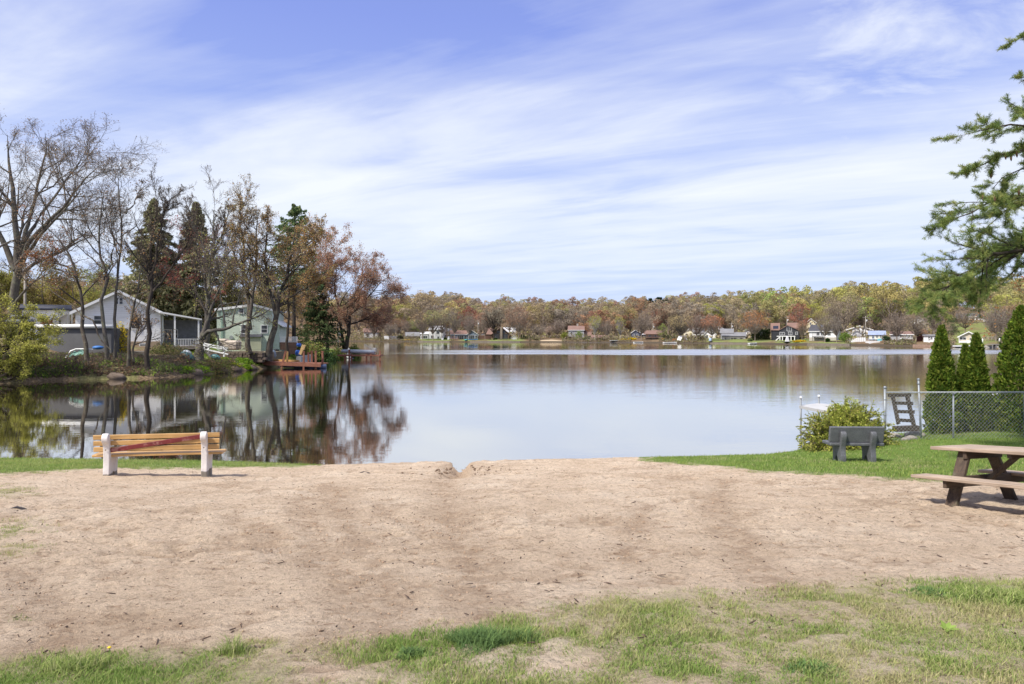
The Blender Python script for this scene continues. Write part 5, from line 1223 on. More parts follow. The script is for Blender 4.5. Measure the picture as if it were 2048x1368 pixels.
# ================================================================== left bank: buildings and yard
Mint = siding('mint_siding', (0.58, 0.655, 0.545, 1), 0.22); White2 = siding('old_white_siding', (0.86, 0.86, 0.86, 1), 0.2, 0.08)
def left_buildings():
    # white gabled cottage
    D = 66; r, l, D = house('white clapboard cottage with wide gable facing the cove', 156, 320, 584, 624, 684, D, 9, 'y', White2, RGrey,
        [(191, 204, 632.5, 648), (231.5, 236.5, 596, 608), (239, 245, 596, 608), (263, 278, 635, 657), (285, 296, 635, 645.5)], over=.45, trim=TRIM, turn=.85)
    m = MB(); zb = WZ(684, D); m.box((WX(238, D), D + .08, zb - 1.2), (WX(320, D) - WX(156, D) - .1, .3, 2.5)); part(r, l, 'foundation', m, plain('tan_block', (.34, .26, .18, 1), .9, .2, 2))
    window(r, l, WX(279, D), WX(293, D), WZ(692, D), WZ(687.5, D), D - .08)
    # lean-to porch at its right
    m = MB(); m.prism([(WX(319, D), WZ(622, D)), (WX(405, D), WZ(636.5, D)), (WX(405, D), WZ(639, D)), (WX(319, D), WZ(625.5, D))], (0, D + 1.6, 0), (1, 0, 0), (0, 0, 1), (0, 1, 0), 4.6); part(r, l, 'porch_roof', m, TRIM)
    for px, yt in ((349, 630), (398, 638.5)):
        m = MB(); m.box((WX(px, D), D - .5, (WZ(yt, D) + WZ(699, D)) / 2), (.17, .17, WZ(yt, D) - WZ(699, D))); part(r, l, 'post', m, TRIM)
    m = MB(); m.box((WX(366, D), D + 3.4, (WZ(638, D) + WZ(694, D)) / 2), (WX(404, D) - WX(322, D), .2, WZ(638, D) - WZ(694, D))); part(r, l, 'porch_wall', m, plain('porch_grey', (.20, .21, .23, 1), .8, .3))
    m = MB(); m.box((WX(372, D), D + 1.3, WZ(696, D)), (WX(404, D) - WX(340, D), 4.0, .3)); part(r, l, 'porch_floor', m, plain('porch_boards', (.24, .2, .17, 1), .85, .2))
    m = MB(); rail(m, (WX(350, D), D - .5, WZ(694, D)), (WX(398, D), D - .5, WZ(694, D)), .75, 14, balus=.05); part(r, l, 'railing', m, TRIM)
    window(r, l, WX(358, D + 3.2), WX(372, D + 3.2), WZ(676, D + 3.2), WZ(660, D + 3.2), D + 3.28, split='hv')
    window(r, l, WX(377, D + 3.2), WX(384, D + 3.2), WZ(676, D + 3.2), WZ(660, D + 3.2), D + 3.28, split='h')
    # long white garage with dark roof
    D = 78; r, l, D = house('long low white garage with dark roof left of the cottage', 45, 140, 610.5, 620, 672, D, 7, 'x', White2, RDark, [(118, 122, 640, 650)], name='garage', cat='garage', over=.3)
    m = MB(); m.prism([(WX(111, D), WZ(637, D)), (WX(132, D), WZ(627, D)), (WX(132, D), WZ(629.5, D)), (WX(111, D), WZ(639.5, D))], (0, D - 1.6, 0), (1, 0, 0), (0, 0, 1), (0, 1, 0), 3.0); part(r, l, 'awning', m, plain('awning_cream', (.62, .60, .52, 1), .7, .1))
    for px in (132, 137, 143):
        m = MB(); m.box((WX(px, D), D - 2.6, (WZ(626, D) + WZ(675, D)) / 2), (.2, .2, WZ(626, D) - WZ(675, D))); part(r, l, 'post', m, plain('awning_cream', (.62, .60, .52, 1)))
    # grey covered trailer with a white roll along the top
    D = 58.5; x0, x1 = WX(76, D), WX(224, D); zb, zt = WZ(709, D), WZ(656, D); l = ((x0 + x1) / 2, D, zb); r = thing('trailer', 'long dark grey covered trailer with a white roll along its top edge', 'trailer', l)
    m = MB(); m.box((l[0], D + 1.25, (zb + zt) / 2), (x1 - x0, 2.5, zt - zb), bev=.06); part(r, l, 'body', m, plain('grey_tarp', (.115, .115, .12, 1), .75, .14, .7, bstr=.3, bscale=2.5))
    m = MB(); m.tube([(x0 - .15, D - .12, zt + .16), (x1 + .1, D - .12, zt + .12)], .17, 14); part(r, l, 'awning_roll', m, TRIM).data.polygons.foreach_set('use_smooth', [True] * len(r.children[-1].data.polygons))
    m = MB(); m.box(((x0 + x1) / 2, D - .02, zt - .04), (x1 - x0, .1, .14)); part(r, l, 'roll_shadow', m, plain('roll_shadow_navy', (.04, .05, .10, 1), .6, .1))  # dark navy strip standing in for the shadow under the white roll
    m = MB(); m.box(((x0 + x1) / 2, D + .04, zb - .03), (x1 - x0 + .1, .14, .09)); m.box((x0 + .9, D - .4, zb + .05), (1.5, .9, .1)); part(r, l, 'bottom_rail', m, plain('alu_rail', (.45, .46, .48, 1), .45, .1))
    m = MB(); m.tube([(x0 + .35, D - .16, zt - .62), (x0 + .35, D + .1, zt - .62)], .14, 12); part(r, l, 'vent', m, DARKTRIM)
    for fx in (.28, .36):
        m = MB(); xx = x0 + (x1 - x0) * fx; m.tube([(xx, D + .1, zb - .3), (xx, D + .45, zb - .3)], .34, 16); part(r, l, 'wheel', m, plain('rubber', (.02, .02, .02, 1), .8, .1))
    # mint green house
    D = 80; zb = WZ(700, D); r, l, D = house('mint green two-storey house with low gable and dark little awning', 436, 543, 611, 620, 700, D, 11, 'y', Mint, RGrey, [(483, 494, 650, 666.5), (522, 533, 651, 665.5), (479, 487, 617.5, 626)], over=.2, trim=TRIM, pxr=507, turn=.55)
    gable_box(r, l, WX(543.2, D), WX(556, D), D + .5, D + 10, zb - 1.2, WZ(649, D), WZ(641, D), 'shed_l', Mint, TRIM, over=.5, names=('wing_wall', 'wing_roof'), th=.14)
    m = MB(); m.prism([(0, WZ(668.5, D)), (-1.1, WZ(673.3, D)), (-1.1, WZ(674.3, D)), (0, WZ(674.3, D))], (WX(503, D), D, 0), (0, 1, 0), (0, 0, 1), (1, 0, 0), WX(524.5, D) - WX(482, D)); part(r, l, 'awning', m, RDark)
    m = MB(); m.box((WX(502.5, D), D - .45, (WZ(674.5, D) + zb - .8) / 2), (WX(523.5, D) - WX(482, D), .9, WZ(674.5, D) - zb + .8)); part(r, l, 'bulkhead', m, siding('bulkhead_cream', (.47, .47, .34, 1), .8))
    m = MB(); m.box((WX(446, D), D - .05, WZ(657, D)), (.2, .2, WZ(620, D) - WZ(695, D))); part(r, l, 'drainpipe', m, plain('mint_pipe', (.30, .42, .34, 1), .5, .1))
    m = MB(); m.box((WX(573, D), D + 2.5, WZ(686.5, D)), (WX(591, D) - WX(556.5, D), 4, .2)); m.box((WX(574, D), D + .55, (WZ(687.5, D) + WZ(709, D)) / 2), (WX(591, D) - WX(558, D), .12, WZ(687.5, D) - WZ(709, D))); part(r, l, 'deck', m, siding('deck_skirt', (.14, .075, .05, 1), .3, .2))
    m = MB(); rail(m, (WX(557, D), D + .6, WZ(686.2, D)), (WX(591, D), D + .6, WZ(686.2, D)), .72, 18, balus=.05); part(r, l, 'railing', m, TRIM)
    m = MB(); m.tube([(WX(464, D), D - .15, WZ(675, D)), (WX(464, D), D - .02, WZ(675, D))], .22, 14); m.box((WX(464, D), D - .08, WZ(680, D)), (.06, .06, .5)); part(r, l, 'meter', m, plain('meter_grey', (.3, .32, .32, 1), .5, .1))
    # house behind with a dormer
    D = 118; r, l, D = house('pale house with dormer windows behind the mint green house', 446, 504, 588, 594, 640, D, 10, 'x', siding('dim_siding', (.42, .42, .42, 1)), RGrey, [(449, 456, 597, 606, 'v'), (481, 488, 597, 607, 'v'), (492, 498, 597, 607, 'v'), (463, 470, 598, 607)], trim=TRIM)
    D = 104; r, l, D = house('pale grey house with white eaves behind the red-budded tree', 362, 424, 582, 601, 660, D, 10, 'y', siding('pale_grey_siding', (.55, .56, .60, 1)), RLight, [(380, 387, 612, 621), (400, 407, 612, 621)], trim=TRIM)
    # utility poles
    pole('utility pole behind the long white garage', 50, 536, 92, bz(WX(50, 92), 92), r=.17, mk=False)
    pole('utility pole with crossarm behind the white cottage roof', 247, 546, 112, bz(WX(247, 112), 112), r=.15, mk=False)
    pole('utility pole above the dark hemlock by the second dock', 676, 646, 112, bz(WX(676, 112), 112), r=.12)
left_buildings()
def left_things():
    g = lambda px, D: bz(WX(px, D), D)
    # stone retaining wall
    D = 67.5; m = MB(); rng = random.Random(3)
    for row in range(4):
        x = WX(420, D)
        while x < WX(525, D):
            w = rng.uniform(.25, .55); m.box((x + w / 2, D + rng.uniform(-.04, .04), g(470, D) - .05 + row * .24), (w * .96, .5, .235), bev=.04); x += w
    m.box(((WX(420, D) + WX(525, D)) / 2, D + .06, g(470, D) + .88), (WX(525, D) - WX(420, D), .55, .07))
    tag(m.build('retaining_wall', plain('brown_stone', (.12, .09, .07, 1), .95, .5, 3)), 'low brown stone retaining wall in front of the mint green house', 'wall')
    # terrace fill behind the wall
    m = MB(); m.box(((WX(420, D) + WX(525, D)) / 2, D + 3.4, g(470, D) + .35), (WX(525, D) - WX(420, D), 6.2, .9)); tag(m.build('terrace_ground', plain('terrace_dirt', (.17, .14, .09, 1), .95, .3, 2)), kind='structure')
    # white stair handrail
    m = MB(); D = 65.5
    for px, a, b in ((408, 684.5, 702), (417, 687, 706), (448, 693.5, 714)): m.box((WX(px, D), D, (WZ(a, D) + WZ(b, D)) / 2), (.13, .13, WZ(a, D) - WZ(b, D)))
    for a, b in ((686, 696.5), (690.5, 700), (697, 708.5)): m.bar((WX(405, D), D - .08, WZ(a, D)), (WX(457, D), D - .08, WZ(b, D)), .06, .12)
    tag(m.build('handrail', TRIM), 'white wooden stair handrail in front of the retaining wall', 'handrail')
    # beige covered stack
    D = 71; m = MB(); z = WZ(700, D); m.box((WX(460, D), D, z + .5), (WX(480, D) - WX(441, D), 1.2, 1.0), bev=.16); m.box((WX(448, D), D - .1, z + 1.0), (.9, 1.0, .35), bev=.12)
    tag(m.build('covered_stack', plain('beige_tarp', (.48, .41, .34, 1), .8, .3, 2, bstr=.6, bscale=4)), 'beige tarpaulin-covered stack standing on the stone terrace', 'stack')
    # pinkish chair / canoe / boards
    def canoe(label, a, b, D, r, mt, cat='canoe', flat=.6):
        m = MB(); A, B = W(*a, D), W(*b, D); pts = [A.lerp(B, t) for t in (0, .08, .25, .5, .75, .92, 1)]
        m.tube(pts, [r * k for k in (.05, .45, .85, 1, .85, .45, .05)], 12)
        return tag(m.build('canoe' if cat == 'canoe' else 'surfboard', mt, None, None, True), label, cat)
    canoe('dark teal canoe lying on leaf litter below the white porch', (360, 705), (391, 720), 60.5, .34, plain('teal_canoe', (.05, .12, .13, 1), .4, .15)); 
    canoe('light blue tarp-wrapped canoe end behind the dark teal canoe', (366, 702), (384, 709), 61.6, .24, plain('pale_tarp', (.45, .5, .55, 1), .5, .2, 5))
    m = MB(); D = 62.5; A, B = W(411.5, 703, D), W(423.5, 716, D); m.bar(A, B, .5, .13, bev=.06); tag(m.build('paddle_board', plain('cream_board', (.62, .52, .34, 1), .5, .15, 2)), 'cream yellow board leaning on the bank beside the handrail', 'board')
    canoe('teal upturned kayak lying right of the cream yellow board', (421, 711), (442, 717), 62.5, .26, plain('teal_kayak', (.08, .20, .21, 1), .45, .15))
    # bundled blue-grey boat behind the leaning trunk
    D = 71; m = MB(); m.tube([W(536, 702, D), W(539, 706, D), W(545, 710, D), W(551, 713, D)], [.25, .5, .52, .2], 12); tag(m.build('covered_boat', plain('bluegrey_tarp', (.16, .20, .25, 1), .5, .35, 5, bstr=.6, bscale=5), None, None, True), 'blue-grey tarp-covered boat lying against the leaning trunk', 'boat')
    # bins
    for px, lb, mt in ((552, 'black rounded compost bin beside the mint green house', plain('black_plastic', (.02, .022, .025, 1), .45, .1)), (563, 'dark green wheeled bin beside the deck skirt', plain('green_plastic', (.025, .045, .04, 1), .45, .1))):
        D = 78; z = g(px, D); x = WX(px, D); r = thing('bin', lb, 'bin', (x, D, z)); m = MB(); m.tube([(x, D, z), (x, D, z + .75), (x, D, z + .95)], [.34, .4, .34], 10); m.build('body', mt, r, (x, D, z), True); m = MB(); m.tube([(x, D, z + .95), (x, D, z + 1.05)], [.38, .25], 10); m.build('lid', mt, r, (x, D, z), True)
    Blue = plain('blue_plastic', (.03, .13, .50, 1), .4, .12)
    for a, b, lb in (((594, 690), (602, 690), 'blue barrel resting on the brown deck corner'), ((592, 706), (602, 706), 'bright blue barrel lying on the grass below the deck')):
        D = 78; m = MB(); A, B = W(*a, D), W(*b, D); rr_ = .20 if a[1] < 700 else .34; m.tube([A, A.lerp(B, .12), A.lerp(B, .88), B], [rr_ * .85, rr_, rr_, rr_ * .85], 14); tag(m.build('barrel', Blue, None, None, True), lb, 'barrel')
    m = MB(); D = 77; m.bar(W(600, 709, D), W(607, 690, D), .12, .3); m.bar(W(610, 690, D), W(606, 700, D), .1, .2); tag(m.build('plank_stack', plain('new_lumber', (.50, .33, .15, 1), .7, .2, 3)), 'yellowish planks leaning beside the blue barrels', 'planks')
    m = MB(); D = 79; m.box((WX(624, D), D, g(624, D) + .75), (2.4, .9, .08)); m.box((WX(624, D), D - .75, g(624, D) + .45), (2.4, .3, .06)); m.box((WX(624, D), D + .75, g(624, D) + .45), (2.4, .3, .06))
    for sx in (-.9, .9):
        for s in (-1, 1): m.bar((WX(624, D) + sx, D + .7 * s, g(624, D)), (WX(624, D) + sx, D + .2 * s, g(624, D) + .74), .1, .06)
    tag(m.build('picnic_table', plain('grey_timber', (.27, .25, .23, 1))), 'small grey picnic table on the grass behind the dock posts', 'table')
    # red-brown dock with posts
    RD = plain('dock_stain', (.26, .105, .065, 1), .75, .25, 3); ND = plain('dock_new', (.45, .27, .10, 1), .7, .2, 3)
    D0 = 69.5; L = (WX(590, D0), D0, 0); r = thing('dock', 'red-brown wooden dock with a row of tall posts', 'dock', L)
    m = MB(); A = Vector((WX(524, 70), 70, .62)); B = Vector((WX(648, 69), 69, .45)); m.bar(A, B, 2.2, .10)
    m.bar(A + Vector((0, -1.12, -.12)), B + Vector((0, -1.12, -.12)), .08, .32); m.build('deck', RD, r, L)
    m = MB(); m.bar(A + Vector((.6, 1.0, .12)), A.lerp(B, .55) + Vector((0, 1.0, .12)), .25, .2); m.build('edge_beam', ND, r, L)
    for px, ya, yb, dd, mt in ((607.5, 704, 738, -1.1, RD), (617, 706, 730, 1.2, RD), (623.5, 703, 729, 1.2, RD), (631.5, 703, 742, -1.1, RD), (645, 703.5, 738, -.6, RD)):
        D = 69.3 + dd; m = MB(); m.box((WX(px, D), D, (WZ(ya, D) + WZ(yb, D) - .8) / 2), (.17, .17, WZ(ya, D) - WZ(yb, D) + .8)); m.box((WX(px, D), D, WZ(ya, D) + .03), (.22, .22, .08)); m.build('post', mt, r, L)
    m = MB(); m.bar(W(571.5, 702, 68.6), W(563, 736, 68.6), .17, .17); m.build('post', RD, r, L); m = MB(); m.bar(W(575, 703, 69.0), W(574, 728, 69.0), .17, .17); m.build('post', ND, r, L)
    m = MB(); 
    for t in (.45, .62, .8, .95): m.tube([A.lerp(B, t) + Vector((-.5, -.3, -.28)), A.lerp(B, t) + Vector((.6, -.3, -.28))], .24, 12)
    m.build('float', plain('float_blue', (.10, .13, .22, 1), .5, .3, 2), r, L, True)
    # concrete sea wall leading to the second dock
    m = MB(); rng = random.Random(5); prev = None
    for i in range(12):
        t = i / 11; px = 598 + 84 * t; D = 80.5 + 23 * t; p = Vector((WX(px, D), D - .2, .25))
        if prev is not None: m.bar(prev, p, .55, 1.1 + rng.uniform(-.08, .08))
        prev = p
    tag(m.build('sea_wall', plain('pale_concrete', (.40, .39, .37, 1), .9, .35, 1.2)), 'pale concrete sea wall curving between the two docks', 'sea wall')
    # second dock with a moored boat
    D = 95; L = (WX(722, D), D, 0); r = thing('dock', 'weathered dock beyond the first one with a boat on it', 'dock', L)
    m = MB(); m.box((WX(720, D), D, .5), (WX(762, D) - WX(676, D), 2.2, .2)); m.build('deck', RD, r, L)
    for px, a, b in ((698.5, 699, 722), (703, 707, 722), (690, 708, 722), (733, 707, 724), (742, 707, 724), (760, 701, 716)):
        m = MB(); m.box((WX(px, D - .9), D - .9, (WZ(a, D) + WZ(b, D) - .6) / 2), (.2, .2, WZ(a, D) - WZ(b, D) + .6)); m.build('post', RD, r, L)
    x = WX(716, D); r = thing('motor_boat', 'small silver and blue motor boat sitting on the weathered dock', 'boat', (x, D, 0.6)); n = 9; vs = []
    for i in range(n):
        t = i / (n - 1); w = .9 * (1 - max(0, (t - .4) / .6) ** 2) + .02; sx = (.5 - t) * 4.6
        vs += [(x + sx, D - w, 1.22 + .1 * t), (x + sx, D - w * .7, 0.68 + .2 * t), (x + sx, D, 0.6 + .3 * t), (x + sx, D + w * .7, 0.68 + .2 * t), (x + sx, D + w, 1.22 + .1 * t), (x + sx, D, 1.17 + .1 * t)]
    m = MB(); m.add(vs, [(i * 6 + k, (i + 1) * 6 + k, (i + 1) * 6 + (k + 1) % 6, i * 6 + (k + 1) % 6) for i in range(n - 1) for k in range(6)] + [tuple(range(6))]); m.build('hull', plain('silver_hull', (.45, .50, .58, 1), .35, .2, 1.5), r, (x, D, 0.6), True)
    m = MB(); m.box((x + 2.3, D, 1.2), (.5, .5, .7), bev=.1); m.tube([(x + 2.0, D, 1.35), (x + 1.0, D - .2, 2.0)], .05, 8); m.build('outboard_motor', plain('pale_motor', (.5, .47, .42, 1), .5, .2), r, (x, D, 0.6))
    # lighthouse ornament, chain-link panel, post
    D = 99; x = WX(697.5, D); z = g(690, D); L = (x, D, z); r = thing('lighthouse_ornament', 'small white lighthouse garden ornament on the point', 'ornament', L)
    m = MB(); m.tube([(x, D, z), (x, D, z + 1.5)], [.55, .3], 12); m.build('tower', TRIM, r, L, True); m = MB(); m.tube([(x, D, z + 1.5), (x, D, z + 1.6)], .42, 12); m.tube([(x, D, z + 1.6), (x, D, z + 2.0)], .22, 10); m.tube([(x, D, z + 2.0), (x, D, z + 2.5)], [.34, .03], 12); m.build('lantern', plain('grey_lantern', (.35, .36, .38, 1), .5, .1), r, L)
    D = 97; m = MB(); z = g(684, D) - .2
    for i in range(5): xx = WX(683 + i * 6, D); m.tube([(xx, D, z - .5), (xx, D, z + 1.3)], .05, 8)
    m.tube([(WX(683, D), D, z + 1.25), (WX(707, D), D, z + 1.25)], .04, 8)
    for i in range(34):
        xa = WX(683, D) + i * .05 * 1.03
        m.tube([(xa, D, z), (min(xa + 1.2, WX(707, D)), D, z + min(1.2, WX(707, D) - xa))], .008, 3, False)
    tag(m.build('wire_fence', plain('galv_wire', (.38, .40, .42, 1), .5, .1)), 'grey wire fence panel beside the lighthouse ornament', 'fence')
    # torn green netting on a hoop, blue tarp
    D = 54.6; r = thing('garden_hoop', 'white hoop frame with torn green netting on the bank below the trailer', 'hoop', tuple(W(150, 728, D)))
    L = tuple(W(150, 728, D)); m = MB(); pts = [W(130, 727, D), W(133, 712, D), (W(141, 702, D)), W(152, 698, D), W(170, 698, D), W(186, 699, D)]; m.tube(pts, .05, 8); m.build('frame', TRIM, r, L, True)
    m = MB(); rng = random.Random(4); tp = [W(131, 729, D), W(133, 722, D), W(138, 714, D), W(145, 708, D), W(156, 705, D), W(169, 703, D)]; bp = [W(146, 731, D), W(152, 730, D), W(160, 727, D), W(168, 722, D), W(172, 717, D)]
    for path, wd in ((tp, .32), (bp, .22)):
        vs, fs = [], []
        P = [Vector(p) for p in path]; Q2 = [P[0].lerp(P[-1], 0)] 
        N_ = 26
        for i in range(N_):
            t = i / (N_ - 1) * (len(P) - 1); k = min(int(t), len(P) - 2); c = P[k].lerp(P[k + 1], t - k)
            for s in (-.5, 0, .5): vs.append(c + Vector((rng.uniform(-.06, .06), s * .25 + rng.uniform(-.05, .05), s * wd * rng.uniform(.5, 1.6))))
        for i in range(N_ - 1):
            for s in (0, 1): fs.append((i * 3 + s, i * 3 + s + 1, i * 3 + s + 4, i * 3 + s + 3))
        m.add(vs, fs)
    m.build('netting', plain('green_net', (.16, .30, .25, 1), .7, .35, 6), r, L)
    D = 57; m = MB(); m.blob(W(196, 695, D), (.42, .4, .16), 14, 8, .15); tag(m.build('blue_tarp', plain('tarp_blue', (.06, .20, .52, 1), .5, .15), None, None, True), 'small bright blue tarp heap at the right end of the trailer', 'tarp')
    D = 72; m = MB(); x, z = WX(95, D), WZ(650, D); m.box((x, D, z + .3), (.9, .5, .5), bev=.1); m.tube([(x - .5, D, z + .3), (x - .75, D, z + 1.0)], .03, 6); m.tube([(x + .45, D, z + .3), (x + .7, D, z + 1.0)], .03, 6)
    for s in (-.35, .35): m.tube([(x + s, D - .3, z), (x + s, D + .3, z)], .22, 12)
    tag(m.build('garden_tractor', plain('rust_red', (.20, .05, .03, 1), .6, .2)), 'rusty red garden machine in front of the white garage', 'garden machine')
    D = 70; m = MB(); x, z = WX(38, D), WZ(652, D)
    m.box((x, D, z + .45), (2.6, 1.2, .5), bev=.18); m.box((x + .1, D, z + .9), (1.5, 1.0, .45), bev=.15)
    tag(m.build('covered_car', plain('dark_cover', (.06, .07, .10, 1), .4, .3, 2)), 'dark covered vehicle at the left end of the white garage', 'vehicle')
    # bench-like lattice by the dark trunk
    D = 60; m = MB(); a, b = WX(266, D), WX(294, D); z = WZ(717, D)
    m.box(((a + b) / 2, D, z + .62), (b - a, .12, .06)); m.box(((a + b) / 2, D, z + .05), (b - a, .1, .06))
    for i in range(13): m.box((a + (b - a) * i / 12, D, z + .34), (.035, .04, .58))
    tag(m.build('garden_edging', plain('grey_timber', (.27, .25, .23, 1))), 'low grey slatted railing between the two dark trunks', 'railing')
left_things()

# ================================================================== left bank: trees
def ST(D, pts): return [tuple(W(p[0], p[1], D + (p[2] if len(p) > 2 else 0))) for p in pts]
TB = (0.38, 0.29, 0.20); TO = (0.52, 0.29, 0.12); TG = (0.46, 0.40, 0.15); TY = (0.56, 0.54, 0.14); TR = (0.36, 0.12, 0.09)
def left_trees():
    tree('oak_tree', 'huge spreading oak with brown buds filling the far left edge', [ST(76, [(22, 700), (26, 640), (30, 590), (33, 545), (36, 500), (30, 420), (20, 340), (15, 270)])], .55, 1,
         (7, 7, 7, 6), (0.58, 0.55, 0.5, 0.42), (0.75, 0.7, 0.7, 0.7), .42, .03, 1.0, .11, [TB, TB, (.30, .19, .09), (.22, .17, .1)], BARKG, wob=.1, rtw=.008, wander=.13, L0=10.5,
         extra=[(ST(76, [(33, 548), (55, 500, -1), (95, 440, -2), (140, 400, -3), (185, 340, -3), (200, 330, -3)]), .28), (ST(76, [(34, 560), (75, 520, 1), (120, 505, 2), (165, 480, 3), (200, 465, 3)]), .2), (ST(76, [(32, 540), (5, 480), (-30, 420), (-70, 340), (-90, 300)]), .32),
                (ST(76, [(34, 520), (60, 430, 3), (80, 350, 4), (95, 290, 4), (90, 265, 4)]), .25), (ST(76, [(33, 530), (80, 470, -3), (120, 430, -5), (150, 390, -5), (170, 350, -5)]), .2), (ST(76, [(28, 610), (60, 570, -2), (95, 545, -3), (125, 540, -3)]), .14), (ST(76, [(34, 500), (90, 420, 2), (140, 350, 3), (165, 310, 3)]), .2)], lspread=.25)
    tree('oak_tree', 'second brown-budded oak leaning out from behind the huge left one', [ST(72, [(-40, 700), (-38, 600), (-30, 520), (-10, 440), (10, 360)])], .4, 21, (7, 6, 6, 5), (.45, .5, .5, .45), (.8, .7, .7, .7), .4, .03, 1.0, .11, [TB, TO], BARKG, rtw=.008, lspread=.25)
    tree('tree', 'thin leaning tree with rusty leaves in front of the grey trailer', [ST(54.5, [(176, 726), (172, 690), (167, 640), (163, 590), (152, 540), (135, 500), (112, 470), (95, 455)])], .17, 2, (9, 6, 5, 4), (.34, .5, .5, .5), (.85, .8, .7, .7), .35, .02, 1.4, .10, [(.40, .15, .07), TB, (.33, .2, .1)], BARK, rtw=.007,
         extra=[(ST(54.5, [(168, 632), (185, 640, -1), (193, 655, -1), (197, 675, -1), (213, 692, -1), (222, 700, -1)]), .075, 0), (ST(54.5, [(168, 640), (150, 615, .5), (130, 600, .8), (110, 588, 1), (96, 575, 1)]), .06, 0), (ST(54.5, [(152, 545), (120, 525), (95, 520), (70, 518)]), .06)])
    tree('tree', 'lichen-spotted twin-trunk tree rising above the cottage gable', [ST(55, [(216, 735), (212, 690), (209, 640), (208, 590), (205, 540), (200, 490), (196, 450), (203, 400), (208, 380)]), ST(55, [(226, 735, .5), (227, 690, .5), (228, 640, .5), (233, 590, .5), (239, 550, .5), (240, 500, .5), (246, 460, .5), (252, 428, .5), (242, 395, .5), (236, 345, .5)])], .17, 3,
         (8, 6, 5, 4), (.27, .5, .5, .5), (.7, .7, .7, .7), .45, .05, .3, .08, [TB, TO], BARKG, rtw=.007, extra=[(ST(55, [(252, 428, .5), (268, 405, .8), (283, 385, 1), (290, 372, 1)]), .05), (ST(55, [(208, 560), (222, 520), (228, 480), (224, 440), (229, 420)]), .06)], taper=.4)
    tree('tree', 'dark forked tree with brown buds before the yellow bush', [ST(53.8, [(259, 752), (260, 715), (258, 680), (262, 640), (268, 600), (277, 560), (283, 545), (292, 520)]), ST(53.8, [(265, 752, .6), (266, 710, .6), (268, 675, .6), (277, 655, .6), (283, 640, .6)])], .15, 4,
         (8, 6, 5, 4), (.40, .5, .5, .5), (.9, .8, .7, .7), .48, .03, .9, .1, [TB, (.4, .3, .18), TO], BARK, rtw=.007)
    tree('tree', 'straight dark trunk carrying a tall haze of bare twigs', [ST(54, [(297, 756), (297, 700), (297, 640), (299, 580), (302, 540), (306, 490), (313, 440), (317, 400)])], .2, 5, (14, 7, 7, 5), (.22, .5, .5, .5), (.5, .6, .65, .7), .42, .09, .15, .07, [TB, (.38, .3, .2)], BARKD, rtw=.007,
         extra=[(ST(54, [(300, 560), (315, 500), (327, 450), (336, 415), (343, 395)]), .08), (ST(54, [(298, 600), (325, 560), (350, 530), (370, 490), (378, 450)]), .08)])
    sc = [(0.25, 0.27, 0.14), (0.32, 0.31, 0.16), (0.35, 0.32, 0.18)]
    b = (WX(308, 92), 92); spruce('spruce_tree', 'tall drooping spruce standing left of its twin behind the cottage', (*b, bz(*b)), WZ(396, 92) - bz(*b), 6.3, 31, sc, 300, 80, .48, -.30, .04)
    b = (WX(392, 94), 94); spruce('spruce_tree', 'tall drooping spruce standing right of its twin, above the red-budded tree', (*b, bz(*b)), WZ(402, 94) - bz(*b), 5.8, 32, sc, 280, 80, .48, -.30, .04)
    tree('tree', 'very tall bare tree with a fan of grey twigs behind the leaning one', [ST(75, [(410, 705), (412, 650), (414, 590), (422, 540), (425, 490), (426, 450), (428, 420)])], .32, 6, (13, 7, 7, 6), (.32, .5, .5, .5), (.45, .5, .55, .6), .28, .08, .15, .08, [TB], BARKG, rtw=.008, taper=.6,
         extra=[(ST(75, [(424, 520), (440, 480), (452, 445), (462, 420)]), .12), (ST(75, [(420, 540), (405, 490), (387, 450), (374, 410)]), .12), (ST(75, [(414, 580), (440, 530), (465, 495), (480, 445)]), .1)])
    tree('tree', 'thick leaning trunk with a long low limb reaching right', [ST(62, [(396, 722), (400, 700), (406, 672), (414, 650), (422, 620), (425, 603)])], .42, 7, (4, 5, 5, 4), (.9, .6, .5, .5), (.9, .8, .7, .7), .55, .05, .8, .1, [TB, TY], BARKG, rtw=.008, L0=3.5, wob=.03,
         extra=[(ST(62, [(405, 674), (415, 663, -.5), (430, 660, -1), (450, 658, -1.5), (470, 650, -2), (495, 640, -2.5), (520, 632, -3), (545, 615, -3)]), .17), (ST(62, [(430, 661, -1), (436, 672, -1), (438, 690, -1)]), .1), (ST(62, [(452, 657, -1.5), (447, 630, -1.5), (440, 590, -1.5), (445, 540, -1.5)]), .06), (ST(62, [(465, 652, -2), (468, 625, -2), (480, 590, -2), (490, 560, -2)]), .05), (ST(62, [(422, 620), (432, 590), (450, 560), (458, 520)]), .1), (ST(62, [(420, 640), (440, 610), (470, 605), (500, 600)]), .06)])
    tree('tree', 'two-stemmed tree with golden buds in front of the mint green house', [ST(67, [(499, 707), (500, 670), (503, 620), (505, 570), (509, 520), (513, 485), (515, 455), (517, 425)]), ST(67, [(500, 660, .4), (498, 600, .4), (492, 550, .4), (484, 500, .4), (480, 450, .4), (478, 415, .4)])], .24, 8,
         (13, 7, 7, 5), (.29, .5, .5, .45), (.75, .7, .7, .7), .3, .05, 1.6, .10, [TG, TO, TB, (.45, .3, .1)], BARK, rtw=.008, taper=.5)
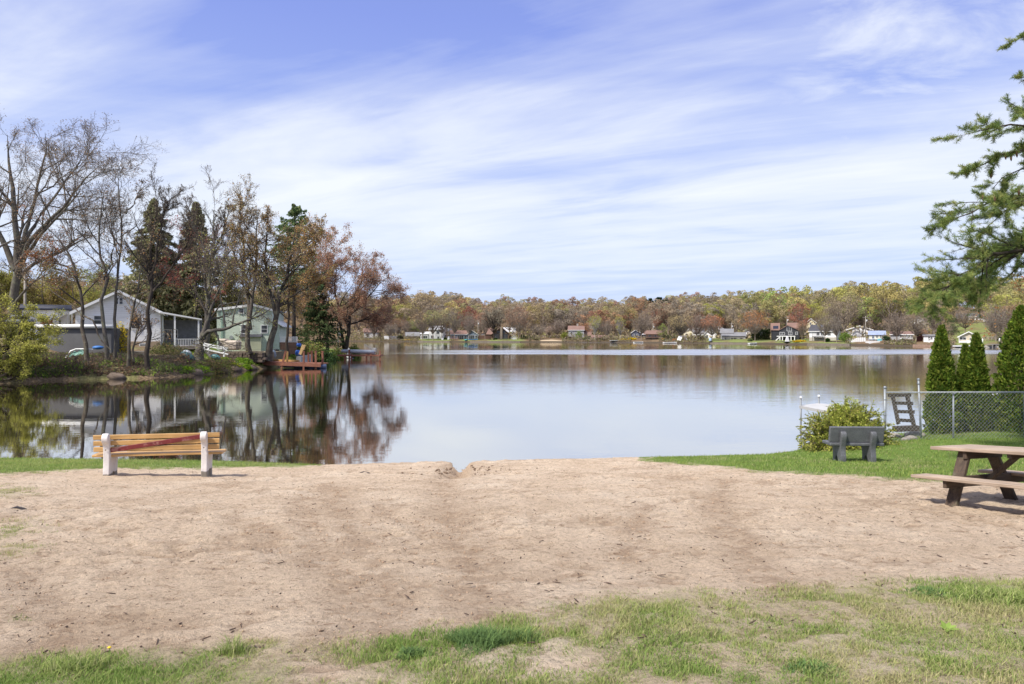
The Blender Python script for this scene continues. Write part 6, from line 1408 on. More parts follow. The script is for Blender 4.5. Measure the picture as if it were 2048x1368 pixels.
    tree('tree', 'leaning brown trunk at the water with orange-tinted spreading crown', [ST(68.5, [(536, 722), (541, 690), (547, 650), (555, 610), (565, 575), (576, 540), (585, 500), (590, 460)])], .33, 9, (11, 6, 6, 5), (.31, .5, .5, .45), (.85, .7, .7, .7), .35, .0, 2.4, .11, [TO, (.46, .27, .1), TB, TG], BARK, rtw=.008, taper=.45,
         extra=[(ST(68.5, [(551, 630), (542, 590), (534, 550), (530, 500), (540, 450)]), .16), (ST(68.5, [(566, 570), (590, 530), (615, 490), (640, 465)]), .13), (ST(68.5, [(556, 610), (590, 590), (620, 570), (650, 560)]), .1)])
    tree('tree', 'slim trunk standing by the white deck railing', [ST(77, [(577, 712), (576, 680), (575, 640), (578, 590), (583, 550), (590, 500)])], .16, 10, (9, 7, 6, 4), (.4, .5, .5, .5), (.85, .75, .7, .7), .3, .02, 3, .12, [TO, TB, (.36, .24, .1)], BARKD, rtw=.01)
    # white pine behind
    b = (WX(588, 90), 90); spruce('pine_tree', 'dark green pine top showing above the orange-tinted crown', (*b, bz(*b)), WZ(410, 90) - bz(*b), 4.6, 33, [(0.12, 0.19, 0.08), (.16, .23, .09), (.22, .24, .11)], 110, 95, .34, -.02, .42, shape=.42)
    b = (WX(640, 100), 100); spruce('hemlock_tree', 'dark shadowy hemlock behind the green shrubs at the point', (*b, bz(*b)), WZ(555, 100) - bz(*b), 4.2, 34, [(0.06, 0.09, 0.04), (.09, .11, .05)], 120, 50, .4, -.12, .03)
    tree('maple_tree', 'wide rust-red maple leaning over the water at the point', [ST(101, [(692, 702), (695, 670), (700, 630), (712, 590), (722, 560), (728, 520)]), ST(101, [(688, 702, .5), (684, 660, .5), (676, 610, .5), (668, 560, .5), (672, 520, .5)])], .3, 12, (12, 7, 6, 5), (.62, .5, .5, .45), (.95, .75, .7, .7), .22, .03, 4.0, .14, [(.42, .23, .16), (.46, .28, .18), (.40, .20, .14), (.42, .32, .22)], BARKD, rtw=.008, L0=7.6, lspread=.2,
         extra=[(ST(101, [(700, 630), (730, 600, -1), (755, 570, -2), (775, 555, -3)]), .13), (ST(101, [(697, 650), (725, 640, 1), (750, 640, 2), (765, 625, 2)]), .1), (ST(101, [(684, 650), (655, 610, 1), (640, 560, 1), (650, 520, 1)]), .12)])
    tree('maple_tree', 'red-budded maple in front of the right-hand spruce', [ST(86, [(388, 690), (389, 640), (391, 590), (392, 550), (393, 500)])], .2, 13, (10, 7, 6, 4), (.52, .5, .5, .5), (.8, .75, .7, .7), .25, .04, 3.2, .13, [(.38, .09, .08), (.42, .12, .09), (.32, .13, .10)], BARKD, rtw=.008, lspread=.2)
    tree('maple_tree', 'smaller rusty maple behind the wide one at the point', [ST(108, [(655, 700), (652, 650), (648, 590), (652, 530), (660, 505)])], .22, 14, (10, 7, 6, 4), (.5, .5, .5, .5), (.8, .75, .7, .7), .3, .03, 6, .16, [(.46, .2, .12), TO, (.42, .27, .16)], BARKD, rtw=.008, lspread=.22)
    # olive background trees between and behind the houses
    for i, (px, yt, D, c, lb) in enumerate(((85, 545, 100, (.30, .24, .09), 'tan-olive tree behind the roof of the long white garage'), (130, 560, 108, (.42, .38, .1), 'yellow-green tree left of the cottage roof'), (205, 562, 120, (.40, .42, .12), 'fresh yellow-green treetop behind the cottage gable'), (345, 560, 104, (.26, .17, .1), 'brown-twigged tree behind the white porch'), (460, 545, 100, (.30, .26, .1), 'olive-brown tree between the pale houses'), (535, 560, 102, (.34, .29, .1), 'olive tree behind the right end of the mint green house'), (610, 575, 110, (.36, .25, .1), 'tan tree behind the white deck railing'), (0, 560, 96, (.34, .33, .09), 'yellow-olive tree at the far left behind the big oak'))):
        x = WX(px, D); z = bz(x, D); zt = WZ(yt, D); h = zt - z
        tree('tree', lb, [[(x, D, z - .2), (x + .2, D, z + h * .4), (x - .1, D, z + h * .95)]], .2, 40 + i, (10, 7, 5, 4), (.55, .5, .5, .5), (.9, .75, .7, .7), .2, .03, 6, .2, [c, tuple(v * .8 for v in c)], BARK, rtw=.013, lspread=.3, group='background trees on the left bank')
    # yellow-green willow shrub at the far left
    tree('willow_tree', 'yellow-green leafing willow bending over the water at far left', [ST(48.5, [(-25, 760), (-12, 730), (5, 700), (25, 680), (40, 660), (48, 640)]), ST(48.5, [(-28, 760, .5), (-30, 700, .5), (-25, 650, .5), (-20, 610, .5)]), ST(48.5, [(-20, 762, -.5), (0, 740, -.5), (30, 720, -.5), (60, 700, -.5)])], .13, 15,
         (9, 7, 6, 4), (.45, .5, .5, .5), (.9, .8, .7, .7), .25, .02, 5, .10, [TY, (.42, .42, .1), (.36, .34, .09)], BARKD, rtw=.007, lspread=.1, wander=.2)
    tree('willow_tree', 'small yellow-green sapling above the left edge of the trailer', [ST(51, [(20, 745), (25, 715), (45, 690), (70, 670), (85, 655)])], .07, 16, (9, 6, 5, 4), (.5, .5, .5, .5), (.9, .8, .7, .7), .2, .02, 6, .10, [TY, (.44, .44, .12)], BARKD, rtw=.007, lspread=.12, wander=.2)
left_trees()
def leafball(name, label, cat, c, r, n, size, cols, seed, group=None, kind=None, stems=True, lump=.3, up=.3):
    rng = np.random.default_rng(seed); A = Acc()
    u = unit(rng.normal(size=(n, 3))); u[:, 2] = np.abs(u[:, 2]) * 1.15 - .15
    k = rng.random((n, 1)) ** .4 * (1 + lump * (fbm(u[:, 0] * 3 + seed, u[:, 1] * 3 + u[:, 2] * 2, seed)[:, None] - .5) * 2)
    pos = np.array(c) + u * k * np.array(r)
    V, Q = leaf_quads(rng, pos, size, .35, up, .7); A.add(V, Q, 0, leafcol(rng, n, cols, .3))
    if stems:
        m = 40; e = np.array(c) + unit(np.abs(rng.normal(size=(m, 3))) * np.array([1, 1, 1]) * np.sign(rng.normal(size=(m, 3)) + np.array([0, 0, 9]))) * np.array(r) * .9
        s = np.linspace(0, 1, 4)[None, :, None]; P = np.array(c)[None, None] * (1 - s) + e[:, None] * s; P = P + rng.normal(size=P.shape) * .04
        A.add(*tubes(P, np.full(P.shape[:2], .012), 3), 1)
    o = A.build(name, [LEAF, TWIG]); return tag(o, label, cat, group, kind)
def left_bushes():
    g = lambda px, D: (WX(px, D), D, bz(WX(px, D), D))
    leafball('forsythia_bush', 'golden yellow columnar bush in front of the cottage wall', 'bush', tuple(np.array(g(241, 60)) + [0, 0, .2]), (.72, .6, 2.6), 1500, .12, [(.80, .58, .05), (.72, .55, .07), (.5, .45, .08)], 1)
    leafball('rhododendron_bush', 'dark green glossy shrub at the point near the second dock', 'bush', g(650, 88), (1.9, 1.8, 2.4), 3600, .2, [(.06, .11, .04), (.09, .15, .05), (.04, .07, .03)], 2)
    leafball('bush', 'light green shrub between the barrels and the dark glossy shrub', 'bush', g(618, 88), (2.6, 1.6, 2.3), 3000, .18, [(.24, .27, .07), (.18, .22, .06), (.30, .24, .1)], 3)
    leafball('bush', 'yellow-green shrub right of the dark glossy shrub', 'bush', g(674, 97), (1.6, 1.4, 2.2), 2400, .18, [(.22, .28, .07), (.3, .34, .1)], 4)
    leafball('bush', 'bright green shrub at the tip of the point below the maple', 'bush', tuple(np.array(g(681, 103)) + [2.0, 0, -.1]), (1.2, 1.2, 2.2), 1800, .18, [(.15, .22, .05), (.22, .3, .07)], 5)
    leafball('bush', 'low green foundation shrub below the white porch', 'bush', g(335, 62.5), (2.2, 1.0, 1.2), 2600, .11, [(.16, .18, .06), (.10, .13, .05), (.25, .2, .1)], 6)
    leafball('daylily_clump', 'bright green leaf clump at the foot of the stone retaining wall', 'plant', g(487, 66.3), (1.1, .4, .55), 1300, .14, [(.28, .40, .05), (.2, .33, .05)], 7, stems=False)
    leafball('daylily_clump', 'yellow-green leaf clump right of the handrail foot', 'plant', g(448, 64.8), (1.0, .4, .45), 1000, .14, [(.34, .42, .06), (.25, .36, .05)], 8, stems=False)
    for i, (px, D, c) in enumerate(((375, 56.6, 'bright green grass tuft left of the brown boulder at the waterline'), (405, 58.2, 'bright green grass tuft right of the brown boulder at the waterline'), (468, 63.6, 'yellow-flowered low plant at the lawn edge'), (492, 65.0, 'rounded bright green tuft near the dock end'))):
        leafball('grass_tuft', c, 'plant', tuple(np.array(g(px, D)) - [0, 0, .1]), (.65, .4, .45), 900, .10, [(.30, .42, .04), (.22, .38, .04)] if i != 2 else [(.55, .55, .06), (.4, .46, .06)], 20 + i, stems=False)
    leafball('bush', 'sprawling olive brush at the waterline right of the bank', 'bush', g(432, 59.8), (1.7, .9, 1.3), 2000, .09, [(.22, .2, .07), (.16, .2, .06), (.28, .2, .1)], 30)
    # boulders at the waterline
    rk = plain('boulder', (.16, .12, .09, 1), .9, .45, 2, bstr=.5, bscale=4)
    for px, D, s, lb in ((389, 57.0, .55, 'brown boulder at the waterline between two green tufts'), (468, 62.9, .5, 'dark boulder right of the olive brush'), (500, 65.6, .45, 'dark boulder nearest the red-brown dock'), (445, 60.6, .45, 'grey boulder half in the water by the olive brush'), (232, 52.3, .5, 'flat pale rock at the waterline below the twin-trunk tree')):
        x = WX(px, D); m = MB(); random.seed(int(px)); m.blob((x, D, .12), (s * 1.5, s, s * .75), 12, 8, .3); tag(m.build('boulder', rk, None, None, True), lb, 'rock')
    # undergrowth along the bank
    rng = np.random.default_rng(77); A = Acc()
    n = 15000; px = rng.uniform(-80, 470, n); t = rng.random(n) ** 1.2 * 6.5
    Ds = np.interp(px, [-300, -100, 0, 100, 300, 400, 450, 530], [42, 45, 47, 50.5, 53, 57, 61, 68]) + .15 + t
    x = (px - CX) / F * Ds; z, d = zbank(x, Ds); clump = fbm(x * .9, Ds * .9, 55)
    hgt = (0.12 + np.interp(px, [40, 70, 330, 360], [1.2, .6, .6, 1.0]) * smooth(.42, .7, clump) * smooth(6, 1, t)) * np.where(px > 380, .5, 1)
    pos = np.stack([x, Ds, z + hgt * rng.random(n)], 1)
    V, Q = leaf_quads(rng, pos, .16, .4, .2, .7)
    gsel = fbm(x * .5 + 3, Ds * .5, 58) + .25 * smooth(60, -20, px) + .05
    g1 = np.array([(.20, .30, .06), (.28, .35, .08), (.14, .22, .05)])[rng.integers(0, 3, n)]; b1 = np.array([(.27, .18, .11), (.34, .23, .14), (.17, .11, .07)])[rng.integers(0, 3, n)]
    cc = np.where((gsel + .12 * rng.normal(size=n) > .52)[:, None], g1, b1) * rng.uniform(.7, 1.3, (n, 1))
    A.add(V, Q, 0, np.repeat(cc, 4, 0))
    m = 5200; i = rng.integers(0, n, m); p0 = np.stack([x[i], Ds[i], z[i] - .05], 1); e = p0 + np.stack([rng.normal(size=m) * .5, rng.normal(size=m) * .4, .3 + hgt[i] * rng.uniform(.7, 1.6, m)], 1)
    s = np.linspace(0, 1, 4)[None, :, None]; P = p0[:, None] * (1 - s) + e[:, None] * s; P[..., 2] -= (s * s)[..., 0] * .15; P += rng.normal(size=P.shape) * .03
    A.add(*tubes(P, np.full(P.shape[:2], .010), 3), 1)
    tag(A.build('undergrowth', [LEAF, TWIG]), 'brambles, dead leaves and fresh green ground cover along the left bank', 'undergrowth', kind='stuff')
    # lawn and weeds further right on the bank
    n = 16000; px = rng.uniform(380, 690, n); t = rng.random(n) * 16
    Ds = np.interp(px, [300, 400, 450, 530, 600, 682], [53, 57, 61, 68, 82, 104]) + .25 + t; x = (px - CX) / F * Ds; z, d = zbank(x, Ds)
    ok = d > .2; V, Q = leaf_quads(rng, np.stack([x, Ds, z + .06 + .1 * rng.random(n)], 1)[ok], .16, .4, 0, .3)
    tag(npmesh('bank_lawn', V, Q, LEAF, None, leafcol(rng, int(ok.sum()), [(.20, .30, .05), (.27, .33, .08), (.16, .25, .04)], .25)), 'short green lawn of the left bank behind the red-brown dock', 'grass', kind='stuff')
left_bushes()
# ================================================================== near things
def sunk(x, y): return gz(x, y)
CONC = plain('painted_concrete', (.62, .59, .57, 1), .85, .12, 4, bstr=.35, bscale=60)
def two_tone():
    m, nt, out = newmat('whitewashed_leg')
    tc = N(nt, 'ShaderNodeTexCoord').outputs['Object']; g = tc
    sep = N(nt, 'ShaderNodeSeparateXYZ'); nt.links.new(tc, sep.inputs[0])
    n = noise(nt, tc, 9, 5, .7); f = ramp_lin(nt, math_(nt, 'ADD', sep.outputs[2], math_(nt, 'MULTIPLY', math_(nt, 'SUBTRACT', n, .5), .05)), .105, .115)
    c = mixc(nt, f, (.25, .225, .19, 1), (.70, .66, .63, 1)); c = mixc(nt, 1.0, c, ramp(nt, n, [(.3, .86), (.7, 1.06)]), 'MULTIPLY')
    principled(nt, out, c, .85, bump(nt, noise(nt, tc, 70, 4, .7), .35, .006)); return m
def smooth_poly(pts, it=2):
    for _ in range(it):
        q = []
        for i in range(len(pts)):
            a, b = pts[i], pts[(i + 1) % len(pts)]
            q += [(a[0] * .75 + b[0] * .25, a[1] * .75 + b[1] * .25), (a[0] * .25 + b[0] * .75, a[1] * .25 + b[1] * .75)]
        pts = q
    return pts
def left_bench():
    A = Vector((WX(212, 13.3), 13.3, 0)); B = Vector((WX(408, 13.63), 13.63, 0)); u = (B - A).normalized(); Lg = (B - A).length
    c = (A + B) / 2; z0 = gz(c.x, c.y); yaw = math.atan2(u.y, u.x)
    r = thing('park_bench', 'yellow wooden bench with white concrete legs and a red board nailed across its back', 'bench', (c.x, c.y, z0 - .03), None, (0, 0.004, yaw))
    wood = woodmat('varnished_pine', (.56, .34, .13, 1), (.39, .215, .07, 1), 0, .5)
    legm = two_tone()
    prof = [(.0, -.12), (.0, .0), (-.02, .12), (.005, .30), (.0, .45), (-.005, .62), (-.035, .70), (-.09, .745), (-.105, .82), (-.075, .885), (-.01, .91), (.035, .88), (.06, .78), (.075, .6), (.085, .44), (.47, .425), (.47, .37), (.44, .28), (.425, .12), (.43, .0), (.43, -.12), (.30, -.12), (.295, .02), (.275, .10), (.225, .14), (.175, .10), (.15, .02), (.145, -.12)]
    for s in (-1, 1):
        m = MB(); m.prism(smooth_poly(prof, 2), (s * Lg / 2, 0, 0), (0, 1, 0), (0, 0, 1), (1, 0, 0), .115)
        m.prism(smooth_poly(prof, 2), (s * Lg / 2, 0, 0), (0, 1, 0), (0, 0, 1), (1, 0, 0), .085) if False else None
        o = m.build('leg', legm, r)
        bv = o.modifiers.new('edge', 'BEVEL'); bv.width = .014; bv.segments = 2; bv.limit_method = 'ANGLE'
    for i, z in enumerate((.815, .70, .585)):
        m = MB(); m.bar((-Lg / 2 - .27 + .01 * i, .105 - .014 * i + .0, z), (Lg / 2 + .27, .105 - .014 * i, z + .004), .038, .092, bev=.006); m.build('back_slat', wood, r)
    m = MB(); m.box((.02, .27, .452), (Lg + .62, .36, .045), bev=.007); m.build('seat', wood, r)
    m = MB()
    for s in (-1, 1):
        for z in (.815, .70, .585): m.tube([(s * Lg / 2, -.035 - (.05 if z > .8 else 0), z), (s * Lg / 2, -.02, z)], .011, 8)
    m.build('bolt', plain('rusty_bolt', (.10, .06, .04, 1), .6, .3, 30, .5), r)
    m = MB(); m.bar((-Lg / 2 + .06, .055, .565), (Lg / 2 - .06, .068, .80), .03, .085, bev=.004); m.build('board', woodmat('red_paint', (.20, .022, .022, 1), (.12, .014, .016, 1), 0, .55, 1.0, (.40, .22, .18, 1)), r)
left_bench()
def granite():
    m, nt, out = newmat('grey_granite'); tc = N(nt, 'ShaderNodeTexCoord').outputs['Object']
    n1 = noise(nt, tc, 160, 2, .7); n2 = noise(nt, tc, 5, 5, .65)
    c = ramp(nt, n1, [(.35, (.05, .052, .058, 1)), (.5, (.105, .108, .118, 1)), (.66, (.20, .20, .215, 1))])
    c = mixc(nt, 1.0, c, ramp(nt, n2, [(.3, .72), (.7, 1.15)]), 'MULTIPLY')
    principled(nt, out, c, .55, bump(nt, n1, .2, .003)); return m
def stone_bench():
    D = 15.95; x = WX(1716, D); z0 = gz(x, D); G = granite()
    r = thing('stone_bench', 'grey granite bench with solid backrest standing on the lawn by the water', 'bench', (x, D, z0 - .02), None, (0, 0, math.radians(-2)))
    prof = [(-.04, -.1), (-.04, .0), (-.05, .12), (-.02, .26), (-.015, .36), (-.05, .5), (-.075, .6), (-.075, .68), (-.045, .735), (.0, .745), (.035, .70), (.045, .6), (.055, .48), (.06, .40), (.44, .395), (.44, .30), (.41, .16), (.42, .0), (.42, -.1), (.30, -.1), (.29, .02), (.27, .11), (.21, .15), (.16, .11), (.13, .02), (.12, -.1)]
    for sx in (-.345, .345):
        m = MB(); m.prism(smooth_poly(prof, 2), (sx, 0, 0), (0, 1, 0), (0, 0, 1), (1, 0, 0), .125); o = m.build('leg', G, r)
        bv = o.modifiers.new('edge', 'BEVEL'); bv.width = .015; bv.segments = 2; bv.limit_method = 'ANGLE'
    m = MB(); m.box((0, .26, .43), (1.25, .46, .07), bev=.012); m.build('seat', G, r)
    m = MB(); M = Matrix.Rotation(math.radians(9), 4, 'X'); m.box((0, .085, .66), (1.25, .085, .37), M=M, bev=.012); m.build('backrest', G, r)
stone_bench()
def picnic_table():
    x, y = 5.99, 7.86; z0 = gz(x, y)
    nrm = Vector((-(gz(x + .5, y) - gz(x - .5, y)), -(gz(x, y + .5) - gz(x, y - .5)), 1)).normalized()
    u = Vector((.385, -.923, 0)); u = (u - nrm * u.dot(nrm)).normalized(); v = nrm.cross(u)
    M = Matrix((u, v, nrm)).transposed()
    r = thing('picnic_table', 'weathered wooden picnic table with attached benches at the right edge', 'table', (x, y, z0 - .035), None, M.to_euler()); r.scale = (.97, 1, .90)
    top = woodmat('weathered_planks', (.44, .34, .255, 1), (.24, .175, .125, 1), 0, .75, 1.3); dark = woodmat('dark_timber', (.095, .062, .04, 1), (.04, .027, .019, 1), 2, .8, 1.2, (.13, .12, .075, 1))
    dk0 = woodmat('dark_beam', (.095, .062, .04, 1), (.04, .027, .019, 1), 1, .8, 1.2)
    for i in range(5):
        m = MB(); m.box((random.uniform(-.012, .012), -.30 + i * .15, .765), (1.88, .143, .045), bev=.006); m.build('top_board', top, r)
    for s in (-1, 1):
        for k in (0, 1):
            m = MB(); m.box((random.uniform(-.012, .012), s * (.62 + k * .148 - .07), .40), (1.88, .14, .042), bev=.006); m.build('bench_board', top, r)
        for e in (-.58, .58):
            m = MB(); m.bar((e, s * .24, .74), (e, s * .60, -.06), .145, .05, bev=.005); m.build('leg', dark, r)
    for e, o in ((-.58, .052), (.58, -.052)):
        m = MB(); m.bar((e + o, -.73, .35), (e + o, .73, .35), .045, .14, bev=.005); m.build('bench_beam', dk0, r)
        m = MB(); m.bar((e + o, -.34, .69), (e + o, .34, .69), .045, .10, bev=.005); m.build('top_beam', dk0, r)
        m = MB(); m.bar((e + o * 1.9, 0, .35), (e * .12, 0, .74), .09, .045, bev=.004); m.build('brace', dark, r)
    m = MB(); m.box((0, 0, .715), (.05, .66, .05)); m.build('centre_beam', dk0, r)
picnic_table()
def fence():
    FD = 19.9; gal = plain('galvanised_pipe', (.24, .26, .28, 1), .45, .2, 6, .4); wire = plain('galvanised_wire', (.30, .315, .33, 1), .5, .1, 6, .2)
    x0 = WX(1770, FD); x1 = x0 + 11.5; z0 = .29; top = z0 + 1.42
    L = (x0, FD, z0); r = thing('chain_link_fence', 'grey chain-link fence with pipe rail in front of the arborvitae', 'fence', L)
    m = MB(); m.tube([(x0, FD, top), (x1, FD, top + .02)], .024, 10); m.build('top_rail', gal, r, L, True)
    for i, px in enumerate((1770, 1909, 2052, 2195, 2338)):
        x = WX(px, FD); end = i == 0; m = MB(); h = top + (.10 if end else -.01)
        m.tube([(x, FD + (.0 if end else .05), z0 - .5), (x, FD + (.0 if end else .05), h)], .036 if end else .026, 10)
        if end: m.blob((x, FD, h + .035), (.045, .045, .055), 10, 8); 
        for q in ((.25, .75, 1.2) if end else (1.38,)): m.tube([(x, FD, z0 + q), (x, FD, z0 + q + .03)], .042, 10)
        m.build('post', gal, r, L, True)
    m = MB(); p = .108; h = 1.40; n = int((x1 - x0 + h) / p)
    A = Acc(); segs = []
    for s in (1, -1):
        for i in range(n):
            a = x0 - h + i * p
            # straight diagonals clipped to the panel, woven a few millimetres apart
            ta, tb = max(0, (x0 - a) / h), min(1, (x1 - a) / h)
            if tb - ta < .02: continue
            za, zb = z0 + .02 + h * ta, z0 + .02 + h * tb
            if s > 0: P = [(a + h * ta, FD - .034, za), (a + h * tb, FD - .034, zb)]
            else: P = [(x0 + x1 - a - h * ta, FD - .030, za), (x0 + x1 - a - h * tb, FD - .030, zb)]
            segs.append(P)
    # barbed upper selvage
    for i in range(int((x1 - x0) / .0425)): xx = x0 + i * .0425; segs.append([(xx, FD - .032, top - .02), (xx + (.012 if i % 2 else -.012), FD - .032, top + .05)])
    P = np.array(segs); A.add(*tubes(P, np.full(P.shape[:2], .0030), 3)); A.build('wire_mesh', wire, r, L)
    # separate taller post behind
    x, D = WX(1839, 20.4), 20.4; rr = thing('steel_post', 'tall leaning steel post just behind the chain-link fence', 'post', (x, D, .2))
    m = MB(); m.tube([(x + .07, D, -.2), (x - .03, D, WZ(760, D))], .03, 10); m.build('pipe', gal, rr, (x, D, .2), True)
    m = MB(); m.blob((x - .03, D, WZ(759, D)), .042, 10, 8); m.tube([(x - .028, D, WZ(766, D)), (x - .026, D, WZ(768, D))], .042, 10); m.build('cap', gal, rr, (x, D, .2), True)
    # pallet
    D = 21.2; rr = thing('wooden_pallet', 'weathered wooden pallet leaning behind the end of the fence', 'pallet', tuple(W(1815, 862, D)))
    L = tuple(W(1815, 862, D)); gt = plain('pallet_wood', (.055, .044, .033, 1), .9, .3, 5)
    for (a, b) in (((1785, 790), (1797, 848)), ((1814, 790), (1828, 852))):
        m = MB(); m.bar(W(*a, D), W(b[0], b[1], D - .35), .06, .13); m.build('stringer', gt, rr, L)
    for (a, b, c, d) in ((1776, 791, 1822, 790), (1789, 806, 1826, 807), (1793, 823, 1829, 824), (1796, 840, 1830, 842)):
        m = MB(); dd = D - .35 * (a - 1776) / 40 - .06; m.bar(W(a, b, dd), W(c, d, dd), .03, .10); m.build('slat', gt, rr, L)
    # timber and debris at the foot
    m = MB(); m.bar(W(1788, 858, 20.9), W(1836, 856, 20.9), .2, .16); tag(m.build('timber_beam', plain('old_timber', (.07, .055, .045, 1), .9, .3, 4)), 'dark old timber lying under the leaning pallet', 'timber')
    rk = plain('pale_rock', (.30, .27, .23, 1), .9, .35, 5, bstr=.5, bscale=8)
    for i, (px, py, s, lb) in enumerate(((1788, 873, .17, 'round mossy stone left of the white flat stone at the fence foot'), (1823, 876, .13, 'small stone left of the white flat stone at the fence foot'), (1830, 871, .22, 'whitish flat stone at the foot of the fence'), (1812, 878, .10, 'smallest stone in the lawn edge below the pallet'))):
        gx, gy, gzz = ground_at(px, py + 2); random.seed(i); m = MB(); m.blob((gx, gy, gzz + s * .2), (s * 1.3, s, s * .6), 12, 8, .3); tag(m.build('stone', rk, None, None, True), lb, 'stone')
fence()
def arborvitae(label, px, py_top, D, hw, seed, ybase=None):
    x = WX(px, D); z0 = gz(x, D) - .05; H = WZ(py_top, D) - z0; w = hw / F * D; rng = np.random.default_rng(seed)
    r = thing('arborvitae', label, 'arborvitae', (x, D, z0), 'arborvitae along the fence')
    A = Acc(); T = Acc(); T.add(*tubes(np.array([[(x, D, z0 - .2), (x, D, z0 + H * .5), (x, D, z0 + H * .93)]]), np.array([[.07, .045, .012]]), 8)); 
    n = int(15000 * min(1.6, H / 3.3)); t = rng.random(n) ** .85; an = rng.random(n) * 6.283
    prof = w * np.clip(np.where(t < .18, .80 + 1.1 * t, 1.0) * (1 - np.maximum(t - .12, 0) / .88) ** .62, .02, None) * np.where(t > .9, .9, 1)
    lump = fbm(an * 3.2, t * 16, seed, 3); fold = fbm(an * 7 + 3, t * 34, seed + 4, 2)
    rad = prof * (0.86 + .38 * (lump - .5) * 1.6 + .16 * (fold - .5) * 2) * (1 - .42 * rng.random(n) ** 2.2)
    pos = np.stack([x + rad * np.cos(an), D + rad * np.sin(an), z0 + t * H + .05], 1)
    out = np.stack([np.cos(an), np.sin(an), 0 * an], 1)
    d = unit(out * .75 + np.array([0, 0, .9]) + rng.normal(size=(n, 3)) * .3)
    V, Q = leaf_quads(rng, pos + d * (.05 * rng.random((n, 1)) ** 3), .10, .4, 0, .45, d)
    A.add(V, Q, 0, leafcol(rng, n, [(.13, .20, .03), (.18, .25, .035), (.075, .13, .024), (.23, .26, .05)], .25))
    T.build('trunk', BARKD, r, (x, D, z0), True); A.build('crown', LEAF, r, (x, D, z0))
arborvitae('arborvitae left of the close pair, nearest the pallet', 1883, 656, 21.6, 36, 1)
arborvitae('lower arborvitae of the close pair behind the fence', 1931, 694, 22.2, 27, 2)
arborvitae('taller arborvitae of the close pair behind the fence', 1953, 672, 21.9, 33, 3)
arborvitae('tallest arborvitae, cut off by the right edge of the photo', 2042, 616, 21.3, 62, 4)
def juniper():
    D = 19.6; rng = np.random.default_rng(9); c = np.array([WX(1694, D), D, gz(WX(1712, D), D) - .1]); r = thing('evergreen_bush', 'sprawling yellow-green evergreen bush behind the granite bench', 'bush', tuple(c))
    n = 230; az = rng.random(n) * 6.283; el = .10 + 1.3 * rng.random(n); ln = (0.86 + .32 * rng.random(n)) * (1 + .55 * np.sin(el))
    K = 8; s = np.linspace(0, 1, K)[None]; d = np.stack([np.cos(az) * np.cos(el) * 1.05, np.sin(az) * np.cos(el) * .8, np.sin(el)], 1)
    P = c + d[:, None] * (ln[:, None] * s)[..., None]; P[..., 2] -= (ln[:, None] * s ** 2.4) * .22; P[..., 2] = np.maximum(P[..., 2], c[2] + .06)
    A = Acc(); A.add(*tubes(P, .012 * (1 - s) * np.ones((n, 1)) + .004, 4), 1)
    P2, R2 = grow(rng, P, .01 * np.ones(P.shape[:2]), 8, .25, 1, .75, .2, .28, .3, 4, .15, -.03, .7, .003); A.add(*tubes(P2, R2, 3), 1)
    allp = np.concatenate([P2[:, 1:].reshape(-1, 3), P[:, 3:].reshape(-1, 3)]); m = 48000; b = rng.integers(0, len(P2), m); k = rng.integers(0, 3, m); f = rng.random((m, 1))
    pos = P2[b, k] * (1 - f) + P2[b, k + 1] * f + rng.normal(size=(m, 3)) * .012; dr = unit(P2[b, k + 1] - P2[b, k])
    V, Q = leaf_quads(rng, pos, .065, .3, 0, .32, unit(dr * .8 + rng.normal(size=(m, 3)) * .6))
    A.add(V, Q, 0, leafcol(rng, m, [(.38, .42, .08), (.46, .47, .10), (.28, .33, .07), (.46, .40, .14)], .28))
    m = 26000; u = unit(rng.normal(size=(m, 3))); u[:, 2] = np.abs(u[:, 2]); an = np.arctan2(u[:, 1], u[:, 0])
    kk = rng.random((m, 1)) ** .5 * (.8 + .5 * (fbm(an * 2.2 + 9, u[:, 2] * 4, 13, 3) - .5)[:, None] * 1.6); pos = c + [0, 0, .1] + u * kk * np.array([.98, .95, 1.46])
    V, Q = leaf_quads(rng, pos, .07, .3, .6, .32); A.add(V, Q, 0, leafcol(rng, m, [(.36, .40, .08), (.44, .46, .10), (.26, .31, .065)], .25))
    A.build('foliage', [LEAF, TWIG], r, tuple(c))
juniper()
def white_dock():
    D = 24.0; L = (WX(1601, D), D, 0); r = thing('swim_dock', 'white-topped pipe dock standing in the water behind the evergreen bush', 'dock', L)
    al = plain('dock_white', (.46, .455, .44, 1), .6, .08); gp = plain('dock_pipe', (.22, .23, .24, 1), .5, .2, 5, .3)
    z = WZ(812, D); A = (WX(1599, D), D); 
    m = MB(); pts = [(WX(1598, 24.2), 24.2, 0), (WX(1660, 22.3), 22.3, 0), (WX(1712, 23.6), 23.6, 0), (WX(1637, 25.0), 25.0, 0)]
    m.add([(p[0], p[1], z) for p in pts] + [(p[0], p[1], z - .10) for p in pts], [(0, 1, 2, 3), (7, 6, 5, 4), (0, 4, 5, 1), (1, 5, 6, 2), (2, 6, 7, 3), (3, 7, 4, 0)]); m.build('deck', al, r, L)
    for px, ya, d in ((1601, 797, 24.15), (1637, 794, 24.95)):
        m = MB(); x = WX(px, d); m.tube([(x, d - .03, -.8), (x, d - .03, WZ(ya, d))], .03, 8); m.build('post', gp, r, L, True); m = MB(); m.tube([(x, d - .03, WZ(ya, d)), (x, d - .03, WZ(ya - 4, d))], [.045, .04], 8); m.build('post_cap', TRIM, r, L, True)
    m = MB(); x = WX(1637, 23.3); m.tube([(x, 23.25, -.8), (x, 23.25, z - .1)], .025, 8); m.build('post', gp, r, L, True)
    m = MB(); m.bar((WX(1600, D), D, .03), (WX(1626, 23.6), 23.6, .06), .05, .04); m.build('cross_pipe', gp, r, L)
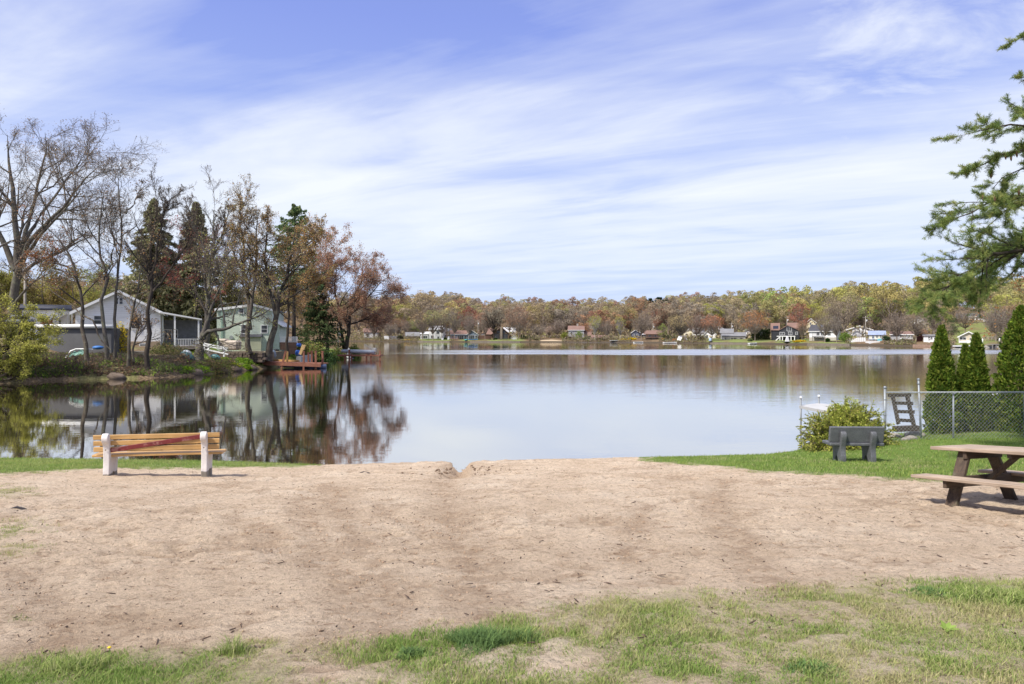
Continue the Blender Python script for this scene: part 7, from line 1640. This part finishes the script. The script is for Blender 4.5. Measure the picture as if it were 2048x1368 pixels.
white_dock()
def swans():
    rk = plain('pond_rock', (.17, .165, .18, 1), .9, .4, 6, bstr=.5, bscale=8)
    D = 31.0; gx, gy = WX(1990, D), D; z = gz(gx, gy); random.seed(3)
    for dx, s, lb in ((-.05, .34, 'larger grey rock under the upper white swan ornament'), (.32, .26, 'smaller grey rock right of the white swan ornaments')):
        m = MB(); m.blob((gx + dx, gy + .1, z + s * .4), (s * 1.25, s, s * .9), 12, 8, .25); tag(m.build('rock', rk, None, None, True), lb, 'rock')
    Wm = plain('swan_white', (.70, .70, .70, 1), .5, .08, 8)
    for px, py, k, lb in ((1995, 791, 1.0, 'upper white swan ornament with curved neck behind the fence'), (1985, 803, .85, 'lower white swan ornament beside the lawn behind the fence')):
        p = W(px, py, D - .3 * (k < 1)); r = thing('swan_ornament', lb, 'ornament', tuple(p)); m = MB()
        m.tube([p + Vector((.42, 0, .10)) * k, p + Vector((.25, 0, .02)) * k, p, p + Vector((-.2, 0, .0)) * k, p + Vector((-.3, 0, .03)) * k], [.015 * k, .12 * k, .17 * k, .11 * k, .04 * k], 12); m.build('body', Wm, r, tuple(p), True)
        m = MB(); m.tube([p + Vector(q) * k for q in ((-.22, 0, .02), (-.34, 0, .06), (-.37, 0, .18), (-.31, 0, .28), (-.36, 0, .34), (-.42, 0, .32), (-.48, 0, .28))], [.06 * k, .045 * k, .036 * k, .034 * k, .045 * k, .035 * k, .012 * k], 10); m.build('neck', Wm, r, tuple(p), True)
    leafball('dry_bush', 'straggly tan twigs at the water between the arborvitae', 'bush', (WX(2000, 33), 33, .1), (.9, .6, .9), 420, .05, [(.45, .36, .16), (.3, .28, .1)], 41)
swans()
def white_pine():
    D0 = 16.5; tx = WX(2290, D0); zb = gz(tx, D0); rng = np.random.default_rng(17)
    r = thing('white_pine', 'large white pine reaching in from the right edge with long needle sprays', 'tree', (tx, D0, zb - .2)); base = (tx, D0, zb - .2)
    T = Acc(); tp = resample([(tx, D0, zb - .3), (tx + .1, D0, 6), (tx - .05, D0 + .1, 13), (tx, D0, 19)], 16)[None]; T.add(*tubes(tp, np.linspace(.33, .06, 16)[None], 12))
    def trunk_at(z): return np.array([np.interp(z, tp[0, :, 2], tp[0, :, 0]), D0, z])
    B = [  # limb courses: photograph points of the main axis, with depth
        ([(2290, 400), (2150, 446), (2048, 486), (1960, 534), (1900, 568), (1836, 604)], (0, -.3, -.6, -.9, -1.1, -1.2), .09), ([(2290, 440), (2120, 470), (2048, 500), (1990, 538), (1940, 570), (1880, 594)], (0, .3, .5, .6, .6, .6), .06),
        ([(2290, 415), (2130, 465), (2040, 488), (1985, 500), (1945, 512)], (0, .6, .9, 1.0, 1.0), .05), ([(2290, 330), (2130, 380), (2048, 395), (1990, 408), (1935, 425), (1885, 445)], (0, -.4, -.7, -.9, -1, -1), .07),
        ([(2290, 360), (2130, 400), (2048, 405), (2000, 440), (1965, 462)], (0, .2, .4, .5, .6), .04), ([(2290, 250), (2140, 290), (2048, 300), (1990, 320), (1930, 345)], (0, .2, .3, .4, .4), .06),
        ([(2290, 180), (2140, 220), (2048, 245), (2000, 258), (1935, 268)], (0, -.2, -.4, -.6, -.7), .06), ([(2290, 290), (2130, 330), (2048, 335), (2005, 360), (1985, 378)], (0, .5, .8, .9, 1), .04),
        ([(2290, 80), (2150, 120), (2070, 148), (2038, 156)], (0, 0, 0, 0), .05), ([(2290, 20), (2150, 55), (2070, 72), (2036, 76)], (0, .2, .3, .3), .05), ([(2290, 215), (2150, 235), (2080, 235), (2040, 215), (2020, 212)], (0, .3, .4, .4, .4), .03)]
    # limbs on the far side keep the crown whole from elsewhere
    extra = []
    for i in range(16):
        z = 6 + i * .8; an = rng.uniform(-1.2, 1.2); ln = 4.5 - i * .17; e = trunk_at(z)
        extra.append(np.array([e, e + [ln * .5 * math.cos(an), ln * .5 * math.sin(an), .5], e + [ln * math.cos(an), ln * math.sin(an), .3]]))
    wood, nd = Acc(), Acc(); tips = []
    courses = []
    for pts, dd, ra in B:
        P = np.array([W(p[0], p[1], D0 + d) for p, d in zip(pts, dd)]); P[0] = trunk_at(min(max(P[0][2] - .2, 2.5), 18)); courses.append((P, ra, True))
    for P in extra: courses.append((P, .05, False))
    for ic, (P, ra, vis) in enumerate(courses):
        nch = (48, 36, 26, 30, 16, 18, 14, 9, 10, 10, 5)[ic] if vis else 10
        P = resample(P, 10); P[1:-1] += rng.normal(size=(8, 3)) * .05; R = np.linspace(ra, .008, 10)
        wood.add(*tubes(P[None], R[None], 7))
        P1, R1 = grow(rng, P[None], R[None], nch, .34 if vis else .2, 1.0, .75, .22, (.17 if vis else .3), .25, 6, .10, .0, .55, .005, flat=.75, taper=.6); wood.add(*tubes(P1, R1, 5))
        P2, R2 = grow(rng, P1, R1, 8 if vis else 4, .2, 1.0, .7, .25, .42, .25, 4, .12, .05, .6, .004, flat=.5); wood.add(*tubes(P2, R2, 3))
        for Q_, ks in ((P1, (3, 4, 5)), (P2, (1, 2, 3)), (P[None], (9,))):
            for k in ks: tips.append((Q_[:, k], unit(Q_[:, k] - Q_[:, k - 1])))
    tp_ = np.concatenate([t[0] for t in tips]); td = np.concatenate([t[1] for t in tips]); m = 26
    pos = np.repeat(tp_, m, 0); dr = unit(np.repeat(td, m, 0) * .75 + rng.normal(size=(len(pos), 3)) * .55 + np.array([0, 0, .15])); ln = .095 * (1 + .2 * rng.normal(size=(len(pos), 1)))
    pos = pos - np.repeat(td, m, 0) * rng.random((len(pos), 1)) * .08
    V, Q = leaf_quads(rng, pos + dr * ln * .5, .10, .2, 0, .075, dr)
    tc = np.array([(.20, .27, .085), (.27, .33, .10), (.14, .20, .07), (.34, .36, .12)])[rng.integers(0, 4, len(tp_))] * rng.uniform(.75, 1.3, (len(tp_), 1))
    nd.add(V, Q, 0, np.repeat(np.repeat(tc, m, 0), 4, 0))
    # hanging brown cones
    cm = MB(); ci = [i for i in rng.permutation(len(tp_)) if 300 < pixel(*[np.array([q]) for q in tp_[i]])[1][0] < 400][:46]
    for i in ci:
        p = Vector(tp_[i]); cm.tube([p, p + Vector((.01, 0, -.04)), p + Vector((.015, 0, -.10)), p + Vector((.02, 0, -.15))], [.008, .022, .024, .006], 6)
    T.build('trunk', BARKD, r, base, True); wood.build('limb', BARKD, r, base); nd.build('needles', LEAF, r, base)
    if ci: o = cm.build('cone', plain('cone_brown', (.12, .07, .04, 1), .9, .2), r, base, True); tag(o, kind='stuff')
white_pine()
tree('oak_tree', 'young oak with orange-brown leaves at the right edge behind the arborvitae', [[(WX(2135, 34), 34, .2), (WX(2130, 34), 34, 3), (WX(2122, 34), 34, 6.2)]], .1, 91, (9, 6, 5), (.62, .5, .5), (1.0, .8, .7), .3, .0, 5, .12, [(.42, .18, .07), (.36, .2, .09)], BARK, rtw=.006, lspread=.12)

# ================================================================== grass blades, weeds, litter
def blades(name, label, n, xr, yr, h, w, cols, seed, which, thr=.03, dens_pow=1.0, lean=.5):
    rng = np.random.default_rng(seed); P = []
    tot = 0
    while tot < n:
        k = int(n * 2.2); y = yr[0] + (yr[1] - yr[0]) * rng.random(k); x = xr(y, rng.random(k))
        lawn, fg, z, d = grass_masks(x, y); g = lawn if which == 'lawn' else fg
        ok = (rng.random(k) < g ** dens_pow) & (g > thr); P.append(np.stack([x[ok], y[ok], z[ok], g[ok]], 1)); tot += ok.sum()
        if ok.sum() == 0: break
    P = np.concatenate(P)[:n]; n = len(P)
    # cluster the blades into tufts
    hh = h * (0.45 + .75 * rng.random(n)) * (.6 + .8 * fbm(P[:, 0] * 3, P[:, 1] * 3, 5)) * (0.55 + .45 * P[:, 3])
    an = rng.random(n) * 6.283; ld = np.stack([np.cos(an), np.sin(an), 0 * an], 1) * (lean * rng.random(n) ** .8)[:, None]
    side = np.stack([-np.sin(an + rng.normal(size=n) * .5), np.cos(an), 0 * an], 1); ww = (w * (.6 + .8 * rng.random(n)))[:, None]
    b = P[:, :3] - [0, 0, .012]; up = np.array([0, 0, 1.0])
    p1 = b + (up + ld * .45) * (hh * .55)[:, None]; p2 = b + (up * .9 + ld * 1.1) * hh[:, None]
    V = np.stack([b - side * ww, b + side * ww, p1 + side * ww * .75, p1 - side * ww * .75, p2 + side * ww * .12, p2 - side * ww * .12], 1).reshape(-1, 3)
    i = np.arange(n)[:, None] * 6; Q = np.concatenate([i + [0, 1, 2, 3], i + [3, 2, 4, 5]])
    cols = np.asarray(cols); ci = np.clip((fbm(P[:, 0] * 1.7, P[:, 1] * 1.7, 91) * 1.6 - .3 + .22 * rng.normal(size=n)) * len(cols), 0, len(cols) - 1).astype(int)
    c = cols[ci] * rng.uniform(.75, 1.25, (n, 1))
    tag(npmesh(name, V, Q, LEAF, None, np.repeat(c, 6, 0)), label, 'grass', kind='stuff')
GC = [(.46, .42, .22), (.37, .39, .15), (.29, .36, .11), (.24, .34, .09), (.19, .28, .07)]
LC = [(.33, .38, .11), (.24, .33, .08), (.19, .28, .065), (.26, .35, .085), (.38, .38, .17)]
def xview(lo, hi):
    def f(y, u): return (lo - CX) / F * y + (hi - lo) / F * y * u
    return f
blades('foreground_grass', 'patchy green and straw-coloured grass on the sandy foreground', 150000, xview(-250, 2300), (2.8, 5.4), .040, .0019, GC, 1, 'fg', dens_pow=1.15, lean=1.0)
blades('sparse_grass', 'thin grass tufts scattered at the left edge of the sand', 5000, xview(-250, 400), (5.2, 12), .05, .0022, GC[:3], 2, 'fg', .05, lean=.9)
blades('lawn_grass', 'bright green lawn grass around the granite bench', 170000, xview(1200, 2500), (8, 33), .065, .0042, LC, 3, 'lawn', lean=.8)
blades('shore_grass', 'green grass strip along the water behind the wooden bench', 60000, xview(-500, 700), (11.5, 19), .075, .004, LC[:1] + GC[1:4] + LC[1:2], 4, 'lawn', lean=.9)
def weeds():
    rng = np.random.default_rng(12)
    def rosette(name, label, px, py, n, ln, w, col, up=.6):
        x, y, z = ground_at(px, py); an = rng.random(n) * 6.283; A = Acc(); K = 5
        s = np.linspace(0, 1, K)
        V, Q = [], []
        for i in range(n):
            d = np.array([math.cos(an[i]), math.sin(an[i]), 0]); sd = np.array([-d[1], d[0], 0]); l = ln * rng.uniform(.6, 1.15); u_ = up * rng.uniform(.6, 1.3); b0 = len(V) * 1
            for t in s:
                c = np.array([x, y, z]) + d * l * t + np.array([0, 0, 1]) * l * (u_ * t - .45 * u_ * t * t); ww = w * (math.sin(math.pi * min(t * .85 + .12, 1)) + .05)
                V += [c - sd * ww, c + sd * ww + np.array([0, 0, .004])]
            Q += [(b0 + 2 * k, b0 + 2 * k + 1, b0 + 2 * k + 3, b0 + 2 * k + 2) for k in range(K - 1)]
        V = np.array(V); c = np.repeat(np.array(col)[None] * rng.uniform(.8, 1.2, (n, 1)), 2 * K, 0)
        return tag(npmesh(name, V, np.array(Q), LEAF, None, c), label, 'plant')
    def tuft(name, label, px, py, rad, n, ln, w, cols, lean=.8):
        x0, y0, _ = ground_at(px, py); a = rng.random(n) * 6.283; q = np.sqrt(rng.random(n)) * rad * (1 + .35 * np.sin(a * 3 + px)); x, y = x0 + q * np.cos(a), y0 + q * np.sin(a) * .8; z, _d = zbase(x, y)
        l = ln * rng.uniform(.4, 1.2, n) * (1.15 - .5 * (q / rad)); b = rng.random(n) * 6.283; d = np.stack([np.cos(b), np.sin(b), 0 * b], 1) * (lean * rng.random(n))[:, None]; sd = np.stack([-np.sin(b), np.cos(b), 0 * b], 1) * w
        B = np.stack([x, y, z - .01], 1); u = np.array([0, 0, 1.]); p1 = B + (u + d * .5) * (l * .55)[:, None]; p2 = B + (u * .85 + d * 1.2) * l[:, None]
        V = np.stack([B - sd, B + sd, p1 + sd * .8, p1 - sd * .8, p2 + sd * .1, p2 - sd * .1], 1).reshape(-1, 3); i = np.arange(n)[:, None] * 6
        c = np.asarray(cols)[rng.integers(0, len(cols), n)] * rng.uniform(.7, 1.25, (n, 1))
        return tag(npmesh(name, V, np.concatenate([i + [0, 1, 2, 3], i + [3, 2, 4, 5]]), LEAF, None, np.repeat(c, 6, 0)), label, 'plant')
    DK = [(.16, .25, .09), (.20, .30, .10), (.13, .21, .08)]; BR = [(.32, .39, .12), (.27, .36, .10), (.40, .42, .18)]
    rosette('broadleaf_weed', 'bright yellow-green broadleaf weed in the right foreground grass', 1893, 1262, 11, .055, .012, (.30, .42, .10), .8)
    tuft('clover_patch', 'dark green clover patch in the lower right foreground', 1625, 1340, .13, 500, .045, .005, DK)
    tuft('leafy_weed', 'dark green leafy weed left of the long bright grass', 1858, 1188, .16, 420, .05, .006, DK)
    tuft('long_grass_clump', 'bright long grass clump at the right edge below the table', 1965, 1197, .22, 420, .085, .0035, BR, 1.0)
    tuft('long_grass_clump', 'bright long grass clump cut off by the right edge of the photo', 2040, 1200, .22, 420, .085, .0035, BR, 1.0)
    tuft('grass_clump', 'tall pale grass clump at the sand edge left of centre', 470, 1306, .07, 170, .12, .002, BR, .8)
    tuft('grass_clump', 'long leaning grass clump at the lower left foreground', 150, 1338, .16, 420, .09, .0025, BR, 1.1)
    tuft('grass_clump', 'broad dark green tuft in the centre foreground', 962, 1284, .19, 1900, .085, .002, DK, 1.1); tuft('grass_clump', 'lighter green tuft just right of the broad centre tuft', 1040, 1276, .12, 700, .07, .002, DK[1:] + BR[:1], 1.1)
    tuft('grass_clump', 'small dark weed tuft left of the broad centre tuft', 825, 1308, .09, 380, .045, .004, DK, 1.0)
    x, y, z = ground_at(640 / 2048 * 700 + 0, 1309); r = thing('dandelion', 'single yellow dandelion at the lower left grass edge', 'flower', (x, y, z)); m = MB(); m.tube([(x, y, z), (x, y, z + .035)], .002, 6); m.build('stem', plain('stem_green', (.2, .3, .08, 1)), r, (x, y, z)); m = MB(); m.blob((x, y, z + .038), (.010, .010, .005), 12, 6); m.build('flower_head', plain('dandelion_yellow', (.75, .5, .02, 1), .6), r, (x, y, z), True)
    # twigs, bits of bark and pebbles on the sand
    A = Acc(); n = 1500; px = rng.uniform(-50, 2100, n); 
    y = 3.6 + 13.5 * rng.random(n) ** 1.3; x = (px - CX) / F * y; lawn, fg, z, d = grass_masks(x, y); ok = (lawn < .3) & (d > .3); x, y, z = x[ok], y[ok], z[ok]; n = len(x)
    an = rng.random(n) * 6.283; l = .006 + .028 * rng.random(n) ** 5; e = np.stack([np.cos(an), np.sin(an), .15 * rng.normal(size=n)], 1) * l[:, None]
    c = np.stack([x, y, z + .006], 1); P = np.stack([c - e, c + e * .1, c + e], 1); R = (.002 + .004 * rng.random(n))[:, None] * np.array([.8, 1, .5])
    A.add(*tubes(P, R, 5), 0); tag(A.build('sand_litter', [plain('litter_brown', (.09, .06, .045, 1), .9, .3, 9)]), 'tiny dark twigs, bark bits and pebbles strewn over the sand', 'litter', kind='stuff')
    gx, gy, gzz, gd = GSAMP; pr = gd ** 1.5 + .012; n = 16000; k = rng.choice(len(gx), n, p=pr / pr.sum()); sz = (.002 + .007 * rng.random(n) ** 3) * np.interp(gy[k], [3, 9], [.75, 1.3]) * (.7 + .5 * gd[k])
    c0 = np.stack([gx[k] + .03 * rng.normal(size=n), gy[k] + .03 * rng.normal(size=n), gzz[k] + sz * .25], 1); an = rng.random(n) * 6.283; e = np.stack([np.cos(an), np.sin(an), .2 * rng.normal(size=n)], 1) * sz[:, None] * 1.1
    A = Acc(); P = np.stack([c0 - e, c0 - e * .3, c0 + e * .4, c0 + e], 1); R = sz[:, None] * np.array([.25, .9, .8, .2]) * rng.uniform(.7, 1.2, (n, 4)); A.add(*tubes(P, R, 5), 0)
    tag(A.build('sand_clods', [plain('clod_sand', (.38, .27, .18, 1), .95, .4, 40)]), 'loose crumbs and clods of sand kicked up over the beach', 'sand', kind='stuff')
    cl = MB(); random.seed(8)
    for i in range(260):
        if i < 180: px, py = random.gauss(915, 48), 924 + 26 * random.random() ** 1.4
        else: px, py = random.gauss(1130, 40), random.uniform(919, 924)
        if abs(px - 922) < 15 and py < 950: continue
        x, y, z = ground_at(px, py); s = random.uniform(.006, .022) * (1 if i < 180 else .8); cl.blob((x, y, z + s * .1), (s * 1.5, s * 1.1, s * .8), 7, 5, .6)
    tag(cl.build('soil_clods', plain('wet_soil', (.17, .115, .075, 1), .9, .4, 20)), 'dark wet clods of sand and debris around the little water channel', 'soil', kind='stuff')
    for px, py, lb, cat in ((38, 1018, 'dark flat scrap lying on the sand at far left', 'scrap'), (730, 946, 'dark driftwood stick on the sand left of the puddle', 'stick')):
        x, y, z = ground_at(px, py); m = MB(); random.seed(px); m.tube([(x - .11, y, z + .005), (x - .04, y + .02, z + .02), (x + .04, y, z + .012), (x + .11, y - .02, z + .005)], [.006, .014, .012, .005], 7); tag(m.build('driftwood' if cat == 'stick' else 'scrap', plain('dark_scrap', (.035, .03, .035, 1), .8, .3, 9), None, None, True), lb, cat)
weeds()
